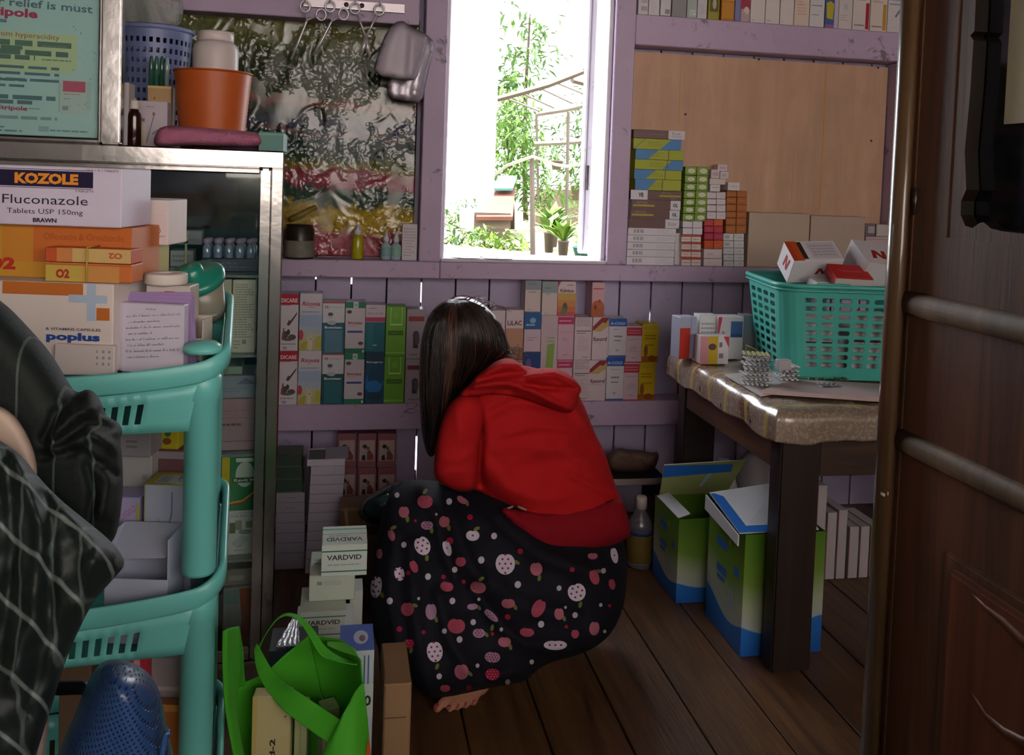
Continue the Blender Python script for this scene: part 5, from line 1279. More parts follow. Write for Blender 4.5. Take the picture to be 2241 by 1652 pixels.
for s_ in (-.085, .12):
    mb = MB(); mb.box((s_ - .045, -.184, .262), (s_ + .045, -.176, .272), TEALP, .002); mb.build('handle_lug', bkt)
def inb(name, label, lx, ly, lz, w, d, h, rz, rx, ry, base, prints=(), top=(), left=(), group='boxes heaped in the teal basket', wrap=False):
    o = carton_local(name, w, h, d, base, prints, top, left, wrap=wrap)
    M = Matrix.Translation((bc2[0], bc2[1], TT)) @ Matrix.Rotation(brz, 4, 'Z') @ Matrix.Translation((lx, ly, lz)) @ Matrix.Rotation(rz, 4, 'Z') @ Matrix.Rotation(ry, 4, 'Y') @ Matrix.Rotation(rx, 4, 'X')
    o.matrix_world = M; return tag(o, label, 'box', group)
NN = lambda u, v, s: [('p', [(u - s, v - s), (u - s * .6, v + s), (u - s * .1, v + s), (u + s * .35, v - s * .2), (u + s * .5, v + s), (u + s, v + s), (u + s * .7, v - s), (u + s * .2, v - s), (u - s * .3, v + s * .1), (u - s * .5, v - s)], '#98251f')]
WB = '#d5d0d4'
inb('white_box', 'big white box with a red letter on its end and an orange and black stripe', -.098, -.045, .262, .150, .085, .085, .10, .62, -.05, WB, prints=NN(.62, .5, .13) + [('r', .8, .3, .95, .7, '#6a5450')], top=[('r', 0, 0, .22, 1, '#b03c22'), ('r', .1, 0, .22, 1, '#c0501f'), ('r', .22, .08, .31, .95, '#332624'), ('r', .4, .1, .95, .9, '#c5bfc6'), ('l', .45, .9, .2, .8, 4, '#a9a2ac')], left=[('p', [(.35, .3), (.42, .8), (.55, .8), (.62, .5), (.68, .8), (.8, .8), (.7, .3), (.57, .3), (.5, .55), (.45, .3)], '#98251f')])
inb('white_box', 'white box wrapped in film with a red letter on its tilted lid',  .082, -.098, .250, .15, .12, .088, .12, .52, .08, WB, top=NN(.36, .42, .17), wrap=True)
inb('red_box', 'red box with pale lettering on its lid and a white front edge', -.028, -.162, .262, .105, .075, .032, .04, .42, .03, '#cdc4c2', prints=[('r', 0, .9, 1, 1, '#b5201f')], top=[('r', 0, 0, 1, 1, '#b81f1c'), ('t', 'Tanzonium', .5, .52, .16, '#cf7a70', {'w': .6})], left=[('r', 0, 0, 1, 1, '#b81f1c'), ('r', .2, .45, .6, .55, '#cf7a70')])
inb('white_box', 'small white box wedged behind the red box', -.092, -.128, .225, .06, .05, .05, .2, .2, 0, '#c2bab8')
for i, (lx, ly, lz, w, d, h, rz, c_) in enumerate([(-.095, -.125, .006, .14, .1, .09, .0, '#b9aeb2'), (.07, -.125, .006, .15, .1, .10, .0, '#c9c0c4'), (-.095, .01, .006, .14, .1, .11, .0, '#a59a9e'), (.075, .0, .006, .15, .11, .12, .0, '#bdb4b8'), (-.11, -.125, .103, .12, .09, .07, .0, '#c5bcc0'), (.05, -.13, .113, .13, .1, .07, .03, '#b5a8a6')]):
    inb('white_box', f'dull white box glimpsed through the basket slots, {["low by the near corner", "low in the middle front", "low at the back corner", "low at the back", "upper by the near corner", "upper in the middle"][i]}', lx, ly, lz, w, d, h, rz, 0, 0, c_, group='boxes inside the teal basket')

# pale cartons standing on the ledge behind the basket
for q, nm, c_ in (((1637, 466, 1770, 596), 'large blank cream carton on the ledge, next to the orange block', '#b9a595'), ((1772, 473, 1891, 600), 'large blank cream carton on the ledge, partly behind the basket boxes', '#b8a496')):
    carton('cream_carton', nm, q, SY + .004, .06, c_, [('r', .0, .985, 1, 1, '#a5917f')], z0=SZ, group='blank cream cartons on the ledge')
LZ2 = Z(1920, 540)
carton('white_carton', 'pale pink box at the far end of the ledge under small ones', (1893, 518, 1965, 600), SY + .002, .06, '#c0adb0', [('r', 0, .9, 1, .93, '#a88f94')], z0=SZ); 
zq = ztop_of(bpy.data.objects[[o.name for o in COL.objects if o.get('label', '').startswith('pale pink box at the far')][0]])
carton('white_carton', 'small dark and white box at the far end of the ledge', (1893, 490, 1916, 518), SY + .004, .05, '#75676c', [('r', .3, .25, .9, .8, '#b0a8b4')], z0=zq)
carton('white_carton', 'small grey white box touching the door edge on the ledge', (1918, 491, 1950, 518), SY + .004, .05, '#b5a9a8', [('r', .1, .1, .9, .85, '#bdb4b2')], z0=zq)

# ------------------------------------------------------------------ under the table
gb = NT('green_blue_carton_print')
tc = gb.n('TexCoord'); sp_ = gb.n('SeparateXYZ'); gb.l(tc.outputs['Generated'], sp_.inputs[0])
wave = gb.math('MULTIPLY', gb.math('SINE', gb.math('MULTIPLY', gb.math('ADD', sp_.outputs['Y'], gb.math('MULTIPLY', sp_.outputs['X'], 1.0)), 4.4)), 0.07)
zz2 = gb.math('ADD', sp_.outputs['Z'], wave)
c = gb.ramp(zz2, [(0.0, '#1c5cae'), (0.235, '#2a72c4'), (0.25, '#a9b4b4'), (0.40, '#a5b094'), (0.62, '#6a8a34'), (1.0, '#4a7420')])
GBP = gb.set(Base_Color=c, Roughness=.4, Specular_IOR_Level=.4)
def openbox(name, label, x0, y0, x1, y1, h, flaps, marks=True, lid=None):
    root = empty(name, label, 'box', ((x0 + x1) / 2, (y0 + y1) / 2, 0), 0, 'green and blue cartons under the table')
    w, d = (x1 - x0) / 2, (y1 - y0) / 2; t = .003
    mb = MB(); inn = paper('#c3bfb6')
    mb.box((-w, -d, .001), (w, -d + t, h), GBP); mb.box((-w, d - t, .001), (w, d, h), GBP); mb.box((-w, -d + t, .001), (-w + t, d - t, h), GBP); mb.box((w - t, -d + t, .001), (w, d - t, h), GBP); mb.box((-w + t, -d + t, .001), (w - t, d - t, .004), inn)
    if marks:
        bl = flat('#3467b0'); pl = flat('#8fb0cc')
        for (a, b, c0, c1, m) in ((.25, .55, .72, .80, bl), (.28, .55, .50, .57, bl), (.3, .5, .44, .48, bl), (.75, .88, .6, .68, bl), (.62, .66, .3, .44, pl), (.70, .74, .3, .46, pl), (.6, .63, .8, .86, flat('#c2b23a'))):
            mb.poly([(-w - .0004, d - 2 * d * a, h * c0), (-w - .0004, d - 2 * d * b, h * c0), (-w - .0004, d - 2 * d * b, h * c1), (-w - .0004, d - 2 * d * a, h * c1)], m)
    mb.build('carton_body', root)
    for nm, pts, m1 in flaps:
        mb = MB(); P = [np.array(p) - np.array(root.location) for p in pts]; nrm = np.cross(P[1] - P[0], P[2] - P[0]); nrm = nrm / np.linalg.norm(nrm) * .0028; n = len(P)
        mb.add(list(P) + [p - nrm for p in P], [tuple(range(n))], m1[0]); mb.f += [tuple(range(2 * n - 1, n - 1, -1))]; mb.m.append(mb.mi(m1[1])); mb.sm.append(False)
        for i in range(n): mb.f.append((i, i + n, (i + 1) % n + n, (i + 1) % n)); mb.m.append(mb.mi(m1[1])); mb.sm.append(False)
        if len(m1) > 2:
            for uvs, mm in m1[2]: 
                e1, e2 = P[1] - P[0], P[-1] - P[0]; nn_ = np.cross(e1, e2); nn_ /= np.linalg.norm(nn_); nn_ = nn_ if np.dot(nn_, CAM - np.array(root.location) - P[0]) > 0 else -nn_
                mb.poly([P[0] + e1 * u + e2 * v_ + nn_ * .0034 for u, v_ in uvs], mm)
        mb.build('flap', root)
    return root
WHT = paper('#c9ced6'); BLU = paper('#2a6cc4'); GRNP = paper('#7f9f3e')
ax0, ay0, ax1, ay1, ah = 1.022, 2.066, 1.245, 2.29, .318
openbox('large_carton', 'green, white and blue carton with its lid flap folded out beside the table leg', ax0, ay0, ax1, ay1, ah, [
    ('flap', [(ax0 - .016, ay0 + .002, ah + .002), (ax0 - .008, ay1 - .01, ah + .03), (ax1 - .02, ay1 - .012, ah + .055), (ax1 - .02, ay0 + .002, ah + .004)], (WHT, WHT, [([(0.0, .0), (.97, .0), (.97, .22), (.5, .42), (0, .40)], BLU)])),
    ('flap', [(ax0 - .018, ay0 - .001, ah - .028), (ax0 - .018, ay1 - .012, ah - .012), (ax0 - .017, ay1 - .012, ah + .028), (ax0 - .018, ay0 - .001, ah + .0)], (WHT, WHT))])
bx0_, by0_, bx1_, by1_, bh_ = .962, 2.36, 1.20, 2.56, .245
openbox('large_carton', 'green and blue carton standing open with its blue lid raised behind the other', bx0_, by0_, bx1_, by1_, bh_, [
    ('flap', [(bx0_ + .01, by1_ - .01, bh_ + .002), (bx1_ - .01, by1_ - .01, bh_ + .002), (bx1_ + .02, by1_ - .075, bh_ + .125), (bx0_ - .002, by1_ - .07, bh_ + .115)][::1], (paper('#8f9a62'), WHT, [([(0, .62), (1, .75), (1, 1), (0, 1)], BLU), ([(.55, .3), (.6, .3), (.72, .72), (.66, .72)], flat('#8fb0cc'))])),
    ('flap', [(bx0_ - .001, by0_ + .006, bh_ + .001), (bx0_ - .001, by1_ - .02, bh_ + .001), (bx0_ + .035, by1_ - .02, bh_ + .012), (bx0_ + .035, by0_ + .006, bh_ + .012)], (WHT, WHT))])
jugm = mat('#b9b5b8', .35, var=.06, trans=.15, name='cloudy_jug_plastic')
for i, (px, top) in enumerate(((1530, 975), (1576, 993), (1640, 985))):
    turned('water_jug', f'cloudy white plastic jug standing behind the open cartons, {["nearest the rear leg", "in the middle", "nearest the front leg"][i]}', 'jug', px, (2.92, 2.77, 2.90)[i], [('jug_body', [(1175, 33), (1170, 34), (1058, 34), (1034, 26), (1018, 13)], jugm), ('jug_cap', [(1017.5, 14), (998, 14), (996, 12)], mat('#c9c6c8', .4))], .0005, 'cloudy jugs under the table')
# upright slim white boxes
for i, (x0, x1, yt) in enumerate(((1786, 1806, 1062), (1808, 1829, 1122), (1832, 1852, 1116), (1857, 1878, 1153), (1881, 1901, 1152), (1904, 1926, 1150), (1929, 1950, 1185))):
    carton('slim_box', f'slim upright white box, {ORD[i]} from the table leg', (x0, yt, x1, 1265), 2.455, .15, '#b3acb0', [('r', .0, 0, .06, 1, '#8a4450')], z0=.0008, group='slim white boxes standing under the table')
turned('oil_bottle', 'plastic bottle with white cap and yellow label on the floor beside the red top', 'bottle', 1398, 2.62, [
    ('bottle_body', [(1236, 27), (1230, 29), (1170, 28), (1150, 28), (1138, 24), (1122, 14), (1112, 11)], mat('#8d8a92', .15, var=.1, trans=.6, name='clear_bottle_plastic')),
    ('label', [(1222, 29.4), (1221, 29.6), (1166, 28.8), (1165, 28.6)], mat('#5d4c18', .5, var=.25, scale=30)), ('label_band', [(1164.5, 28.7), (1153, 28.8)], mat('#2c3866', .5)), ('screw_cap', [(1112, 12.5), (1090, 12), (1086, 10), (1085, 0.5)], mat('#b5aca8', .4))], .0005)
# low bench behind, brown paper bag, dark cardboard box
be = empty('low_bench', 'low dark bench with a pale front edge under the wall shelf', 'bench', (1.02, 2.83, 0))
zt_ = Z(1400, 1047, 2.78)
mb = MB(); mb.box((-.20, -.05, zt_ - .02), (.06, .12, zt_), mat('#2a2428', .6), .002); mb.build('bench_top', be)
mb = MB(); mb.box((-.20, -.056, zt_ - .021), (.045, -.0505, zt_ + .001), mat('#8d7f80', .6, var=.1), .002); mb.build('edge_strip', be)
for x in (-.19, .035):
    mb = MB(); mb.box((x, -.045, 0), (x + .02, .115, zt_ - .0205), mat('#1f1a1e', .7), .002); mb.build('leg', be)
pbg = inflate('paper_bag', [(1330, 1046), (1326, 1010), (1352, 992), (1372, 998), (1400, 998), (1425, 1006), (1440, 1000), (1442, 1016), (1430, 1046), (1380, 1050)], 2.83, 22, .04, .04, mat('#5a463c', .6, var=.3), None, [([(1350, 1000), (1375, 1012)], 5, .012), ([(1400, 1005), (1420, 1030)], 6, .01)], 7, 1)
rest(pbg, zt_ + .0015); tag(pbg, 'crumpled brown bag lying on the low bench', 'bag')
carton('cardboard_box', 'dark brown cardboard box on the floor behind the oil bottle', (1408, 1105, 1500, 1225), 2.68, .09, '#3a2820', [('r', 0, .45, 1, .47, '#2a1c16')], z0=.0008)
# ------------------------------------------------------------------ boxes on the floor in front
VG = '#c3cdc6'
def pr_v(txt='VARDVID'): return [('r', 0, .78, 1, .82, '#2f6f5c'), ('r', 0, .14, 1, .18, '#2f6f5c'), ('t', txt, .5, .6, .16, '#2a3038', {'b': .02, 'w': .76}), ('l', .14, .86, .33, .41, 1, '#8fa09a')]
VT = [('r', 0, .78, 1, .86, '#6fa592'), ('r', 0, .55, 1, .57, '#5f7f78'), ('t', 'VARDVID', .5, .28, .2, '#3a4248', {'b': .02, 'w': .8, 'r': 180}), ('l', .15, .85, .42, .5, 1, '#8a9490')]
GV = 'white and green cartons in the floor pile'
base_ = carton('floor_carton', 'large white carton at the foot of the pile behind the green bag', (640, 1400, 770, 1700), 1.80, .15, '#b9bfbb', [], z0=.0008)
z = ztop_of(base_)
o = carton('tablet_carton', 'white and green carton partly behind the green bag handle', (655, 1338, 756, 1399), 1.802, .11, '#b5bcb2', pr_v() , [('r', 0, 0, 1, 1, '#b9c2b6')], z0=z, group=GV); z1 = ztop_of(o)
o2 = carton('tablet_carton', 'plain white carton with a small square code under the topmost one', (676, 1258, 776, 1337), 1.845, .12, '#b3bcae', [('r', .17, .62, .28, .76, '#7f8a8c'), ('l', .32, .7, .6, .78, 3, '#98a29e')], [('l', .1, .4, .4, .7, 2, '#8a938f')], z0=z1, group=GV); z2 = ztop_of(o2)
o3 = carton('tablet_carton', 'topmost white carton with dark lettering between green lines', (703, 1192, 803, 1268), 1.835, .10, VG, pr_v(), VT, z0=z2, group=GV)
carton('tall_carton', 'white carton standing behind the pile beside the skirt', (762, 1292, 790, 1600), 1.985, .06, '#bcc4be', [], z0=.0008)
kr = empty('kraft_carton', 'brown kraft carton with a sealed sloping flap in front of the skirt', 'box', (0, 0, 0))
x0, x1, zt = aty(838, 1600, 1.55)[0], aty(898, 1600, 1.55)[0], aty(868, 1498, 1.55)[2]
kd = .145; KR = mat('#8d6f50', .7, var=.15, scale=9, bump=.15, bscale=30)
kr.location = ((x0 + x1) / 2, 1.55, .0008); w_ = (x1 - x0) / 2
mb = MB(); mb.box((-w_, 0, 0), (w_, kd, zt), KR, .003); mb.build('carton_body', kr)
zt2 = aty(850, 1435, 1.67)[2]
mb = MB(); mb.add([(-w_, .002, zt + .0005), (w_, .002, zt + .0005), (w_, kd - .002, zt2), (-w_, kd - .002, zt2), (-w_, .002, zt - .001), (w_, .002, zt - .001), (w_, kd - .002, zt - .001), (-w_, kd - .002, zt - .001)], [(0, 1, 2, 3), (0, 4, 5, 1), (1, 5, 6, 2), (2, 6, 7, 3), (3, 7, 4, 0)], KR)
mb.box((-w_ - .0006, -.0008, zt - .062), (w_ - .008, .0002, zt - .0602), mat('#5d4632', .7)); mb.build('sealed_flap', kr)
bx = aty(817, 1500, 1.46)
x0, x1 = aty(742, 1500, 1.46)[0], aty(817, 1500, 1.46)[0]; zt = aty(790, 1425, 1.46)[2]
bb = carton_local('blue_carton', x1 - x0, zt, .088, '#b5bfc6', [('r', .70, 0, .74, .98, '#3d5f8a'), ('r', .82, 0, .86, .98, '#3d5f8a'), ('r', .62, .72, 1, .86, '#b5c4bc'), ('t', '0', .84, .79, .045, '#20262e', {'b': .03}), ('r', .62, .5, 1, .505, '#8fa0aa')],
    [('r', 0, 0, 1, 1, '#3456a8'), ('e', .62, .5, .22, .26, '#aab4cc'), ('e', .66, .45, .09, .12, '#7a4650')], right=[('r', 0, 0, 1, 1, '#a49aac')], wrap=True)
bb.location = ((x0 + x1) / 2, 1.46, .0008); tag(bb, 'film-wrapped tall carton with a royal blue top beside the green bag', 'box')
# clear pack with stripes behind the bag handle
pk = empty('clear_pack', 'clear film pack with blue stripes slanting behind the green bag handle', 'pack', (0, 0, 0))
P = [aty(px, py, Y) for px, py, Y in ((604, 1415, 1.60), (655, 1412, 1.60), (652, 1352, 1.69), (640, 1352, 1.69))]
c_ = np.mean(P, 0); pk.location = (c_[0], c_[1], c_[2])
mb = MB(); Pn = [p - c_ for p in P]; nrm = np.array([0, .012, -.02])
flm = mat('#b9bcc8', .12, var=.2, scale=40, bump=.8, bscale=45, coat=1.0, name='crinkled_film')
n = 14; V = []; F = []
for j in range(n + 1):
    for i in range(n + 1):
        u, v_ = i / n, j / n; a = Pn[0] * (1 - u) + Pn[1] * u; b = Pn[3] * (1 - u) + Pn[2] * u; q = a * (1 - v_) + b * v_
        V.append(q + np.array([0, 0, 1]) * .0035 * math.sin(u * 26 + v_ * 9) * math.sin(v_ * 11))
for j in range(n):
    for i in range(n): a = j * (n + 1) + i; F.append((a, a + 1, a + n + 2, a + n + 1))
mb.add(V, F, flm, True); o = mb.build('film', pk); so = o.modifiers.new('s', 'SOLIDIFY'); so.thickness = .0012
mb = MB()
for k in range(3):
    u = .35 + k * .2; a = Pn[0] * (1 - u) + Pn[1] * u; b = Pn[3] * (1 - u) + Pn[2] * u
    mb.ribbon([a + nrm * .3, b + nrm * .3], np.array([.004, 0, 0]), .0006, flat('#3c5a96'))
mb.build('stripe', pk)
pb_ = P[0][2]
bxp = carton_local('navy_carton', .085, pb_ - .012, .085, '#27323f', [('r', 0, .9, 1, 1, '#3a4858')]); bxp.location = (aty(640, 1450, 1.60)[0], 1.605, .0008); tag(bxp, 'dark navy carton under the clear striped pack', 'box')

# green shopping bag with its strap handles
GRB = NT('green_nonwoven'); v = GRB.coord('Object'); n1 = GRB.noise(v, 600, 2, .5); n2 = GRB.noise(v, 9, 4, .6); n3 = GRB.noise(v, 22, 4, .6)
c = GRB.mix(n2, '#3a9420', '#4db028'); c = GRB.mix(GRB.math('MULTIPLY', n1, .35), c, '#2f7a1c'); GRB.bump(n3, .35, .006)
GM = GRB.set(Base_Color=c, Roughness=.7, Specular_IOR_Level=.25)
GRB.b.inputs['Subsurface Weight'].default_value = .0
bag = empty('shopping_bag', 'bright green fabric shopping bag slumped open with looped handles', 'bag', aty(660, 1900, 1.36)); bag.location.z = 0
BL = np.array(bag.location)
def sheet(name, pts, m=GM, th=.0016, parent=bag, sub=12):
    """cloth quad patch through a grid of 3-D control rows"""
    R = [[np.array(p, float) for p in row] for row in pts]
    def spl(row, t):
        k = t * (len(row) - 1); i = min(int(k), len(row) - 2); f = k - i
        p0, p1, p2, p3 = row[max(i - 1, 0)], row[i], row[i + 1], row[min(i + 2, len(row) - 1)]
        return .5 * ((2 * p1) + (-p0 + p2) * f + (2 * p0 - 5 * p1 + 4 * p2 - p3) * f * f + (-p0 + 3 * p1 - 3 * p2 + p3) * f ** 3)
    V = []; F = []; nu, nv = sub * (len(R[0]) - 1), sub * (len(R) - 1)
    for j in range(nv + 1):
        col = [spl([R[a][b] for a in range(len(R))], j / nv) for b in range(len(R[0]))]
        for i in range(nu + 1): V.append(spl(col, i / nu) - (np.array(parent.location) if parent else 0))
    for j in range(nv):
        for i in range(nu): a = j * (nu + 1) + i; F.append((a, a + 1, a + nu + 2, a + nu + 1))
    mb = MB(); mb.add(V, F, m, True); o = mb.build(name, parent); so = o.modifiers.new('s', 'SOLIDIFY'); so.thickness = th; so.offset = 0
    return o
A = lambda px, py, Y: aty(px, py, Y)
# back panel (inside seen), side gusset, front panel
sheet('back_panel', [[A(512, 1502, 1.40), A(575, 1475, 1.43), A(620, 1436, 1.44), A(676, 1390, 1.45)], [A(512, 1600, 1.39), A(570, 1580, 1.43), A(635, 1550, 1.46), A(700, 1500, 1.455)], [A(520, 1750, 1.39), A(570, 1750, 1.43), A(640, 1750, 1.46), A(722, 1720, 1.45)], [A(542, 2000, 1.39), A(580, 2000, 1.43), A(640, 2000, 1.45), A(730, 2000, 1.44)]])
sheet('side_panel', [[A(676, 1390, 1.45), A(712, 1395, 1.43), A(752, 1404, 1.40), A(790, 1445, 1.345)], [A(700, 1500, 1.455), A(735, 1500, 1.44), A(770, 1510, 1.40), A(796, 1530, 1.33)], [A(722, 1620, 1.45), A(745, 1625, 1.43), A(780, 1640, 1.38), A(808, 1660, 1.31)], [A(730, 2000, 1.44), A(755, 2000, 1.42), A(790, 2000, 1.36), A(822, 2000, 1.30)]])
sheet('front_panel', [[A(795, 1492, 1.335), A(779, 1510, 1.325), A(768, 1532, 1.31), A(752, 1562, 1.30)], [A(806, 1600, 1.315), A(775, 1605, 1.29), A(735, 1620, 1.285), A(712, 1640, 1.29)], [A(815, 1720, 1.30), A(770, 1720, 1.27), A(720, 1730, 1.27), A(680, 1740, 1.28)], [A(822, 2000, 1.30), A(740, 2000, 1.26), A(640, 2000, 1.26), A(548, 2000, 1.28)]])
sheet('left_panel', [[A(512, 1502, 1.40), A(512, 1560, 1.37), A(508, 1640, 1.33)], [A(516, 1640, 1.39), A(516, 1680, 1.35), A(518, 1760, 1.32)], [A(542, 2000, 1.39), A(540, 2000, 1.34), A(548, 2000, 1.28)]], sub=8)
sheet('rolled_hem', [[A(716, 1404, 1.415), A(750, 1406, 1.395), A(776, 1420, 1.365)], [A(716, 1412, 1.405), A(745, 1425, 1.385), A(784, 1437, 1.352)]], mat('#5cab3a', .7, var=.1), sub=8)
sheet('crossing_strap', [[A(556, 1420, 1.42), A(566, 1478, 1.39), A(612, 1545, 1.348), A(668, 1590, 1.32), A(728, 1632, 1.292)], [A(562, 1408, 1.42), A(606, 1480, 1.385), A(650, 1512, 1.348), A(700, 1545, 1.33), A(752, 1580, 1.30)]], sub=10)
# the looped handle and the strap over the back edge
hp = [(562, 1440, 1.43), (566, 1415, 1.425), (585, 1380, 1.41), (608, 1352, 1.40), (630, 1343, 1.395), (656, 1352, 1.39), (682, 1382, 1.385), (708, 1420, 1.375), (742, 1440, 1.36), (782, 1452, 1.345)]
wv_ = []
mb = MB()
L = []; Rr = []
for i, (px, py, Y) in enumerate(hp):
    w0_ = [16, 15, 7, 5, 5, 8, 15, 18, 10, 4][i]
    L.append(A(px - w0_ * .3, py + w0_ * .8, Y)); Rr.append(A(px + w0_ * .3, py - w0_ * .2, Y + .012))
sheet('handle', [L, Rr], sub=6)
sheet('rear_handle', [[A(487, 1382, 1.26), A(487, 1460, 1.26), A(494, 1560, 1.265), A(520, 1700, 1.27)], [A(503, 1374, 1.27), A(502, 1460, 1.27), A(506, 1560, 1.275), A(534, 1700, 1.28)], [A(523, 1370, 1.365), A(526, 1450, 1.34), A(518, 1560, 1.315), A(545, 1700, 1.30)]], sub=8)
sheet('handle_fold', [[A(523, 1371, 1.366), A(531, 1420, 1.375), A(534, 1470, 1.385), A(538, 1500, 1.395)], [A(515, 1372, 1.37), A(520, 1420, 1.38), A(518, 1470, 1.39), A(512, 1505, 1.40)]], sub=8)
mb = MB()
for P_ in ([(806, 1612), (810, 1640), (812, 1700), (800, 1700), (801, 1650)],): mb.poly([A(px, py, 1.296) - BL for px, py in P_], flat('#b8431f'))
mb.build('printed_mark', bag)
def bx_in(label, q, Y, d, base, prints=(), rz=0.0, top=()): return carton('boxed_medicine', label, q, Y, d, base, prints, top, rz=rz, group='cartons inside the green bag')
bx_in('yellowish carton with upright black lettering inside the green bag', (548, 1524, 632, 1960), 1.362, .025, '#b5aa7c', [('r', 0, 0, .12, 1, '#b8a262'), ('t', 'Begard-2', .56, .66, .035, '#2a2620', {'b': .03, 'r': 90, 'w': 1.4}), ('e', .86, .9, .03, .006, '#7a5a40')], rz=-.1)
bx_in('greenish cream carton leaning behind the lettered one in the bag', (640, 1548, 668, 1960), 1.375, .03, '#a5ac7c', [('r', .45, 0, .5, 1, '#7f8a5a')], rz=-.1)
bx_in('cream carton corner showing under the crossing strap', (702, 1552, 738, 1960), 1.395, .03, '#a8b088', rz=.3)

# ------------------------------------------------------------------ boxes behind, low by the wall
z = .0008; GW = 'flat white boxes stacked on the floor by the wall'
names = ['bottom'] + [f'{ORD[k]} up' for k in range(1, 9)] + ['third from the top', 'second from the top']
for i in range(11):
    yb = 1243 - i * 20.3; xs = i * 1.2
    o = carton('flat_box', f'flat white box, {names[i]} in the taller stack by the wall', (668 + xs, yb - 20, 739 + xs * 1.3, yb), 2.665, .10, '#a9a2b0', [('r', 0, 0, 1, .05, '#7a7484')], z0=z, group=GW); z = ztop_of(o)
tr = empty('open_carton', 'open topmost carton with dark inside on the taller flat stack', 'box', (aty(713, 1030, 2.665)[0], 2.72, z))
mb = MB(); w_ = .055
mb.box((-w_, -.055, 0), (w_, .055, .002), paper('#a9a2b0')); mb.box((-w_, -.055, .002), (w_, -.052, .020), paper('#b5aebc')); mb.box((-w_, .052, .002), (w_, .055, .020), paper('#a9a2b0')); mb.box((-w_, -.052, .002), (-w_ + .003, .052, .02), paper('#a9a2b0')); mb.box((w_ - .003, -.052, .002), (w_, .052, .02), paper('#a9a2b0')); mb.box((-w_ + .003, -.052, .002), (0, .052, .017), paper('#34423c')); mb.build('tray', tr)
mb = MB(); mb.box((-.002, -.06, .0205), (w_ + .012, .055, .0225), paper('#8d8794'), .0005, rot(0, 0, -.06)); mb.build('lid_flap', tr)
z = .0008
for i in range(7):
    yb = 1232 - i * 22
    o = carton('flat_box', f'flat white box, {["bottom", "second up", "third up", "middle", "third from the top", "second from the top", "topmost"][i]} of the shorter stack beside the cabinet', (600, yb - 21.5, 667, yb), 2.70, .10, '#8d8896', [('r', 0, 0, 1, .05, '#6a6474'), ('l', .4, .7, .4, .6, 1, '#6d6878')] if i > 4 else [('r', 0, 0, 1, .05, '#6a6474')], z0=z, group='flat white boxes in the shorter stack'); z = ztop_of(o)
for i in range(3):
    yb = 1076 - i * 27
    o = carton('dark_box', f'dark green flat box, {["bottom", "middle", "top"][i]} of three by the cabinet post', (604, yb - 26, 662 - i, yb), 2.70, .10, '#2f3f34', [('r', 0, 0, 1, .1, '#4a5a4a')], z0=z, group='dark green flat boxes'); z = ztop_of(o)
PIC = [('r', .1, .2, .92, .8, '#b5a09a'), ('e', .38, .62, .12, .06, '#2f2a2e'), ('p', [(.2, .22), (.25, .45), (.4, .56), (.6, .5), (.62, .22)], '#a8a0a2'), ('e', .56, .56, .09, .06, '#7d5a48'), ('p', [(.5, .22), (.52, .46), (.66, .52), (.86, .36), (.86, .22)], '#7a4438'), ('p', [(.22, .22), (.24, .36), (.4, .38), (.44, .22)], '#2a262a'), ('l', .2, .85, .83, .9, 1, '#a04a5c'), ('l', .15, .85, .06, .12, 1, '#8a5a62')]
for c_, (x0, x1) in enumerate(((738, 779), (783, 823), (826, 866))):
    z = .0008
    for r_ in range(3):
        yb = 1173 - r_ * 75
        o = carton('picture_carton', f'pink edged carton with a picture of two people, {["bottom", "middle", "top"][r_]} row, {["nearest the flat boxes", "middle column", "nearest the woman"][c_]}', (x0, yb - 74.5, x1, yb), 2.955, .06, '#8f5a66', PIC, z0=z, group='pink picture cartons under the shelf'); z = ztop_of(o)
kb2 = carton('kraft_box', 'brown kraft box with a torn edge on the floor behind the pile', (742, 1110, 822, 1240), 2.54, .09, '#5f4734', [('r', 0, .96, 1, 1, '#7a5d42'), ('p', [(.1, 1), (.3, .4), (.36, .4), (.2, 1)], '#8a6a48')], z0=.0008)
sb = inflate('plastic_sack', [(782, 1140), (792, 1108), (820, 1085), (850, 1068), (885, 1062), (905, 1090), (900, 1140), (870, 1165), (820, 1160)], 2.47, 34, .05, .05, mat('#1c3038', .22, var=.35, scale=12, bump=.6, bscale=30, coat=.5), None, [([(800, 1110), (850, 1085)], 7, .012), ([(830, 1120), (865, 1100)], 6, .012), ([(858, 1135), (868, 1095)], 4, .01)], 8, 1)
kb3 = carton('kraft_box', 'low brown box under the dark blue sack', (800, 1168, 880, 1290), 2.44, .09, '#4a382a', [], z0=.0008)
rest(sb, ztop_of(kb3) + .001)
tag(sb, 'glossy dark blue plastic sack beside the woman on a brown box', 'bag')
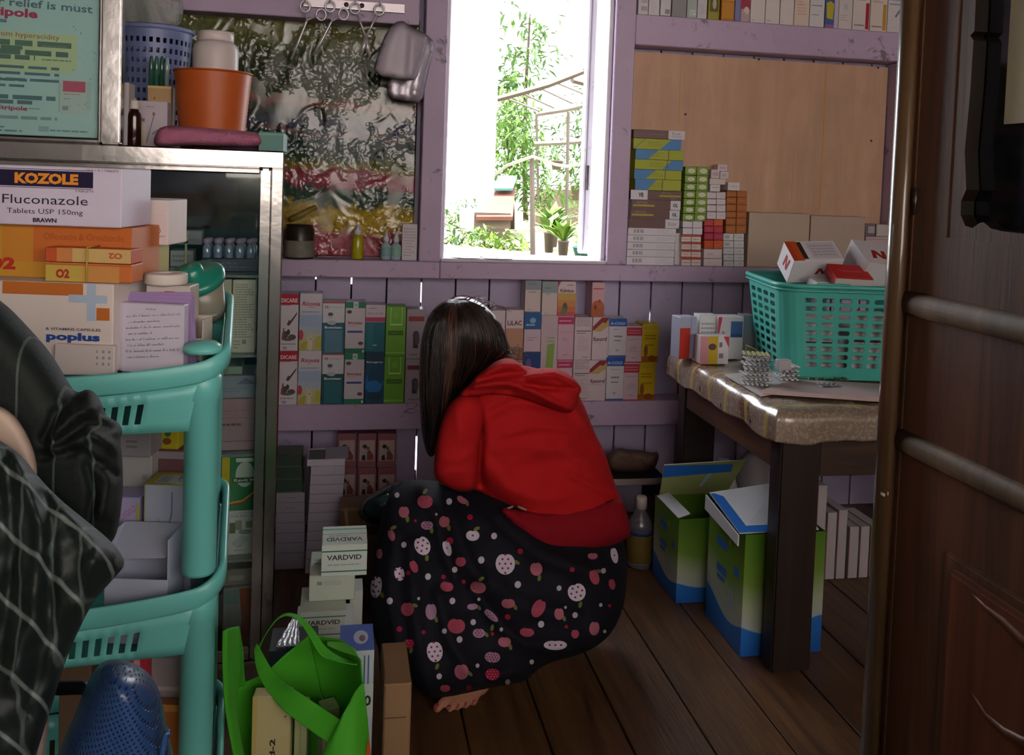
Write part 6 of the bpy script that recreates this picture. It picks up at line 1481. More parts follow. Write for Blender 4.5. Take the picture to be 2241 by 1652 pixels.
# ------------------------------------------------------------------ the woman squatting with her back to us
A = lambda px, py, Y: aty(px, py, Y)
SKIN = mat('#a8735c', .5, var=.08, scale=20, spec=.35, name='skin')
RF = NT('red_sweat_fabric'); v = RF.coord('Object'); n1 = RF.noise(v, 260, 3, .6); n2 = RF.noise(v, 7, 4, .5)
c = RF.mix(n2, '#b3171d', '#c41d20'); RF.bump(n1, .25, .002); REDF = RF.set(Base_Color=c, Roughness=.85, Specular_IOR_Level=.2)
RR = NT('shaded_red_rib'); v = RR.coord('Object', (1, 1, 1)); wv = RR.n('TexWave'); wv.inputs['Scale'].default_value = 95; RR.l(v, wv.inputs['Vector']); RR.bump(wv.outputs['Fac'], .25, .002); REDR = RR.set(Base_Color='#8c1220', Roughness=.85, Specular_IOR_Level=.2)  # rib darker than the top: the shade on it is in the colour
DARKF = NT('navy_cotton'); v = DARKF.coord('Object'); n1 = DARKF.noise(v, 300, 3, .6); DARKF.bump(n1, .2, .002); NAVY = DARKF.set(Base_Color='#12131d', Roughness=.8, Specular_IOR_Level=.25)
wo = empty('person', 'squatting person in a red hooded top and dark apple-print skirt, long dark hair', 'person', (.40, 2.05, 0))
WO = np.array(wo.location)
toes = [(957, 1549, .0105), (984, 1551, .0082), (1002, 1547, .0078), (1019, 1544, .0074), (1037, 1538, .0072)]
heel = np.array([.405, 2.07, .022])
caps = []
roots = []
tipz = []
for i, (px, py, r) in enumerate(toes):
    t = atz(px, py, r * .9); tipz.append(t)
    hd = heel - t; hd[2] = 0; hd /= np.linalg.norm(hd)
    rt = t + hd * (.040 if i else .048) + np.array([0, 0, .010]); roots.append(rt)
    md = t + hd * .018 + np.array([0, 0, .007])
    caps += [(t, r, md, r * .92), (md, r * .92, rt, r * 1.15)]
ank = heel + np.array([-.012, -.008, .055])
for rt in roots: caps.append((rt, .0125, heel * .55 + rt * .45 + np.array([0, 0, .018]), .020)); caps.append((heel * .55 + rt * .45 + np.array([0, 0, .018]), .020, ank, .027))
caps.append((heel, .024, ank, .028))
hipL, hipR = A(1240, 1280, 2.12), A(1240, 1280, 2.20)
kneeL, kneeR = A(925, 1120, 2.14), A(905, 1130, 2.27)
pel = A(1255, 1270, 2.17); wst = A(1240, 1130, 2.18); chest = A(1150, 960, 2.20); nk0 = A(1080, 860, 2.21); nk1 = A(1050, 815, 2.22); hd = A(1008, 745, 2.225)
caps += [(ank, .028, kneeL, .045), (kneeL, .045, hipL, .065), (hipL, .075, hipR, .075), (kneeR, .05, hipR, .065), (pel, .08, wst, .075), (wst, .085, chest, .09), (chest, .09, nk0, .06), (nk0, .042, nk1, .036), (nk1, .036, hd, .06), (hd, .072, A(1000, 790, 2.21), .06)]
ankR = A(1000, 1440, 2.16); ankR[2] = .07; caps += [(kneeR, .045, ankR, .028), (ankR, .028, ankR + np.array([-.02, 0, -.045]), .024), (ankR + np.array([-.02, 0, -.045]), .022, ankR + np.array([-.14, -.05, -.052]), .016)]
shL, shR = A(1040, 905, 2.18), A(1090, 880, 2.30)
caps += [(chest, .07, shL, .035), (chest, .07, shR, .05)]
elL, wrL = A(1005, 1000, 2.16), A(955, 1110, 2.27)
caps += [(shL, .034, elL, .026), (elL, .026, wrL, .021), (wrL, .022, A(915, 1160, 2.28), .026)]
hand = A(915, 1160, 2.28)
for k in range(4): caps += [(hand + np.array([0, .008 * (k - 1.5), 0]), .011, hand + np.array([-.045 - .004 * (1.5 - abs(k - 1.5)), .011 * (k - 1.5), -.012]), .0075), (hand + np.array([-.045, .011 * (k - 1.5), -.012]), .0075, hand + np.array([-.062, .011 * (k - 1.5), -.034]), .0062)]
caps += [(hand, .012, hand + np.array([-.022, -.03, -.008]), .008), (hand + np.array([-.022, -.03, -.008]), .008, hand + np.array([-.044, -.034, -.016]), .007)]
elR, wrR = A(1000, 1010, 2.36), A(930, 1110, 2.36)
caps += [(shR, .044, elR, .034), (elR, .032, wrR, .022), (wrR, .024, wrR + np.array([-.06, .0, -.02]), .016)]
nose = hd + np.array([-.078, .02, -.025]); caps.append((hd + np.array([-.06, .015, -.02]), .018, nose, .009))
wo_b = blob('body', [(np.array(a) - WO, r0, np.array(b) - WO, r1) for a, r0, b, r1 in caps], .0042, SKIN, wo, 5)
for t, (px, py, r) in zip(tipz, toes):
    mb = MB(); d_ = t - heel; d_[2] = 0; d_ /= np.linalg.norm(d_); q = math.atan2(d_[0], -d_[1])
    mb.lathe([(r * .75, 0), (r * .6, .0012), (0, .0018)], mat('#9c4a44', .25, var=.05, coat=.6), 12, Matrix.Translation(t - WO + np.array([0, 0, r * .62]) + d_ * r * .45) @ Matrix.Rotation(q, 4, 'Z') @ Matrix.Rotation(.7, 4, 'X'))
    mb.build('toenail', wo)
def local(o):
    o.data.transform(Matrix.Translation(-Vector(WO)))
    return o
# skirt
def skY(x, y): return np.maximum(1.955, 2.12 - .00062 * (y - 1250) + .0001 * (x - 1100))
skirt = inflate('skirt', [(872, 1062), (900, 1048), (945, 1050), (1000, 1062), (1080, 1040), (1170, 1040), (1270, 1080), (1345, 1140), (1368, 1190), (1374, 1255), (1366, 1330), (1335, 1395), (1275, 1432), (1205, 1448), (1172, 1468), (1150, 1492), (1100, 1500), (1045, 1511), (985, 1526), (932, 1531), (915, 1500), (880, 1470), (840, 1450), (815, 1380), (808, 1290), (822, 1195), (838, 1120), (852, 1080)], skY, 150, .135, .15, NAVY, wo,
    [([(925, 1075), (955, 1120), (976, 1215), (1000, 1262)], 16, 0.0300), ([(985, 1090), (1000, 1170), (1040, 1260)], 22, -0.0240), ([(1040, 1290), (1100, 1370), (1150, 1410), (1230, 1420)], 16, 0.0240), ([(1060, 1270), (1150, 1330), (1260, 1350)], 26, -0.0210), ([(1090, 1130), (1180, 1215), (1290, 1250), (1345, 1300)], 24, 0.0330), ([(900, 1200), (905, 1330), (925, 1500)], 18, 0.0195), ([(860, 1180), (850, 1300), (870, 1420)], 15, 0.0210), ([(960, 1300), (985, 1400), (1040, 1500)], 18, 0.0210), ([(930, 1515), (1040, 1500), (1140, 1470)], 7, 0.0090)], 8, 2, .004, zmin=.004)
bs_ = bvh_of(skirt)
# the printed apples and dots, lying on the cloth
mb = MB(); mb.v = [tuple(v.co) for v in skirt.data.vertices]; mb.f = [tuple(p.vertices) for p in skirt.data.polygons]; mb.m = [mb.mi(NAVY)] * len(mb.f); mb.sm = [True] * len(mb.f)
def decal(outline, m, lift):
    """outline in px round a centre -> patch following the cloth"""
    c0 = np.mean(outline, 0); rings = [.34, .68, 1.0]; n = len(outline); V = []; ok = True
    pts = [c0] + [c0 + (np.array(o) - c0) * r for r in rings for o in outline]
    for p in pts:
        h, nn = cast(bs_, *p)
        if h is None: return
        V.append(np.array(h) - ray(*p) * lift)
    F = [(0, 1 + i, 1 + (i + 1) % n) for i in range(n)]
    for k in range(2): F += [(1 + k * n + i, 1 + (k + 1) * n + i, 1 + (k + 1) * n + (i + 1) % n, 1 + k * n + (i + 1) % n) for i in range(n)]
    mb.add(V, F, m, True)
fab = lambda h: mat(h, .8, var=.06, scale=60, spec=.2)
PKS, PKP_, PKL, WHD, RDD, LEAF, MAR = fab('#b5697c'), fab('#ad4c62'), fab('#a583a0'), fab('#cfc6d8'), fab('#a01f3f'), fab('#6f7a3c'), fab('#8d1f4c')
LDOT = fab('#c4bccb')
def apple_outline(cx_, cy_, w, h, a, n=16):
    O = []
    for i in range(n):
        t = 2 * math.pi * i / n; r = 1 + .06 * math.cos(2 * t) - .20 * math.exp(-((t - 1.5 * math.pi) / .35) ** 2)
        x, y = w / 2 * r * math.cos(t), h / 2 * r * math.sin(t); O.append((cx_ + x * math.cos(a) - y * math.sin(a), cy_ + x * math.sin(a) + y * math.cos(a)))
    return O
ellipse_o = lambda cx_, cy_, w, h, a=0, n=12: [(cx_ + w / 2 * math.cos(2 * math.pi * i / n) * math.cos(a) - h / 2 * math.sin(2 * math.pi * i / n) * math.sin(a), cy_ + w / 2 * math.cos(2 * math.pi * i / n) * math.sin(a) + h / 2 * math.sin(2 * math.pi * i / n) * math.cos(a)) for i in range(n)]
AP = [(485, 220, 92, 92, 'P', 0, -80), (353, 285, 62, 80, 'S', 0, 55), (605, 345, 62, 78, 'S', .3, 45), (497, 368, 72, 60, 'K', 0, 50), (468, 495, 92, 130, 'W', -.4, 60), (275, 430, 40, 80, 'S', -.3, -60), (622, 510, 48, 110, 'W', -.3, 0), (782, 432, 80, 72, 'W', 0, -60), (985, 608, 115, 145, 'W', 0, -5), (707, 595, 62, 66, 'P', 0, 0), (325, 670, 60, 96, 'W', -.2, 0), (415, 625, 45, 88, 'P', -.4, 0), (180, 750, 66, 150, 'W', .1, 30), (620, 750, 78, 68, 'P', .2, 0), (815, 755, 94, 80, 'S', .2, -70), (375, 890, 76, 95, 'P', 0, -20), (522, 905, 66, 112, 'L', 0, 40), (680, 995, 104, 104, 'P', .1, 0), (780, 875, 62, 44, 'L', -.1, 10), (895, 930, 40, 120, 'K', -.85, 70), (1003, 855, 80, 66, 'S', 0, 30),
      (1192, 885, 74, 132, 'P', .5, 0), (1178, 640, 72, 92, 'S', -.1, 65), (1430, 785, 106, 122, 'W', -.3, 70), (1320, 920, 56, 82, 'S', 0, 30), (1540, 1010, 60, 96, 'S', .1, 0), (1420, 1045, 46, 60, 'P', 0, 0), (1120, 1035, 86, 60, 'P', .1, 0), (820, 1040, 72, 64, 'K', 0, 10), (980, 1095, 76, 70, 'S', 0, 40), (1297, 1115, 138, 66, 'W', 0, 0), (385, 1105, 62, 66, 'R', 0, 70), (545, 1155, 94, 142, 'W', -.1, 75), (905, 1190, 92, 74, 'K', .1, 0), (712, 1280, 84, 106, 'S', -.1, 10), (905, 1296, 86, 82, 'R', 0, 0), (610, 1385, 60, 50, 'P', 0, 0), (1665, 555, 42, 110, 'W', -.2, 0), (1540, 690, 56, 106, 'P', -.3, -30), (1650, 735, 38, 76, 'P', -.2, 0), (715, 210, 66, 44, 'S', .6, 40), (480, 1400, 26, 66, 'W', 0, 0), (1530, 560, 60, 44, 'S', 0, 0), (200, 545, 36, 70, 'S', 0, 0)]
for X_, Y_, w, h, k, a, la in AP:
    cx_, cy_ = 760 + X_ / 2.848, 1020 + Y_ / 2.848; w /= 2.848; h /= 2.848
    if la: 
        q = math.radians(la) if la != -80 else math.radians(-90)
        lx, ly = cx_ + .62 * w * math.cos(q), cy_ + .68 * h * math.sin(q); decal(ellipse_o(lx, ly, 15, 8, q + .6), LEAF, .0010)
    decal(apple_outline(cx_, cy_, w, h, a), {'P': PKP_, 'S': PKS, 'K': PKL, 'L': PKL, 'W': WHD, 'R': RDD}[k], .0014)
    if k in 'WKRP':
        st = {'W': 12.5, 'K': 6.5, 'R': 7, 'P': 5}[k]; dm = {'W': MAR, 'K': MAR, 'R': LDOT, 'P': PKS}[k]; rr = {'W': 5.2, 'K': 3.6, 'R': 2.2, 'P': 1.6}[k]
        ny = int(h / st) + 1; nx = int(w / st) + 1
        for j in range(-ny, ny + 1):
            for i in range(-nx, nx + 1):
                x, y = (i + (j % 2) * .5) * st, j * st * .8
                if (x / (w / 2)) ** 2 + (y / (h / 2)) ** 2 < .72: decal(ellipse_o(cx_ + x * math.cos(a) - y * math.sin(a), cy_ + x * math.sin(a) + y * math.cos(a), rr * (1 if w > 20 else .6), rr, 0, 6), dm, .0019)
for X_, Y_, r in [(310, 180, 20), (635, 220, 24), (915, 435, 24), (353, 490, 22), (835, 585, 26), (503, 688, 24), (1063, 738, 26), (265, 840, 25), (655, 840, 24), (605, 1028, 20), (785, 972, 22), (1208, 985, 25), (1420, 928, 22), (700, 1080, 24), (573, 1310, 22), (812, 1243, 16), (1000, 1345, 20), (1597, 652, 20), (960, 1018, 15), (555, 300, 10), (445, 825, 12), (670, 645, 22), (1605, 1030, 13), (1360, 880, 11), (820, 830, 13), (1320, 760, 20), (1580, 865, 14), (1150, 1220, 18)]:
    decal(ellipse_o(760 + X_ / 2.848, 1020 + Y_ / 2.848, r * 1.55 / 2.848, r * 1.75 / 2.848, .2), LDOT, .0012)
for X_, Y_, r in [(765, 318, 18), (1078, 530, 18), (725, 720, 13), (600, 690, 14), (380, 665, 14), (325, 1015, 18), (475, 1035, 14), (1000, 940, 18), (1402, 645, 16), (1365, 1000, 12), (758, 1380, 17), (425, 340, 9), (1635, 870, 10), (640, 465, 22), (905, 1045, 12)]:
    decal(ellipse_o(760 + X_ / 2.848, 1020 + Y_ / 2.848, r * 2 / 2.848, r * 2 / 2.848), RDD, .0013)
# the same print on the far side of the skirt
rb = random.Random(3)
for f in rb.sample(range(len(skirt.data.polygons) // 2, len(skirt.data.polygons)), 70):
    p = skirt.data.polygons[f]; c_ = p.center; n_ = p.normal
    if c_[1] < 2.1: continue
    e1 = n_.orthogonal().normalized(); e2 = n_.cross(e1); rr = rb.choice([.006, .007, .016, .02]); m_ = rb.choice([PKS, PKP_, WHD, PKL]) if rr > .01 else rb.choice([LDOT, RDD])
    mb.add([c_ + n_ * .003 + (e1 * math.cos(t * math.pi / 6) + e2 * math.sin(t * math.pi / 6)) * rr for t in range(12)], [tuple(range(12))], m_)
me_old = skirt.data; nm_ = mb.build('skirt_tmp', None, False); skirt.data = nm_.data; bpy.data.objects.remove(nm_); skirt.data.name = 'skirt'; local(skirt)
# hooded top
def hdY(x, y): return 2.17 - .00012 * (y - 1000) + .00010 * (x - 1150)
body_r = [([(1046, 905), (1052, 960), (1048, 1010), (1052, 1070)], 9, -0.0476), ([(1075, 905), (1120, 880), (1180, 885), (1240, 905)], 10, -0.0136), ([(1110, 950), (1165, 932), (1255, 940)], 9, 0.0102), ([(1090, 985), (1140, 975), (1200, 985)], 12, 0.0085), ([(1230, 985), (1290, 1020), (1352, 1078)], 12, 0.0119), ([(1250, 1040), (1310, 1070), (1358, 1088)], 8, 0.0136), ([(1070, 1020), (1110, 1070), (1180, 1095), (1260, 1080)], 15, 0.0119), ([(1060, 1060), (1085, 1095), (1130, 1118)], 10, -0.0170), ([(1150, 1020), (1230, 1010), (1300, 960)], 16, -0.0085), ([(1250, 885), (1285, 930), (1310, 985)], 9, 0.0136)]
top = local(inflate('hooded_top', [(1012, 868), (1050, 835), (1085, 800), (1130, 795), (1200, 812), (1258, 845), (1284, 900), (1300, 945), (1322, 985), (1332, 1015), (1346, 1060), (1360, 1092), (1372, 1138), (1380, 1168), (1340, 1190), (1290, 1204), (1240, 1218), (1205, 1228), (1175, 1205), (1130, 1158), (1085, 1108), (1050, 1072), (1010, 1070), (985, 1030), (980, 960), (985, 905)], hdY, 105, .105, .12, REDF, wo, body_r, 7, 2, .003))
local(inflate('sleeve', [(1020, 858), (985, 878), (964, 925), (953, 985), (948, 1028), (954, 1050), (985, 1070), (1010, 1078), (1042, 1073), (1048, 1015), (1049, 970), (1062, 925), (1058, 875)], 2.105, 48, .050, .05, REDF, top, [([(960, 1000), (1000, 1010), (1040, 985)], 9, 0.0090), ([(965, 1040), (1000, 1030), (1042, 1035)], 8, 0.0075), ([(1000, 900), (1010, 960)], 14, 0.0090)], 7, 2))
local(inflate('hem_band', [(1085, 1106), (1140, 1118), (1200, 1122), (1270, 1112), (1330, 1096), (1362, 1088), (1374, 1130), (1385, 1172), (1340, 1195), (1290, 1208), (1240, 1222), (1204, 1238), (1172, 1210), (1125, 1158)], 2.082, 42, .045, .05, REDR, top, [([(1110, 1128), (1200, 1140), (1290, 1128), (1360, 1104)], 7, -.006), ([(1200, 1150), (1260, 1200)], 14, .004)], 7, 2, ysl=(1240, 1150, .0002, -.0001)))
hood = local(inflate('hood', [(1000, 868), (1030, 838), (1055, 812), (1085, 789), (1112, 782), (1136, 792), (1150, 812), (1185, 804), (1220, 806), (1252, 822), (1275, 851), (1266, 866), (1264, 884), (1250, 906), (1215, 898), (1170, 880), (1120, 866), (1070, 862), (1030, 868)], 2.085, 34, .045, .06, REDF, top, [([(1045, 835), (1090, 820), (1147, 816), (1183, 809)], 6, -0.0204), ([(1060, 815), (1100, 800), (1125, 800)], 8, 0.0170), ([(1038, 845), (1110, 838), (1165, 856), (1220, 884), (1248, 896)], 8, 0.0238), ([(1150, 842), (1200, 848), (1258, 853)], 5, -0.0306), ([(1160, 822), (1215, 818), (1250, 835)], 9, 0.0238), ([(1225, 850), (1262, 858)], 5, 0.0170), ([(1012, 862), (1060, 852), (1120, 856)], 5, -0.0136)], 5, 2))
mb = MB()
for a, b in (((1101, 1117), (1123, 1108)), ((1133, 1108), (1152, 1116))): mb.tube([A(*a, 2.062) - WO, A((a[0] + b[0]) / 2, (a[1] + b[1]) / 2, 2.06) - WO, A(*b, 2.062) - WO], [.0022, .003, .0022], mat('#a08f86', .6, var=.1), 8)
mb.build('hem_tie', top)
# hair
HB = NT('dark_hair'); v = HB.coord('Object', (60, 60, 5)); n1 = HB.noise(v, 3, 5, .6, .3); c = HB.ramp(n1, [(.35, '#0d0a0b'), (.6, '#1c1413'), (.8, '#3a261f')]); HB.bump(n1, .6, .004); HAIR = HB.set(Base_Color=c, Roughness=.38, Specular_IOR_Level=.5)
HAIR2 = mat('#2a1b18', .35, var=.2, spec=.5); HAIR3 = mat('#5d3f34', .35, var=.2, spec=.5); HAIR4 = mat('#6e5444', .4, var=.2, spec=.4)
hair = inflate('hair', [(985, 653), (1010, 648), (1040, 655), (1070, 675), (1096, 706), (1110, 742), (1118, 768), (1112, 788), (1085, 796), (1056, 815), (1030, 842), (1006, 868), (988, 900), (972, 945), (958, 985), (944, 1005), (930, 985), (922, 940), (918, 880), (917, 800), (921, 740), (936, 692), (957, 666)], lambda x, y: 2.215 - .0001 * (y - 760), 80, .095, .10, HAIR, wo, [([(995, 660), (965, 740), (955, 860), (940, 985)], 10, -.006), ([(1010, 660), (1005, 760), (985, 870)], 12, .006), ([(1030, 665), (1060, 730), (1075, 790)], 10, .005), ([(1000, 655), (940, 730), (930, 900)], 10, .006)], 7, 2)
bh = bvh_of(hair)
mb = MB(); mb.v = [tuple(v.co) for v in hair.data.vertices]; mb.f = [tuple(p.vertices) for p in hair.data.polygons]; mb.m = [mb.mi(HAIR)] * len(mb.f); mb.sm = [True] * len(mb.f)
Lp = [(990, 653), (952, 676), (928, 730), (919, 810), (920, 900), (930, 988)]; Rp = [(1012, 651), (1062, 676), (1098, 720), (1110, 765), (1080, 796), (1035, 838)]
def plerp(P, t): k = t * (len(P) - 1); i = min(int(k), len(P) - 2); f = k - i; return np.array(P[i]) * (1 - f) + np.array(P[i + 1]) * f
for s in range(190):
    f = rb.random(); t1 = rb.uniform(.75, 1.0); j = rb.uniform(-6, 6); pts = []
    for k in range(12):
        t = .02 + (t1 - .02) * k / 11; q = plerp(Lp, t) * (1 - f) + plerp(Rp, t) * f + np.array([j * math.sin(t * 5), 0])
        h, nn = cast(bh, *q)
        if h is None: continue
        pts.append(np.array(h) - ray(*q) * rb.uniform(-.001, .0025))
    if len(pts) > 3: mb.tube(pts, [.0011] * (len(pts) - 1) + [.0003], HAIR3 if (.30 < f < .42 and rb.random() < .65) else rb.choice([HAIR2, HAIR2, HAIR, HAIR3 if rb.random() < .25 else HAIR2]), 4)
for s in range(46):      # fly-away ends of the tied tail and the crown
    if s < 34:
        x0, y0 = 1106 + rb.uniform(-8, 6), 772 + rb.uniform(-14, 14); pts = [(x0, y0), (x0 + rb.uniform(8, 18), y0 + rb.uniform(-4, 10)), (x0 + rb.uniform(22, 40), y0 + rb.uniform(-12, 22)), (x0 + rb.uniform(30, 50), y0 + rb.uniform(-10, 34))]
    else:
        x0, y0 = rb.uniform(985, 1080), 0; y0 = 650 + max(0, (x0 - 1020)) * .45; pts = [(x0, y0 + 4), (x0 + 10, y0 - 2), (x0 + 26, y0 + rb.uniform(-6, 4)), (x0 + 44, y0 + rb.uniform(-4, 14))]
    mb.tube([A(p[0], p[1], 2.20 + rb.uniform(-.02, .02)) for p in pts], [.0012, .001, .0008, .0003], HAIR4 if s < 34 else HAIR3, 4)
nm_ = mb.build('hair_tmp', None, False); hair.data = nm_.data; bpy.data.objects.remove(nm_); hair.data.name = 'hair'; local(hair)
# ------------------------------------------------------------------ green plastic rack in front of the cabinet
RG = NT('rack_plastic'); v = RG.coord('Object'); RG.set(Base_Color=RG.mix(RG.noise(v, 12, 3, .5), '#5fb2ab', '#6cbdb6'), Roughness=.35, Specular_IOR_Level=.45); RG.b.inputs['Subsurface Weight'].default_value = .15; RG.b.inputs['Subsurface Radius'].default_value = (.004, .008, .006)
RGM = RG.m
RYW = math.radians(6); RP = aty(436, 1200, 1.15); RP[2] = 0
rax = np.array([math.cos(RYW), math.sin(RYW), 0]); ray_ = np.array([-math.sin(RYW), math.cos(RYW), 0])
rack = empty('plastic_rack', 'pale green plastic rack of trays crammed with cartons', 'rack', RP, RYW)
TW, TD, TR = .43, .25, .035
def rim_per(k=56):
    P = []
    x0, x1, y0, y1 = -TW, .030, -.028, TD - .028; r = TR
    for (cx_, cy_, a0) in ((x1 - r, y0 + r, -90), (x1 - r, y1 - r, 0), (x0 + r, y1 - r, 90), (x0 + r, y0 + r, 180)):
        for i in range(7):
            q = math.radians(a0 + 15 * i); P.append((cx_ + r * math.cos(q), cy_ + r * math.sin(q)))
    out = []
    for a, b in zip(P, P[1:] + P[:1]):
        L = math.hypot(b[0] - a[0], b[1] - a[1]); n = max(1, int(round(L / .0075)))
        for i in range(n): out.append((a[0] + (b[0] - a[0]) * i / n, a[1] + (b[1] - a[1]) * i / n))
    return out
PER = rim_per()
def rimz(x, y):
    t = np.clip((x + TW) / (TW + .03), 0, 1); b = np.clip((y + .028) / TD, 0, 1)
    return .048 * b ** .8 - .024 * math.sin(math.pi * t) ** .6 * (1 - b) 
def shrink(p, f): cx_, cy_ = (-TW + .03) / 2, TD / 2 - .028; return (cx_ + (p[0] - cx_) * f, cy_ + (p[1] - cy_) * f)
def tray(z0):
    mb = MB(); n = len(PER)
    loops = [(1.0, -.026), (1.012, -.024), (1.016, -.012), (1.012, -.002), (1.0, .0), (.978, -.002), (.965, -.026)]
    V = []
    for f, dz in loops:
        for p in PER: q = shrink(p, f); V.append((q[0], q[1], z0 + rimz(*p) + dz))
    F = [(j * n + i, j * n + (i + 1) % n, ((j + 1) % len(loops)) * n + (i + 1) % n, ((j + 1) % len(loops)) * n + i) for j in range(len(loops)) for i in range(n)]
    mb.add(V, F, RGM, True); mb.build('tray_rim', rack)
    mb = MB(); V = []; F = []; fs = [0, .30, .78, 1.0]; zb_ = z0 - .098
    for f in fs:
        for p in PER:
            q = shrink(p, .962 - .06 * f); zt_ = z0 + rimz(*p) - .028; V.append((q[0], q[1], zt_ + (zb_ - zt_) * f))
    for j in range(3):
        for i in range(n):
            x, y = PER[i]
            if j == 1 and i % 2 == 0 and ((y < -.02 and -TW + .05 < x < -.05) or (y > TD - .04 and -TW + .05 < x < -.05)): continue
            F.append((j * n + i, j * n + (i + 1) % n, (j + 1) * n + (i + 1) % n, (j + 1) * n + i))
    F.append(tuple(3 * n + i for i in range(n)))
    mb.add(V, F, RGM, True); o = mb.build('tray_basket', rack); so = o.modifiers.new('s', 'SOLIDIFY'); so.thickness = .002
    return zb_
RT1, RT2, RT3 = float(aty(436, 790, 1.13)[2]) + .01, float(aty(436, 1285, 1.13)[2]) + .012, .385
zb1, zb2, zb3 = tray(RT1), tray(RT2), tray(RT3)
for (x, y) in ((0, 0), (-TW + .03, 0), (0, TD - .056), (-TW + .03, TD - .056)):
    for (a, b) in ((0.0, RT3 - .03), (RT3 - .001, RT2 - .03), (RT2 - .001, RT1 - .031)):
        if a < .01 and False: continue
        mb = MB(); e = rimz(x, y) if y > .1 else 0
        mb.lathe([(.0195, a), (.0205, a + .004), (.0208, b + e - .03), (.0225, b + e - .028), (.0225, b + e - .002), (.0205, b + e)], RGM, 28, c=(x, y, 0)); mb.build('post', rack)
mb = MB(); mb.lathe([(.024, RT1 - .002), (.024, RT1 + .004), (.016, RT1 + .010), (0, RT1 + .011)], RGM, 28); mb.build('post_cap', rack)

FY = -PSI
def onrack(name, label, q, Y, d, base, prints=(), z0=None, group='cartons piled on the green rack', rz=FY, **kw):
    return carton(name, label, q, Y, d, base, prints, z0=z0, group=group, rz=rz, **kw)
# top tray: the vitamin carton, the orange ones, the white and blue one
vit = onrack('vitamin_carton', 'white vitamin capsule carton with a pale blue cross and orange bar', (-40, 617, 247, 812), 1.170, .12, '#cfc3bd', [
    ('r', .155, .855, .77, .995, '#b8682a'), ('r', .80, .58, .868, 1, '#a5b3c6'), ('r', .66, .78, .955, .87, '#a5b3c6'), ('r', .875, .59, .975, .73, '#b8682a'), ('t', '& VITAMINS CAPSULES', .70, .48, .03, '#4a4650', {'b': .02, 'w': .42}), ('t', 'poplus', .70, .385, .115, '#24468f', {'b': .045, 'w': .41}), ('r', 0, 0, .0, 0, '#ffffff')], top=[('r', 0, 0, 1, 1, '#c9b6ae')])
zv = ztop_of(vit)
onrack('white_carton', 'low white carton in front of the vitamin carton on the green rack', (118, 755, 250, 822), 1.154, .010, '#c5bab8', [('l', .70, .74, .3, .9, 3, '#8a848a'), ('l', .80, .84, .3, .9, 3, '#8a848a'), ('l', .9, .94, .3, .9, 3, '#8a848a')])
OG = [('r', .44, .3, 1, 1, '#b8642a'), ('r', .26, .3, .44, 1, '#bd7d2c'), ('r', .0, 0, .26, 1, '#b98f2e'), ('r', .26, 0, .7, .3, '#bd8a30'), ('t', 'Ofloxacin & Ornidazole', .73, .8, .13, '#a04f1e', {'w': .46}), ('t', 'O2', .25, .25, .24, '#b02f24', {'b': .06, 'w': .18})]
o2b = onrack('orange_carton', 'big yellow to orange tablet carton under the white lettered one', (-95, 493, 287, 616), 1.209, .09, '#b8642a', OG, z0=zv); zo = ztop_of(o2b)
koz = onrack('tablet_carton', 'white tablet carton with a navy band and flame-coloured lettering on top of the rack', (-150, 362, 266, 490), 1.20, .09, '#c9bfd2', [
    ('r', .0, .63, .845, .64, '#2a2340'), ('r', .0, .655, .85, .925, '#1d1636'), ('r', .0, .94, .85, .95, '#2a2340'), ('t', 'KOZOLE', .605, .79, .185, '#dd8a2c', {'b': .055, 'w': .335}), ('t', 'TABLETS', .805, .60, .035, '#4a4458', {'w': .10}), ('t', '10 X 1 X 1 TABLETS', .90, .955, .035, '#3a3448', {'w': .165}),
    ('t', 'Fluconazole', .60, .435, .15, '#2f2a3a', {'w': .45}), ('t', 'Tablets USP 150mg', .60, .225, .11, '#3f3a48', {'w': .40}), ('t', 'BRAWN', .60, .09, .075, '#2f2a38', {'b': .035, 'w': .125})], z0=zo)
mb = MB(); 
for k in range(2):
    pass
so1 = onrack('small_tablet_carton', 'slim orange and gold carton, lower of the banded pair', (100, 577, 288, 612), 1.167, .035, '#c06a34', [('r', 0, 0, .40, 1, '#b9a048'), ('r', .40, 0, .5, 1, '#c29a4a'), ('r', .5, 0, .86, 1, '#c08648'), ('r', .0, .88, 1, .97, '#b85a2e'), ('t', 'O2', .20, .42, .5, '#a8322a', {'b': .05, 'w': .16})], z0=zv, group='banded orange and gold cartons')
so2 = onrack('small_tablet_carton', 'slim orange and gold carton, upper of the banded pair', (98, 544, 287, 576), 1.168, .035, '#b8502a', [('r', .14, .05, 1, 1, '#c2a266'), ('r', .14, .05, .32, 1, '#bf7a44'), ('t', 'O2', .82, .55, .42, '#b5543a', {'b': .05, 'w': .16, 'r': 180})], z0=ztop_of(so1), group='banded orange and gold cartons')
bz0, bz1 = so1.location.z, ztop_of(so2)
p = aty(191, 576, 1.164); q0 = np.array([p[0], p[1], 0]); nrm = np.array([math.sin(FY), -math.cos(FY), 0]); 
loop = [q0 + nrm * .0015 + np.array([0, 0, bz0 + .001]), q0 + nrm * .0015 + np.array([0, 0, bz1 + .001]), q0 - nrm * .040 + np.array([0, 0, bz1 + .001])]
mb = MB(); mb.tube(loop, .0011, mat('#b5953a', .5, var=.1), 6); o = mb.build('rubber_band'); tag(o, 'tan rubber band around the two slim orange cartons', 'rubber band')
yc = onrack('yellow_carton', 'yellow carton behind the orange ones, lower of two', (282, 618, 330, 800), 1.275, .05, '#9a8a22', [], group='yellow cartons at the back of the rack')
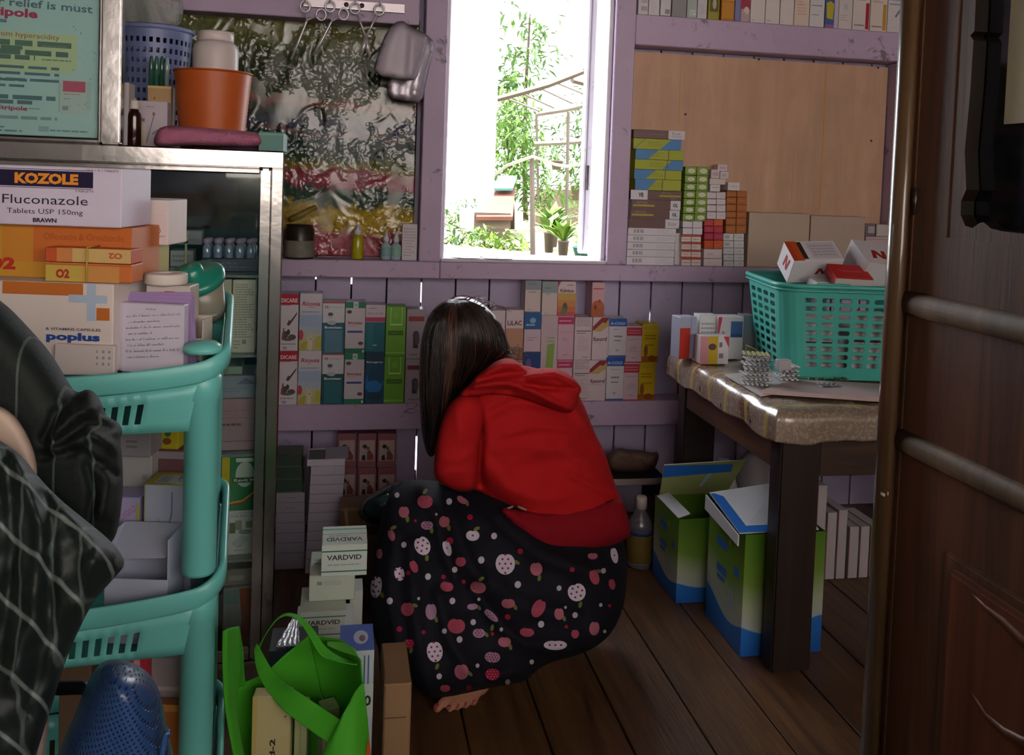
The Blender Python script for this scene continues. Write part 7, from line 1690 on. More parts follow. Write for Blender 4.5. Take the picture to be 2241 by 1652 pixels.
yc2 = onrack('yellow_carton', 'yellow carton with rows of print behind the orange ones, upper of two', (284, 537, 333, 617), 1.275, .06, '#a39428', [('l', .25, .9, .1, .9, 4, '#7a6c1c')], z0=ztop_of(yc), group='yellow cartons at the back of the rack')
onrack('rust_carton', 'rust orange carton end beside the vitamin carton', (256, 606, 289, 800), 1.285, .05, '#a5552a')
onrack('statin_carton', 'white carton with a red swoosh and round emblem behind the lettered one', (255, 436, 368, 536), 1.28, .07, '#cbbab8', [('p', [(.22, .0), (.22, .26), (.5, .17), (.7, .0)], '#a82c34'), ('p', [(.2, .0), (.2, .17), (.32, .11), (.42, .0)], '#c9b6b4'), ('e', .76, .32, .10, .10, '#5a5f80'), ('e', .76, .32, .085, .085, '#cbbab8'), ('e', .73, .32, .03, .06, '#5a5f80'), ('e', .80, .31, .03, .05, '#5a5f80'), ('l', .6, .95, .18, .22, 1, '#8a8488'), ('t', 'statin', .38, .585, .07, '#8a7f86', {'w': .28}), ('r', .1, .66, .95, .665, '#b5a4a4')], z0=ztop_of(yc2), top=[('r', 0, 0, 1, 1, '#d5d3da')])
# leaflets with round script, upright at the front
lf_ = onrack('leaflet_stack', 'bundle of white leaflets printed in round script standing in the rack', (250, 664, 402, 815), 1.166, .014, '#b9aec6', [('r', .12, .0, 1, .985, '#c3bccb'), ('r', .03, 0, .035, 1, '#a39ab4'), ('r', .07, 0, .075, 1, '#a8a0b8')] , rz=FY - .08, cat='leaflets', group=None)
pr = []
yv = .78
rr_ = random.Random(5)
for ln in range(8):
    x = .18 + (.03 if ln % 2 else 0); end = .95 if ln % 2 == 0 else .55 + .1 * (ln % 3)
    while x < end:
        w = rr_.uniform(.006, .011); h_ = w * .95
        pr.append(('e', x, yv - ln * .085 + .03 * x * 3, w, h_, '#6d6878')); pr.append(('e', x, yv - ln * .085 + .03 * x * 3, w * .5, h_ * .5, '#c3bccb'))
        if rr_.random() < .3: pr.append(('r', x - .002, yv - ln * .085 + .03 * x * 3 + .01, x + .004, yv - ln * .085 + .03 * x * 3 + .028, '#6d6878'))
        x += w * 2.1 + (.02 if rr_.random() < .15 else 0)
mb = MB(); wL = max(v.co.x for v in lf_.data.vertices) * 2; hL = max(v.co.z for v in lf_.data.vertices)
do_prints(mb, [('l', .45, .68, .9, .94, 1, '#9a93a8')] + pr, lambda u, v, e: ((u - .5) * wL, -.0008 - (e - .0002) * .02, v * hL), wL, hL); mb.build('printed_script', lf_)
sh = MB()
for i in range(4): sh.box((-.040 + .003 * i, .0215 + .0022 * i, .0), (.044 + .002 * i, .0225 + .0022 * i, hL + .004 + .0035 * (i % 3)), mat('#9a7fae', .8, var=.05), 0, rot(0, 0, -.02 * i))
o = sh.build('lilac_sheets'); o.matrix_world = lf_.matrix_basis.copy(); tag(o, 'lilac paper sheets behind the printed leaflets on the rack', 'paper')
oc = empty('open_carton', 'small open white carton with flaps beside the leaflets', 'box', aty(421, 770, 1.20), FY); w_ = .013
oc.location.z = aty(421, 790, 1.20)[2]
mb = MB(); hh = aty(421, 700, 1.20)[2] - oc.location.z; pc = paper('#c2b8ac')
mb.box((-w_, 0, 0), (w_, .0012, hh * .55), pc); mb.box((-w_, .035, 0), (w_, .0362, hh), pc); mb.box((-w_, .0012, 0), (-w_ + .0012, .035, hh * .8), pc); mb.box((w_ - .0012, .0012, 0), (w_, .035, hh), pc); mb.box((-w_, .0012, 0), (w_, .035, .001), pc); mb.build('carton_body', oc)
mb = MB(); mb.box((-w_, .0362, hh - .001), (w_, .055, hh + .0005), pc, 0, rot(0, 0, 0)); mb.build('flap', oc)
# tilted jar with a teal lid, tape roll box
jr = empty('lidded_jar', 'cloudy grey jar with a teal knobbed lid leaning at the back of the rack', 'jar', aty(448, 690, 1.302)); jr.rotation_euler = (.42, -.22, 0)
s = mpp(440, 640, 1.29)
mb = MB(); mb.lathe([(44 * s, 0), (47 * s, .004), (60 * s, 88 * s)], mat('#8d8a7c', .3, var=.1, trans=.25, name='cloudy_jar_plastic'), 32); mb.build('jar_body', jr)
mb = MB(); mb.lathe([(61 * s, 84 * s), (66 * s, 86 * s), (67 * s, 100 * s), (60 * s, 106 * s), (26 * s, 108 * s), (24 * s, 122 * s), (20 * s, 126 * s), (0, 126 * s)], mat('#1f7a68', .3, var=.06, coat=.3, name='teal_lid_plastic'), 32); mb.build('lid', jr)
tp = onrack('roll_carton', 'white carton with a red triangle in front of the leaning jar', (318, 625, 414, 800), 1.205, .035, '#bdb3ae', [('p', [(.42, .93), (.66, .93), (.62, .78), (.48, .84)], '#b02f36'), ('l', .75, .9, .7, .9, 1, '#7a7478')], rz=FY)
tr_ = MB(); p = aty(363, 627, 1.222); tr_.lathe([(.008, 0), (.026, 0), (.027, .002), (.027, .012), (.026, .014), (.008, .014), (.008, 0)], mat('#c9c0b8', .6, var=.05), 32); o = tr_.build('tape_roll'); o.location = (p[0], p[1], ztop_of(tp)); tag(o, 'white tape roll lying on the carton with the red triangle', 'tape roll')
# middle tray
MT = zb2 + .003
def yb(Y, z, px): # pixel row of height z
    return 0
GM_ = 'cartons in the middle tray of the rack'
ch_ = onrack('grey_carton', 'tall grey white carton at the back of the middle tray', (262, 992, 330, 1270), 1.285, .03, '#a7a7a6', [('l', .7, .85, .8, .88, 1, '#8d8d90')], z0=MT, group=GM_)
ye = onrack('yellow_edged_carton', 'white carton with a yellow lid edge and a pasted label in the middle tray', (314, 1062, 418, 1290), 1.222, .05, '#a9b3c6', [('r', 0, 0, .012, 1, '#b5a81e'), ('p', [(.44, .60), (.47, .62), (.60, .78), (.60, .95), (.57, .95), (.57, .79)], '#6f7890'), ('p', [(.42, .15), (.46, .15), (.46, .61), (.43, .62)], '#7f889c'), ('p', [(.43, .60), (.44, .63), (.30, .76), (.29, .74)], '#8f98ac')], top=[('r', 0, 0, 1, 1, '#b5a81e'), ('r', .14, .12, 1, .8, '#b4b7be'), ('l', .2, .42, .2, .7, 3, '#7f8496'), ('r', .6, .3, .72, .34, '#5a6078'), ('r', .58, .42, .62, .7, '#5a6078'), ('r', .66, .42, .69, .6, '#5a6078')], z0=MT, group=GM_)
wbx = empty('open_carton', 'open white carton with a folded-over flap at the front of the middle tray', 'box', (0, 0, 0), FY)
l_, r_ = aty(225, 1220, 1.16), aty(372, 1220, 1.16); zt_ = aty(300, 1180, 1.16)[2]; c_ = (l_ + r_) / 2; wbx.location = (c_[0], c_[1], MT); w_ = np.linalg.norm((r_ - l_)[:2]) / 2; hh = zt_ - MT
mb = MB(); pc = paper('#a5abbd'); pi = paper('#5f5a7c')
mb.box((-w_, 0, 0), (w_, .0015, hh * .62), pc); mb.box((-w_, .055, 0), (w_, .0565, hh), pc); mb.box((-w_, .0015, 0), (-w_ + .0015, .055, hh), pc); mb.box((w_ - .0015, .0015, 0), (w_, .055, hh), pc); mb.box((-w_ + .0015, .0015, 0), (w_ - .0015, .055, .0015), pc); mb.build('carton_body', wbx)
mb = MB(); F0 = [(-w_, .055, hh), (w_ * .98, .055, hh), (w_ * .82, .012, hh * .80), (-w_, .010, hh * .78)]
mb.add(F0 + [(a, b + .0005, c - .0015) for a, b, c in F0], [(0, 1, 2, 3), (7, 6, 5, 4), (0, 4, 5, 1), (1, 5, 6, 2), (2, 6, 7, 3), (3, 7, 4, 0)], pc); mb.build('flap', wbx)
onrack('lilac_carton', 'lilac carton with slanted pink letters in the middle tray', (228, 1088, 304, 1290), 1.238, .04, '#a59fc6', [('t', 'ASCYGOLD', .62, .86, .05, '#b0649a', {'w': .7, 'r': 38}), ('r', .9, .5, 1, .95, '#a5a35e')], z0=MT, group=GM_)
g1 = onrack('mauve_carton', 'mauve carton stack end behind the yellow edged carton', (333, 985, 402, 1270), 1.30, .02, '#6d4a50', [('r', 0, .94, 1, .99, '#8f868c')], z0=MT, group=GM_)
onrack('yellow_leaflet_box', 'small yellow carton with black heading and green seal hanging over the middle tray', (330, 910, 390, 984), 1.302, .03, '#b3a51e', [('t', 'VITEX-M', .5, .8, .11, '#3a3a1c', {'b': .03, 'w': .8}), ('e', .62, .5, .12, .12, '#2f6a3a'), ('e', .6, .25, .16, .10, '#7a4a2a'), ('r', 0, .25, .2, .6, '#2a5a9c')], z0=ztop_of(g1), group=GM_)
g2 = onrack('grey_carton', 'grey carton lying on the tall one behind the sleeve', (258, 944, 329, 991), 1.268, .05, '#8d8a90', [('l', .25, .6, .3, .7, 2, '#6a6870')], z0=ztop_of(ch_), group=GM_)
onrack('blue_white_carton', 'flat bluish white carton on the grey one behind the sleeve', (258, 905, 330, 942), 1.270, .05, '#a3a9bd', [('r', 0, 0, 1, .1, '#7f8698')], z0=ztop_of(g2), group=GM_)
# bottom tray
BTZ = zb3 + .003; GB_ = 'cartons in the bottom tray of the rack'
onrack('brown_carton', 'tall brown carton in the bottom tray behind the blue bag', (128, 1392, 198, 1700), 1.22, .05, '#5a4636', [], z0=BTZ, group=GB_)
onrack('brown_carton', 'grey brown carton in the bottom tray', (214, 1398, 280, 1700), 1.235, .05, '#4f4238', [], z0=BTZ, group=GB_)
onrack('rust_carton', 'rust red carton in the bottom tray beside the post', (302, 1385, 420, 1700), 1.25, .04, '#7a2f1c', [], z0=BTZ, group=GB_)
onrack('red_carton', 'small red carton tip above the blue bag', (246, 1418, 318, 1700), 1.18, .03, '#a5283a', [('p', [(.9, .6), (1, .9), (1, .5)], '#c9b6a8'), ('e', .72, .93, .1, .03, '#c98a90')], z0=BTZ, group=GB_)
wcx = onrack('white_carton', 'white carton with dark blocks in the bottom tray beside the post', (324, 1440, 412, 1700), 1.19, .04, '#8a8688', [('r', .12, .72, .34, .78, '#3a3a58'), ('r', .6, .72, .75, .78, '#3a3a58'), ('r', 0, .84, 1, .86, '#a9a5a2')], z0=BTZ, group=GB_)
onrack('orange_carton', 'brown orange carton low in the bottom tray beside the post', (340, 1542, 392, 1700), 1.168, .015, '#8d5424', [('r', 0, .96, 1, 1, '#a5763e')], z0=BTZ, group=GB_)

# ------------------------------------------------------------------ the person at the edge of the view and the blue bag
SV = NT('dark_green_jacket'); v = SV.coord('Object'); n1 = SV.noise(v, 240, 3, .6); n2 = SV.noise(v, 10, 4, .5)
vs = SV.coord('Object', (1, .4, .35)); wv = SV.n('TexWave'); wv.inputs['Scale'].default_value = 11; wv.inputs['Distortion'].default_value = .6; SV.l(vs, wv.inputs['Vector'])
c = SV.mix(n2, '#080e0c', '#0e1714'); c = SV.mix(SV.math('MULTIPLY', SV.ramp(wv.outputs['Fac'], [(.985, (0, 0, 0)), (.997, (1, 1, 1))]), .35), c, '#64756c')
SV.bump(n1, .25, .002); JK = SV.set(Base_Color=c, Roughness=.72, Specular_IOR_Level=.3)
ST = NT('windowpane_striped_cloth'); v = ST.coord('Object'); n1 = ST.noise(v, 240, 3, .6)
w1 = ST.n('TexWave', bands_direction='DIAGONAL'); w1.inputs['Scale'].default_value = 13; w1.inputs['Distortion'].default_value = 1.2; w1.inputs['Detail Scale'].default_value = .6; ST.l(v, w1.inputs['Vector'])
w2 = ST.n('TexWave', bands_direction='X'); w2.inputs['Scale'].default_value = 16; w2.inputs['Distortion'].default_value = 1.2; w2.inputs['Detail Scale'].default_value = .6; ST.l(v, w2.inputs['Vector'])
c = ST.mix(ST.math('MULTIPLY', ST.ramp(w1.outputs['Fac'], [(.965, (0, 0, 0)), (.995, (1, 1, 1))]), .4), '#0f1816', '#8d9a96'); c = ST.mix(ST.math('MULTIPLY', ST.ramp(w2.outputs['Fac'], [(.95, (0, 0, 0)), (.99, (1, 1, 1))]), .3), c, '#6a7874')
ST.bump(n1, .25, .002); STR = ST.set(Base_Color=c, Roughness=.6, Specular_IOR_Level=.4)
PY = .80
pr2 = empty('person', 'person cut by the frame in a dark green pinstriped jacket with a bent elbow', 'person', (-.50, .74, 0)); PO = np.array(pr2.location)
def loc2(o): o.data.transform(Matrix.Translation(-Vector(PO))); return o
sh_ = np.array([-.43, .80, .98]); el_ = aty(165, 985, .84); wr_ = aty(60, 1180, .80)
hipz = .46
caps2 = [((-.50, .74, hipz), .12, (-.51, .75, .72), .11), ((-.51, .75, .72), .11, (-.51, .76, .92), .12), ((-.51, .76, .97), .06, (-.505, .75, 1.07), .045), ((-.505, .75, 1.07), .045, (-.50, .74, 1.16), .07), ((-.50, .74, 1.20), .082, (-.49, .73, 1.13), .065), ((-.42, .71, 1.16), .014, (-.405, .705, 1.15), .009),
    ((-.51, .76, .94), .08, sh_, .05), (sh_, .040, el_, .028), (el_, .027, wr_, .022), (wr_, .024, wr_ + np.array([-.05, -.03, -.03]), .026),
    ((-.51, .76, .94), .08, (-.59, .70, .95), .05), ((-.59, .70, .95), .046, (-.62, .60, .74), .034), ((-.62, .60, .74), .034, (-.52, .50, .62), .024)]
for k in range(4): b_ = wr_ + np.array([-.05, -.03, -.03]); caps2.append((b_, .012, b_ + np.array([-.055, -.02 + .012 * k, -.03 - .004 * k]), .007))
for s_ in (-1, 1): caps2 += [((-.50, .74 + .07 * s_, hipz), .085, (-.60 - .02 * s_, .45 + .08 * s_, .44), .06), ((-.60 - .02 * s_, .45 + .08 * s_, .44), .055, (-.62, .42 + .09 * s_, .06), .035), ((-.62, .42 + .09 * s_, .045), .036, (-.66, .30 + .09 * s_, .03), .026)]
blob('body', [(np.array(a) - PO, r0, np.array(b) - PO, r1) for a, r0, b, r1 in caps2], .006, SKIN, pr2, 5)
mb = MB(); mb.lathe([(.0, .10), (.06, .085), (.090, .03), (.092, -.03), (.085, -.10), (.07, -.16), (.05, -.165)], HAIR, 24, Matrix.Translation((.0 - .012, .012, 1.185)) ); mb.build('hair', pr2)
blob('jacket', [(np.array(a) - PO, r0, np.array(b) - PO, r1) for a, r0, b, r1 in [((-.50, .74, .40), .15, (-.51, .75, .72), .135), ((-.51, .75, .72), .135, (-.51, .76, .93), .135), ((-.51, .76, .93), .11, sh_ + np.array([-.02, 0, 0]), .062), (sh_ + np.array([-.02, 0, 0]), .062, sh_ * .5 + el_ * .5, .05), ((-.51, .76, .93), .11, (-.60, .70, .94), .062), ((-.60, .70, .94), .062, (-.625, .60, .74), .048), ((-.625, .60, .74), .048, (-.53, .51, .63), .036)]], .008, JK, pr2, 5)
sl = loc2(inflate('jacket_sleeve', [(-260, 640), (-190, 610), (-100, 612), (-30, 636), (18, 670), (62, 716), (112, 772), (150, 838), (168, 862), (190, 850), (208, 858), (222, 880), (232, 912), (258, 922), (270, 942), (262, 960), (268, 1000), (270, 1070), (262, 1140), (250, 1185), (200, 1225), (120, 1190), (20, 1110), (-60, 1030), (-190, 1000), (-260, 900)], PY + .03, 100, .055, .06, JK, pr2, [([(165, 868), (120, 905), (95, 960)], 9, -.010), ([(222, 885), (165, 905), (120, 950)], 11, .014), ([(262, 935), (190, 925), (130, 970)], 9, -.010), ([(262, 985), (200, 950), (120, 985)], 13, .014), ([(255, 1040), (180, 985), (90, 1000)], 10, -.009), ([(225, 1120), (238, 1060), (225, 1000), (180, 980)], 15, .010), ([(190, 1160), (205, 1080), (190, 1020)], 9, -.008)], 8, 2))
loc2(inflate('pale_lining', [(-120, 860), (-20, 880), (25, 900), (55, 940), (80, 1000), (82, 1060), (60, 1040), (20, 1000), (-60, 960), (-120, 950)], .755, 26, .012, .012, mat('#b09a8a', .6, var=.08), pr2, [], 8, 2))
loc2(inflate('striped_front', [(-190, 930), (-60, 945), (0, 962), (50, 998), (85, 1045), (130, 1092), (190, 1140), (245, 1185), (272, 1222), (272, 1240), (250, 1265), (208, 1310), (185, 1352), (160, 1405), (135, 1470), (118, 1530), (100, 1585), (70, 1680), (30, 1800), (-190, 1850)], .70, 110, .045, .05, STR, pr2, [([(40, 1010), (90, 1150), (70, 1350), (20, 1500)], 16, .008), ([(100, 1080), (115, 1200), (105, 1380), (60, 1560)], 14, -.008), ([(150, 1120), (215, 1200), (175, 1320)], 22, .010), ([(10, 1000), (30, 1200), (0, 1450)], 15, -.008)], 8, 2, .003))
loc2(inflate('ribbed_cuff', [(60, 1700), (75, 1620), (92, 1545), (104, 1530), (108, 1570), (100, 1640), (92, 1720)], .735, 12, .010, .010, mat('#b3a298', .8, var=.1, bump=.6, bscale=90), pr2, [], 6, 1))

BLU_ = NT('blue_perforated_leather'); v = BLU_.coord('Object', (1, 1, 1))
mp = BLU_.n('Mapping'); mp.inputs['Rotation'].default_value = (0, math.radians(24), 0); BLU_.l(v, mp.inputs['Vector'])
wa = BLU_.n('TexWave', bands_direction='X', wave_profile='SIN'); wa.inputs['Scale'].default_value = 105; wz = BLU_.n('TexWave', bands_direction='Z', wave_profile='SIN'); wz.inputs['Scale'].default_value = 92
BLU_.l(mp.outputs[0], wa.inputs['Vector']); BLU_.l(mp.outputs[0], wz.inputs['Vector'])
pr_ = BLU_.math('MULTIPLY', wa.outputs['Fac'], wz.outputs['Fac'])
c = BLU_.mix(BLU_.ramp(pr_, [(.6, (0, 0, 0)), (.85, (1, 1, 1))]), '#223e6c', '#101f3c')
BLU_.bump(BLU_.ramp(pr_, [(.45, (1, 1, 1)), (.8, (0, 0, 0))]), .8, .003)
BM = BLU_.set(Base_Color=c, Roughness=.34, Specular_IOR_Level=.6)
bl = inflate('perforated_bag', [(60, 1990), (98, 1720), (130, 1640), (165, 1560), (192, 1490), (215, 1452), (245, 1441), (285, 1446), (325, 1470), (350, 1510), (360, 1560), (370, 1610), (382, 1660), (395, 1760), (420, 1990)], .72, 95, .07, .05, BM, None, [([(205, 1480), (240, 1465), (300, 1470), (340, 1500)], 8, -.004)], 7, 2)
tag(bl, 'blue perforated leather bag with a rounded top at the bottom edge', 'bag')
mb = MB(); mb.tube([aty(px, py, .665) for px, py in ((348, 1750), (350, 1690), (356, 1640), (364, 1605), (372, 1600))], .0022, mat('#2b4878', .3, var=.05), 8); mb.build('piping', bl)
mb = MB(); mb.ribbon([aty(px, py, Y) for px, py, Y in ((96, 1502, .77), (130, 1506, .765), (180, 1504, .76), (200, 1520, .75))] , [np.array([0, 0, .010])] * 4, .004, mat('#10181a', .4)); mb.build('strap', bl)
# ------------------------------------------------------------------ the garden behind the window
GZ = .70
def gmat(h, rough=.7, var=.3, sc_=6): return mat(h, rough, var=var, scale=sc_, spec=.2, name='garden_' + h)
gt = NT('garden_earth'); v = gt.coord('Object'); gt.set(Base_Color=gt.mix(gt.noise(v, 3, 6, .7), '#4a4a30', '#6f6a55'), Roughness=.9)
mb = MB(); n = 24; V = []; F = []
for j in range(n + 1):
    for i in range(n + 1):
        x, y = -4 + 12 * i / n, 3.9 + 10 * j / n; V.append((x, y, GZ + (.03 * math.sin(x * 3.1) * math.sin(y * 2.3) if j else -.3)))
for j in range(n):
    for i in range(n): a = j * (n + 1) + i; F.append((a, a + 1, a + n + 2, a + n + 1))
mb.add(V, F, gt.m, True); tag(mb.build('garden_ground'), 'bright garden ground outside the window', kind='structure')
gw = gmat('#4a4038'); gwl = gmat('#6a6058')
per = empty('pergola', 'weathered wooden garden pergola with slatted roof seen through the window', 'pergola', (*aty(1200, 556, 6.0)[:2], GZ)); PB = np.array(per.location)
def bar(name, pts, w, m, parent, base):
    mb = MB(); P = [aty(*p) - base for p in pts]
    mb.tube(P, w * .7, m, 4); o = mb.build(name, parent); 
    for p in o.data.polygons: p.use_smooth = False
    return o
bar('post', [(1166, 575, 5.7), (1164, 345, 5.75)], .024, gw, per, PB); bar('post', [(1238, 566, 6.1), (1244, 245, 6.15)], .018, gw, per, PB); bar('post', [(1178, 440, 7.4), (1174, 250, 7.4)], .016, gw, per, PB)
bar('roof_beam', [(1088, 217, 6.1), (1140, 203, 6.1), (1200, 186, 6.1), (1277, 156, 6.1)], .030, gw, per, PB); bar('roof_beam', [(1276, 156, 6.1), (1335, 172, 6.5)], .030, gw, per, PB); bar('roof_beam', [(1252, 176, 6.3), (1335, 198, 6.7)], .028, gw, per, PB)
bar('cross_beam', [(1176, 250, 6.6), (1240, 240, 6.4), (1300, 226, 6.3)], .026, gwl, per, PB); bar('cross_beam', [(1172, 315, 6.7), (1240, 312, 6.5), (1318, 306, 6.3)], .026, gwl, per, PB)
for a, b in (((1105, 214), (1180, 243)), ((1142, 204), (1212, 236)), ((1180, 192), (1252, 226)), ((1215, 180), (1300, 215))): bar('slat', [(*a, 6.15), (*b, 6.6)], .012, gwl, per, PB)
bar('bamboo_rail', [(1080, 385, 5.9), (1110, 362, 5.8), (1166, 342, 5.7), (1215, 360, 5.8), (1240, 364, 5.9), (1320, 352, 6.0)], .016, gmat('#8d8a7c'), per, PB)
# hut
hut = empty('garden_hut', 'small wooden garden hut with a rust brown slanted roof', 'hut', (*aty(1085, 540, 7.2)[:2], GZ)); HB_ = np.array(hut.location)
def hp_(px, py, Y): return aty(px, py, Y) - HB_
a0, a1 = hp_(1038, 470, 7.0), hp_(1118, 470, 7.0); zb_ = 0
mb = MB(); mb.box((a0[0], a0[1], 0), (a1[0], a0[1] + .9, a0[2] + .02), m_wood('hut_boards', '#3f3428', '#5a4a3a', '#6a5a46', 'x')); mb.build('hut_wall', hut)
r0, r1 = hp_(1042, 474, 6.95), hp_(1122, 474, 6.95); r2, r3 = hp_(1128, 408, 7.9), hp_(1062, 408, 7.9)
mb = MB(); P = [r0, r1, r2, r3]; mb.add(P + [p + np.array([0, 0, -.03]) for p in P], [(0, 1, 2, 3), (7, 6, 5, 4), (0, 4, 5, 1), (1, 5, 6, 2), (2, 6, 7, 3), (3, 7, 4, 0)], gmat('#5a3428')); mb.build('roof', hut)
mb = MB(); P = [hp_(1076, 412, 7.6), hp_(1122, 412, 7.6), hp_(1132, 384, 8.1), hp_(1092, 384, 8.1)]; mb.add(P + [p + np.array([0, 0, -.02]) for p in P], [(0, 1, 2, 3), (7, 6, 5, 4), (0, 4, 5, 1), (1, 5, 6, 2), (2, 6, 7, 3), (3, 7, 4, 0)], gmat('#3f6a62')); mb.build('tarpaulin', hut)
# tan wall, white sheet and maroon pillar
o = MB(); A_, B_ = aty(1172, 470, 9.4), aty(1345, 470, 9.4); z1_ = aty(1240, 415, 9.4)[2]
o.box((A_[0], 9.4, GZ - .05), (B_[0], 9.52, z1_), gmat('#6f6250')); tag(o.build('garden_wall'), 'low tan garden wall behind the flower pots', kind='structure')
mb = MB(); A_, B_ = aty(952, 432, 4.9), aty(1081, 431, 4.9); zt_ = aty(1000, -60, 4.9)[2]; nx = 30; V = []; F = []
for j in range(21):
    for i in range(nx + 1): x = A_[0] + (B_[0] - A_[0]) * i / nx; V.append((x, 4.9 + .012 * math.sin(x * 40) + .004 * math.sin(j * .9 + x * 17), A_[2] + (zt_ - A_[2]) * j / 20))
for j in range(20):
    for i in range(nx): a = j * (nx + 1) + i; F.append((a, a + 1, a + nx + 2, a + nx + 1))
mb.add(V, F, mat('#e6e4e2', .8, var=.03), True); hs = mb.build('hanging_sheet'); so = hs.modifiers.new('s', 'SOLIDIFY'); so.thickness = .003
mb = MB(); mb.tube([(A_[0] - .06, 4.905, zt_ + .004), (B_[0] + .06, 4.905, zt_ + .004)], .012, gw, 10); mb.build('rod', hs)
for x in (A_[0] - .05, B_[0] + .05 - .06):
    if x > A_[0]: continue
    mb = MB(); mb.tube([(x, 4.905, GZ - .05), (x, 4.905, zt_ + .02)], .014, gw, 8); mb.build('pole', hs)
tag(hs, 'plain white sheet hung out in front of the garden', 'sheet')
p = aty(1316, 160, 9); q = aty(1318, 85, 9)
mb = MB(); mb.box((p[0] - .05, 8.95, GZ - .05), (p[0] + .12, 9.1, q[2]), gmat('#5a2c38'), .005); tag(mb.build('brick_pillar'), 'maroon pillar rising behind the pergola corner', 'pillar')
# leaves
def leafy(name, label, cat, trunk, clusters, m, mt, ln=.09, seed=1, group=None, wd=.28):
    r = random.Random(seed); b = trunk[0]; root = empty(name, label, cat, b, 0, group); B0 = np.array(b)
    mb = MB()
    for path, rad in trunk[1]: mb.tube([np.array(p) - B0 for p in path], rad, mt, 7)
    mb.build('stem', root)
    mb = MB()
    for (c_, rx, rz_, n_) in clusters:
        for _ in range(n_):
            u, w, t = r.gauss(0, .5), r.gauss(0, .5), r.gauss(0, .5)
            P = np.array(c_) - B0 + np.array([u * rx, w * rx, t * rz_]); a = r.uniform(0, 6.28); el = r.uniform(-1.2, .5); L = ln * r.uniform(.6, 1.3)
            d = np.array([math.cos(a) * math.cos(el), math.sin(a) * math.cos(el), math.sin(el)]); s_ = np.cross(d, [0, 0, 1]); s_ /= np.linalg.norm(s_) + 1e-9
            W = L * wd; up = np.cross(s_, d) * W * .35
            mb.add([P, P + d * L * .45 + s_ * W * .5 + up, P + d * L, P + d * L * .45 - s_ * W * .5 + up], [(0, 1, 2), (0, 2, 3)], m if r.random() < .7 else LF2)
    mb.build('foliage', root); return root
LF2 = gmat('#5a7838'); LF1 = gmat('#456032'); LF3 = gmat('#6a8a36'); TRK = gmat('#3a3026')
def px3(px, py, Y): return aty(px, py, Y)
def gbase(px, Y): p = aty(px, 500, Y); return (p[0], p[1], GZ)
b = gbase(1150, 10.5)
leafy('tall_tree', 'tall thin-leaved tree rising behind the pergola', 'tree', (b, [([b, px3(1148, 400, 10.5), px3(1150, 200, 10.5), px3(1160, 30, 10.5)], [.035, .03, .025, .012])]),
      [(px3(1118, 190, 10.3), .28, .45, 150), (px3(1150, 120, 10.4), .35, .5, 120), (px3(1110, 240, 10.2), .2, .4, 120), (px3(1180, 90, 10.6), .3, .5, 90), (px3(1062, 20, 10.4), .5, .35, 90), (px3(1125, 300, 10), .3, .5, 160)], LF1, TRK, .16, 2, 'trees in the garden')
b = gbase(1120, 8.6)
leafy('garden_bush', 'loose bright bush beneath the bamboo rail', 'bush', (b, [([b, px3(1120, 400, 8.6), px3(1110, 300, 8.6)], [.03, .025, .01])]), [(px3(1115, 335, 8.6), .32, .4, 420), (px3(1150, 300, 8.6), .28, .45, 330), (px3(1100, 270, 8.6), .22, .4, 220), (px3(1100, 390, 8.7), .25, .2, 160), (px3(1150, 400, 8.7), .25, .3, 200), (px3(1205, 420, 8.7), .3, .25, 160)], LF2, TRK, .11, 3, 'bushes in the garden')
b = gbase(1290, 7.3)
leafy('garden_bush', 'leafy climber on the pergola side near the window post', 'bush', (b, [([b, px3(1290, 400, 7.3), px3(1300, 250, 7.2)], [.03, .025, .01])]), [(px3(1303, 235, 7.2), .25, .2, 130), (px3(1288, 300, 7.2), .3, .3, 230), (px3(1232, 335, 7.2), .25, .2, 160), (px3(1285, 390, 7.2), .3, .25, 190)], LF1, TRK, .09, 4, 'bushes in the garden')
b = gbase(1060, 6.3)
leafy('garden_bush', 'low fresh green shrub before the garden hut', 'bush', (b, [([b, px3(1060, 525, 6.3)], [.015, .006])]), [(px3(1078, 525, 6.3), .16, .09, 110), (px3(1112, 537, 6.25), .16, .07, 80)], LF3, TRK, .09, 9, 'bushes in the garden')
b = gbase(1010, 8.8)
leafy('garden_bush', 'dark twiggy bush under the hanging sheet', 'bush', (b, [([b, px3(1012, 470, 8.8)], [.03, .01])]), [(px3(1000, 470, 8.9), .3, .25, 190), (px3(1010, 512, 6.5), .2, .1, 90), (px3(985, 530, 6.3), .2, .08, 60)], LF1, TRK, .09, 5, 'bushes in the garden')
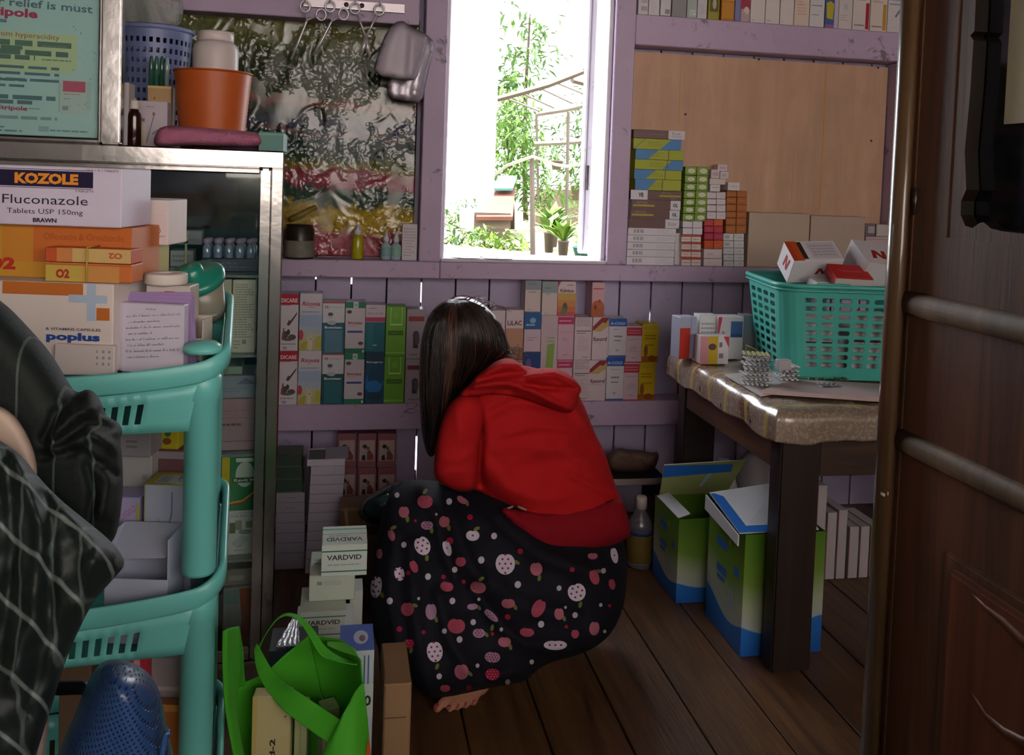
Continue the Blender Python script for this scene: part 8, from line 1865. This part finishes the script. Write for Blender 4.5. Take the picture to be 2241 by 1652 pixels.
# potted plants
POTM = [gmat('#5a5048'), gmat('#6a5c50'), gmat('#3f6a66')]
for i, (px, py, w, hgt, Y, col, lf, nm) in enumerate([(1201, 552, 24, 42, 5.95, 0, LF2, 'first pot of broad leaves beside the pergola post'), (1210, 552, 22, 44, 6.45, 1, LF2, 'second pot of broad leaves from the pergola post'), (1232, 557, 24, 40, 5.40, 0, LF3, 'third pot of broad leaves, behind the slim post'), (1273, 560, 40, 18, 5.72, 2, LF3, 'shallow teal pot with sword-like leaves'), (1300, 552, 26, 40, 5.95, 0, LF2, 'pot of tall broad leaves nearest the casement'), (1218, 372, 26, 18, 6.6, 0, LF1, 'small pot hanging under the bamboo rail'), (1262, 438, 28, 30, 8.0, 1, LF2, 'pot standing below the tan wall'), (1290, 452, 26, 32, 9.0, 1, LF2, 'pot set further back before the tan wall')]):
    c_ = aty(px, py, Y); s = mpp(px, py, Y); zb_ = GZ + .0 if i < 5 else c_[2]
    if i < 5:
        Yg = Y
    root = empty('potted_plant', nm, 'plant', (c_[0], c_[1], zb_), 0, 'potted plants in the garden'); R0 = np.array(root.location)
    mb = MB(); mb.lathe([(w * .36 * s, 0), (w * .5 * s, hgt * s), (w * .55 * s, hgt * s), (w * .55 * s, (hgt + 3) * s), (w * .44 * s, (hgt + 2) * s), (0, (hgt - 2) * s)], POTM[col], 20); mb.build('pot', root)
    r = random.Random(20 + i); mb = MB(); big = i in (0, 1, 2, 4)
    for k in range(26 if i < 5 else 14):
        a = r.uniform(0, 6.28); el = r.uniform(.5, 1.3); L = (58 if big else 46) * s * r.uniform(.7, 1.3) * (1 if i < 5 else .6); d = np.array([math.cos(a) * math.cos(el), math.sin(a) * math.cos(el), math.sin(el)])
        s_ = np.array([-math.sin(a), math.cos(a), 0]); W = L * (.30 if big else .12); p0 = np.array([0, 0, hgt * s]); m1 = p0 + d * L * .55; tip = p0 + d * L * .9 + np.array([math.cos(a), math.sin(a), -.3]) * L * .22
        mb.add([p0, m1 + s_ * W * .5, tip, m1 - s_ * W * .5, m1 - np.cross(s_, d) * W * .1], [(0, 1, 4), (1, 2, 4), (2, 3, 4), (3, 0, 4)], lf, True)
    mb.build('leaves', root, False)
    if i == 5:
        mb = MB(); mb.tube([(0, 0, hgt * s), (0, 0, aty(px, 350, Y)[2] - R0[2])], .004, gw, 6); mb.build('hanger', root)

# unseen house front and street, added to bounce warm light into the shop
fc = NT('bounce_plaster'); v = fc.coord('Object'); fc.set(Base_Color=fc.mix(fc.noise(v, 2, 5, .6), '#bdb2aa', '#cfc6bf'), Roughness=.9)
mb = MB(); mb.box((-5, -6.2, -.6), (7, -6, 5.0), fc.m); mb.box((-5, -6.35, 5.0), (7, -5.7, 5.15), gmat('#6a4a3a')); tag(mb.build('street_bounce_wall'), 'unseen plaster house front added to bounce warm light into the shop', kind='structure')
mb = MB(); mb.box((-6, -6, -.75), (8, -1.35, -.6), fc.m); tag(mb.build('street_bounce_ground'), 'unseen street ground added to bounce warm light into the shop', kind='structure')
